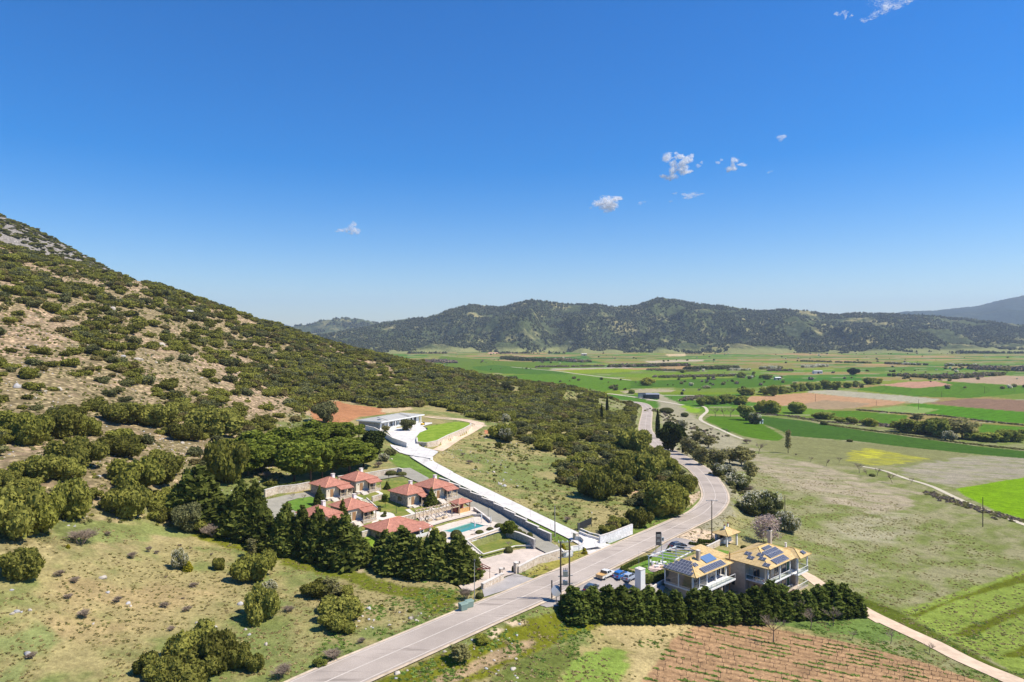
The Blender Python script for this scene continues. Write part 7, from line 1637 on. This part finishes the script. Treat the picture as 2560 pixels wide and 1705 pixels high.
rp_ = rad / yy * F; tv = vv - 1.5 * rp_
bad = np.zeros(len(xs), bool)
for q_ in (0, .5, 1.0):
    v__ = vv + (tv - vv) * q_; bad |= (v__ > 1005) & (v__ < 1315) & (uu + rp_ * 1.1 > np.interp(v__, ev[:, 0], ev[:, 1]) + 2)
rk_ = inpoly(uu, vv, [(0, 520), (260, 655), (250, 672), (136, 640), (0, 604)])
xs, yy, zz, uu, vv, rad = [a_[~(bad | rk_)] for a_ in (xs, yy, zz, uu, vv, rad)]
vis = (uu > 0) & (uu < 2560) & (vv < 1705)
size = np.where(vis, rad / yy, 0); order = np.argsort(-size); NI = 300 - len(OAKN)
ind, rest = order[:NI], order[NI:]
def band(v):
    for q, s in ((900, 'near the ridge'), (955, 'high up'), (1005, 'mid slope'), (1060, 'at villa level'), (1120, 'at pine level'), (1190, 'above the meadow')):
        if v < q: return s
    return 'low down'
def colm(u):
    for q, s in ((200, 'at the far left'), (400, 'left of the big scree'), (620, 'left of the pine grove'), (800, 'above the pine grove'), (1000, 'behind the villa'), (1200, 'right of the villa'), (1350, 'left of the dry gap'), (1500, 'in the oak belt')):
        if u < q: return s
    return 'beside the winding road'
def zone_label(u, v):
    if u < 300: a = 'near the left edge of the photo'
    elif u < 620: a = 'on the stony slope left of the grove'
    elif u < 900: a = 'on the slope above the pine grove'
    elif u < 1150: a = 'on the slope behind the villa'
    elif u < 1400: a = 'in the belt right of the villa lawn'
    else: a = 'in the oak belt beside the winding road'
    b = 'high up ' if v < 960 else '' ; return b, a
NB = ('dark green', 'olive green', 'deep green', 'mid green')
grp_ = {}
for i in ind: grp_.setdefault((band(vv[i]), colm(uu[i])), []).append(i)
rank = {}
for kq, L__ in grp_.items():
    L__.sort(key=lambda i: uu[i])
    for r__, i in enumerate(L__): rank[i] = (ordn(min(r__, 23)), kq)
for n_, i in enumerate(ind):
    b, a = zone_label(uu[i], vv[i]); szn = 'large' if rad[i] > 3 else 'medium' if rad[i] > 2.2 else 'small'
    o = obj('oak_bush', (BUSHN[n_ % 4] if n_ < 70 else BUSH[n_ % 8]), None, (xs[i], yy[i], zz[i] - .15)); o.rotation_euler.z = rs.uniform(0, 6.28); hz = rs.uniform(.75, 1.1)
    o.scale = (rad[i] * 1.1, rad[i] * 1.1, rad[i] * hz); tag(o, '%s oak bush %s %s, %s from the left' % (szn, rank[i][1][0], rank[i][1][1], rank[i][0]), 'oak bush', 'evergreen oak bushes')
p = np.stack([xs[rest], yy[rest], zz[rest] - .15], -1)
nr_ = p[:, 1] < 460
scatter('oak_scrub', p, rad[rest] * 1.05, rs.uniform(0, 6.28, len(rest)), np.where(nr_, rs.integers(0, 8, len(rest)), rs.integers(0, 8, len(rest))), BUSH, 'evergreen oak scrub covering the rest of the hillside', (1.12, 1.12, .92))
# rocky peak shrubs
# low ground cover on the stony slope, stones, grass tufts
tuftm = [foliage('tuft', [(0, 0, .12, .5, .5, .32)], 26, .36, 100 + k, [M['grass']], 1.6, 1.0, (.2, 1.0)) for k in range(4)]
herbm = [foliage('herb', [(0, 0, .12, .5, .5, .3)], 26, .36, 110 + k, [M['herb']], 1.4, .8, (.2, 1.0)) for k in range(3)]
cush = [foliage('cushion', [(0, 0, .1, .5, .5, .4)], 34, .3, 120 + k, [m_], 1.2, .3, (.5, 1.0), .8) for k, m_ in enumerate((M['oak'], M['darkleaf'], M['grove']))]
def rockmesh(seed, mat):
    r = np.random.default_rng(seed); V = _IV * r.uniform(.7, 1.15, (len(_IV), 1)) * (1, .8, .6); return np_mesh('stone', V, _IT, [mat])
rocks = [rockmesh(k, M['rock'] if k % 2 else M['greyrock']) for k in range(4)]
def rnd(n, x0, x1, y0, y1, f=None):
    x = rs.uniform(x0, x1, n); t_ = rs.uniform(0, 1, n); y = y0 * (y1 / y0) ** t_; z = Hf(x, y); u = 1280 + x / y * F; m = (u > -250) & (u < 2800)
    if f is not None: m &= f(x, y, z, u, 837 - (z - ZC) / y * F)
    return x[m], y[m], z[m]
BLOCK = [wpoly('z3', '300,1420 400,1300 480,1200 600,1010 740,925 870,868 1050,850 1230,862 1500,920 1900,990 2355,1100 2700,1190 3400,1420 3600,1700 200,1700')] + [q[0] for q in PADS] + [q for q in LOWER if q is not None] + [[PZ(u, v, 28 * S)[:2] for u, v in ((690, 1255), (810, 1225), (1000, 1170), (1100, 1190), (1240, 1300), (1120, 1400), (860, 1340))]]
def free(x, y, m):
    d1, _ = seg_dist(x, y, ROAD[::3]); m = m & (d1 > 5.2); d1, _ = seg_dist(x, y, DRIVE[::3]); m &= d1 > 3.2; d1, _ = seg_dist(x, y, INNER[::3]); m &= d1 > 3
    for P, hw in TP[:2] + TP[4:5]: d1, _ = seg_dist(x, y, P[::2]); m &= d1 > hw + .2
    for P in BLOCK: m &= ~inpoly(x, y, P)
    return m
rs = np.random.default_rng(12)
x, y, z = rnd(60000, -150, 150, 68, 330, lambda x, y, z, u, v: free(x, y, (z < 50)) & (fbm(x / 6, y / 6, 301, 3) > .42))
scatter('meadow_grass', np.stack([x, y, z - .03], -1), rs.uniform(.25, .65, len(x)), rs.uniform(0, 6.28, len(x)), rs.integers(0, 4, len(x)), tuftm, 'tufts of dry and green grass in the meadows', (1, 1, .55))
x, y, z = rnd(26000, -30, 110, 70, 150, lambda x, y, z, u, v: free(x, y, (z < 50)) & (fbm(x / 5, y / 5, 311, 3) > .52) & (v > 1405) & ((x < 5) | (v > 1900) | (fbm(x / 5, y / 5, 311, 3) > .6)))
scatter('green_herbs', np.stack([x, y, z - .03], -1), rs.uniform(.3, .7, len(x)), rs.uniform(0, 6.28, len(x)), rs.integers(0, 3, len(x)), herbm, 'green weeds on the roadside banks', (1, 1, .6))
x, y, z = rnd(44000, -520, 110, 120, 760, lambda x, y, z, u, v: free(x, y, (z > 20)) & (fbm(x / 10, y / 10, 321, 3) > .44) & (u < 1760) & (x < np.interp(y, ROAD[:, 1], ROAD[:, 0]) - 7))
m_ = ~inpoly(x, y, HARD[2]) & ~inpoly(x, y, HARD[0]) & ~inpoly(x, y, HARD[3]); x, y, z = x[m_], y[m_], z[m_]
scatter('low_scrub', np.stack([x, y, z - .05], -1), rs.uniform(.6, 2.0, len(x)) * (.6 + .5 * sstep(150, 500, y)), rs.uniform(0, 6.28, len(x)), rs.integers(0, 3, len(x)), cush, 'low cushion scrub between the oaks on the stony slope')
x, y, z = rnd(30000, -560, 80, 90, 760, lambda x, y, z, u, v: free(x, y, (z > 30)) & (fbm(x / 12, y / 12, 331, 4) > .47) & (u < 1300))
m_ = ~inpoly(x, y, HARD[2]) & ~inpoly(x, y, HARD[0]) & ~inpoly(x, y, HARD[3]); x, y, z = x[m_], y[m_], z[m_]
scatter('loose_stones', np.stack([x, y, z], -1), rs.uniform(.1, .4, len(x)) * np.where(rs.uniform(0, 1, len(x)) < .03, 2.4, 1.), rs.uniform(0, 6.28, len(x)), rs.integers(0, 4, len(x)), rocks, 'loose pale limestone rubble scattered on the hillside')
x, y, z = rnd(4200, -1000, -250, 800, 1150, lambda x, y, z, u, v: (z > 90))
scatter('ridge_scrub', np.stack([x, y, z - .2], -1), rs.uniform(1.5, 4.5, len(x)), rs.uniform(0, 6.28, len(x)), rs.integers(0, 6, len(x)), BUSH, 'sparse dark scrub on the grey rocky summit', (1.3, 1.3, .7))
# boulders that can be told apart
def boulder(label, g, r_, k, mat=None, flat=.7):
    rg = np.random.default_rng(k + 500); V = _IV * rg.uniform(.7, 1.2, (len(_IV), 1)) * (1, rg.uniform(.6, .9), flat); o = obj('boulder', np_mesh('boulder', V, _IT, [mat or (M['rock'], M['greyrock'])[k % 2]]), None, g); o.scale = (r_,) * 3; o.rotation_euler.z = k; tag(o, label, 'rock', 'pale boulders on slope and meadow')
BL = [('z4', 830, 805, 55, 'rounded grey boulder high on the slope'), ('z4', 1390, 835, 120, 'long smooth pale rock slab near the ridge'), ('z4', 1185, 1068, 65, 'bluish white boulder in the middle of the slope'), ('z4', 905, 1150, 50, 'flat pale boulder on the scree'), ('z4', 1015, 1172, 70, 'second flat boulder on the scree'), ('z4', 128, 1375, 80, 'big grey boulder low at the left edge'), ('z4', 430, 1395, 60, 'white boulder right of the big grey one'), ('z4', 2180, 1280, 50, 'pale rock in the oaks above the grove'), ('z4', 2140, 960, 45, 'pale rock right on the ridge line'), ('z4', 1040, 1175, 30, 'small stone on the scree'),
 ('z5', 1745, 100, 45, 'white boulder beside a small oak above the grove'), ('z5', 720, 165, 38, 'white boulder left of the upper thicket'), ('z5', 228, 625, 65, 'flat grey boulder under the olive oak'), ('z5', 725, 562, 45, 'flat grey rock below the lone oak'), ('z5', 755, 1308, 75, 'flat white rock in the open left meadow'), ('z5', 790, 1415, 45, 'bluish flat rock in the left meadow'), ('z5', 2035, 1120, 60, 'grey boulder at the foot of the conifer row'),
 ('zb1', 990, 337, 42, 'white stone block in the meadow centre'), ('zb1', 1012, 358, 32, 'cream stone beside the white block'), ('zb1', 1857, 345, 60, 'white rock left of the upright oak'), ('zb1', 1525, 490, 36, 'small white stone above the bottom oaks'), ('zb1', 1670, 522, 42, 'pale stone just above the bottom oaks'), ('zb1', 1902, 540, 32, 'square white stone below the upright oak'), ('zb1', 1930, 580, 36, 'pale stone under the square one'), ('zb1', 2060, 655, 42, 'long white stone right of the bottom oaks'), ('zb1', 130, 400, 50, 'largest of the white stones at the far left'), ('zb1', 95, 418, 40, 'white stone left of the largest one'), ('zb1', 165, 405, 30, 'white stone right of the largest one'), ('zb1', 230, 390, 42, 'separate white stone right of the far left heap'), ('zb1', 90, 235, 34, 'cream stone near the left edge'), ('zb1', 722, 495, 30, 'cream stone low in the meadow'), ('zb1', 212, 735, 75, 'pale boulder half hidden by grey twigs'),
 ('zb2', 1015, 515, 46, 'leaning white stone beside the sapling'), ('zb2', 1092, 478, 22, 'small white stone right of the sapling'), ('zb2', 370, 545, 34, 'upright white stone in the middle meadow'), ('zb2', 438, 547, 38, 'flat white stone beside the upright one'), ('zb2', 530, 605, 50, 'reddish flat rock in the middle meadow'), ('zb2', 686, 440, 50, 'pinkish rock above the leaning stone'), ('z1', 2185, 710, 50, 'pink rock in the field beside the driveway'), ('z1', 2225, 725, 40, 'second pink rock in the field beside the driveway'), ('z1', 1275, 498, 26, 'cream boulder on the bank left of the driveway'), ('z2', 925, 275, 50, 'flat cream rock in the driveway field')]
for k, (fr, x, y, w_, lb) in enumerate(BL):
    ox, oy, q = FR[fr]; g = G(ox + x / q, oy + y / q); boulder(lb, g, w_ / q / F * g.y / 2 * .95, k, None, .45 if 'flat' in lb or 'slab' in lb else .75)

# ---- vineyard: rows of pruned vines
VP = BLOCK[0]
def vine_mesh(seed):
    r = random.Random(seed); m = MB(); a = r.uniform(-.08, .08); m.tube([(0, 0, -.1), (a, 0, .35), (a * .5, 0, .68)], [.045, .038, .035], 5)
    for s in (-1, 1): m.tube([(a * .5, 0, .66), (a + s * .2, r.uniform(-.05, .05), .72 + r.uniform(-.04, .06)), (a + s * r.uniform(.28, .42), 0, .78 + r.uniform(-.12, .12))], [.035, .028, .018], 4)
    return new_mesh('vine', m.v, m.f, [M['vine']])
M['vine'] = plain('vine wood', (.085, .06, .045), .9, .2, 6)
vm = [vine_mesh(k) for k in range(6)]
a = G(*px('z3', '470,1215')[0]); b = G(*px('z3', '1560,1270')[0])
r0 = G(*px('z3', '600,1150')[0]); r1 = G(*px('z3', '2020,1440')[0]); rd = (r1 - r0).xy.normalized(); rp = Vector((-rd.y, rd.x))
A = np.array(VP); c0 = Vector((A[:, 0].mean(), A[:, 1].mean())); V_ = []
for i in range(-60, 60):
    for j in range(-90, 90):
        q = c0 + rp * (i * 2.1) + rd * (j * 1.25 + random.Random(i).uniform(0, 1.2))
        q = q + Vector((random.Random(i * 999 + j).uniform(-.35, .35), random.Random(j * 99 + i).uniform(-.16, .16)))
        if random.Random(i * 31 + j * 7).random() < .28: continue
        V_.append((q.x, q.y))
V_ = np.array(V_); m_ = inpoly(V_[:, 0], V_[:, 1], VP) & (poly_sd(V_[:, 0], V_[:, 1], VP) < -1.0); V_ = V_[m_]; vz = Hf(V_[:, 0], V_[:, 1])
u_ = 1280 + V_[:, 0] / V_[:, 1] * F; v_ = 837 - (vz - ZC) / V_[:, 1] * F; seen = (u_ > -10) & (u_ < 2570) & (v_ < 1712); V_, vz = V_[seen], vz[seen]
od = np.argsort(V_[:, 1])
rzv = math.atan2(rd.y, rd.x)
for n_, i in enumerate(od[:300]):
    o = obj('grape_vine', vm[n_ % 6], None, (V_[i, 0], V_[i, 1], vz[i])); o.rotation_euler.z = rzv + random.uniform(-.2, .2); o.scale = (1, 1, random.uniform(.85, 1.15)) ; tag(o, 'bare pruned grape vine in the nearer rows of the red brown vineyard', 'vine', 'pruned vines in the nearer rows of the vineyard')
r_ = od[300:]
if len(r_): scatter('grape_vines', np.stack([V_[r_, 0], V_[r_, 1], vz[r_]], -1), np.ones(len(r_)), np.full(len(r_), rzv), np.arange(len(r_)) % 6, vm, 'pruned vines in the farther rows of the vineyard')
# grass strips under the vines
S_ = []
rg = np.random.default_rng(4)
for i in range(-60, 60):
    for j in np.arange(-90, 90, .22):
        q = c0 + rp * (i * 2.1 + rg.normal() * .16) + rd * (j * 1.15)
        S_.append((q.x, q.y))
S_ = np.array(S_); kk = (fbm(S_[:, 0] / 3.5, S_[:, 1] / 2.2, 401, 3) > .60); S_ = S_[kk]; S_ = S_[inpoly(S_[:, 0], S_[:, 1], VP)]
scatter('vineyard_weeds', np.stack([S_[:, 0], S_[:, 1], Hf(S_[:, 0], S_[:, 1]) - .02], -1), rg.uniform(.3, .7, len(S_)), rg.uniform(0, 6.3, len(S_)), rg.integers(0, 3, len(S_)), herbm, 'green weeds growing along the vine rows', (1, 1, .5))

# ---- far valley: woods, tree lines, scattered bushes
farm_ = [foliage('far tree', bush_blobs(200 + k, 4, 1.2), 130, .36, 200 + k, [M[m]], core=.8) for k, m in enumerate(('darkleaf', 'grove', 'willow', 'twig', 'white', 'darkleaf'))]
def line(fr, s, n, w_, size, kinds, name, label):
    P = [G(*p[:2]) for p in px(fr, s)]; r = np.random.default_rng(n); L_ = []
    seg = [(P[i], P[i + 1], (P[i + 1] - P[i]).length) for i in range(len(P) - 1)]; T_ = sum(q[2] for q in seg)
    for k in range(n):
        t_ = r.uniform(0, T_)
        for a, b, l in seg:
            if t_ <= l: break
            t_ -= l
        p = a.lerp(b, min(1, t_ / l)); L_.append((p.x + r.normal() * w_, p.y + r.normal() * w_))
    L_ = np.array(L_); scatter(name, np.stack([L_[:, 0], L_[:, 1], Hf(L_[:, 0], L_[:, 1]) - .3], -1), r.uniform(.7, 1.25, n) * size, r.uniform(0, 6.3, n), r.choice(kinds, n), farm_, label, (1, 1, 1))
line('z6', '120,60 690,48', 420, 9, 5.5, [0, 3, 5], 'distant_wood', 'long dark wood strip in the far fields, the left one')
line('z6', '790,80 1100,72', 220, 8, 6, [0, 5], 'distant_wood', 'shorter dark wood strip right of the long one')
line('z6', '500,148 900,140 1095,135', 260, 5, 3.6, [1, 1, 3], 'tree_line', 'grey green tree line in front of the wood strips')
line('z6', '450,85 760,95', 150, 10, 3.2, [1, 3], 'tree_line', 'pale scrub below the long dark wood strip')
line('z8', '790,580 900,592 1070,598', 200, 12, 8, [0, 5], 'distant_wood', 'dark wood far left at the foot of the hills')
line('z8', '1150,590 1330,605', 160, 14, 6, [3, 1], 'distant_wood', 'brown leafless wood right of the far left dark wood')
line('z8', '250,600 380,612', 120, 14, 6, [3], 'distant_wood', 'brown leafless wood at the left end of the valley')
line('z8', '1000,642 1500,636', 110, 3, 3.5, [3, 1], 'tree_line', 'thin leafless tree line in the left fields')
line('z4b', '1450,650 1800,665 2000,650 2150,640', 260, 9, 5, [1, 3, 0], 'tree_line', 'mixed tree line crossing the right of the valley')
line('z4b', '2060,600 2355,610 2700,612', 320, 14, 7, [3, 3, 1], 'distant_wood', 'brown leafless wood at the far right')
line('z4b', '480,610 620,612', 60, 6, 4, [3, 1], 'tree_line', 'brown scrub beside the far white shed')
line('z4b', '200,605 310,607', 60, 5, 3.5, [4, 1], 'tree_line', 'whitish flowering scrub by the dark wood')
line('z4b', '740,585 880,578', 50, 6, 5, [4, 4, 1], 'tree_line', 'white flowering thicket in the far fields')
line('z4b', '460,600 540,590', 34, 6, 5, [4, 1], 'tree_line', 'small white flowering thicket left of the larger one')
line('z4b', '1360,560 1600,568', 70, 7, 4.5, [4, 1, 0], 'tree_line', 'long white flowering hedge line in the far fields')
line('z4b', '700,540 1220,555', 110, 6, 4, [0, 1], 'tree_line', 'dark bush line below the yellow strip')
line('z4b', '1780,572 1990,575', 60, 6, 4.5, [0, 5, 4], 'tree_line', 'dark bush line in the far right fields')
line('z4b', '370,925 640,945 860,985 1100,1005', 320, 2.2, 1.1, [3, 1, 5], 'brook_scrub', 'brown scrub on the bank of the brook')
line('z7', '550,215 900,262 1200,300 1700,372 2352,445', 700, 1.5, .9, [1, 1, 5], 'ditch_reeds', 'reed fringe along the ditch behind the long crop strip')
line('z7', '900,205 1250,255', 120, 3.5, 1.8, [3], 'ditch_scrub', 'brown scrub behind the ditch')
line('z7', '870,90 1300,125 1600,140 1950,185 2352,228', 420, 1.8, 1.1, [3, 5], 'ditch_reeds', 'dark rough strip between two green fields')
line('z6', '700,345 830,310 1000,330', 160, 3, 2.2, [3, 1], 'brook_scrub', 'brown scrub behind the double track')
line('z7', '1500,830 1800,930 2000,990 2300,1080', 240, 2.0, .8, [3, 1], 'track_scrub', 'dead brown scrub beside the pale track')
line('z6', '740,770 860,850 1000,940 1110,1040 1210,1160', 180, 2.5, 1.0, [1, 5, 1], 'verge_scrub', 'grey green undergrowth on the outer verge of the road')
line('z6', '480,430 560,480 640,520 760,560 850,610 900,660', 150, 7, 1.3, [1, 3, 1, 5], 'verge_scrub', 'grey scrub between the road top and the double track')
line('z6', '480,620 560,700', 40, 1.5, .8, [1, 5], 'verge_scrub', 'undergrowth around the slim roadside cypress')
rs = np.random.default_rng(77); n = 620
v = rs.uniform(868, 985, n); u = rs.uniform(1000, 2700, n); Yv = (ZC - VZ) / (v - 837) * F; Yv = np.minimum(Yv, 2800); xs = (u - 1280) / F * Yv
m_ = (Yv > 950) & (fbm(xs / 260, Yv / 120, 91, 3) > .5); xs, Yv = xs[m_], Yv[m_]
scatter('valley_bushes', np.stack([xs, Yv, Hf(xs, Yv) - .3], -1), rs.uniform(1.5, 5.0, len(xs)), rs.uniform(0, 6.3, len(xs)), rs.choice([0, 1, 3, 4, 5, 1], len(xs)), farm_, 'scattered bushes and small trees of the valley floor')
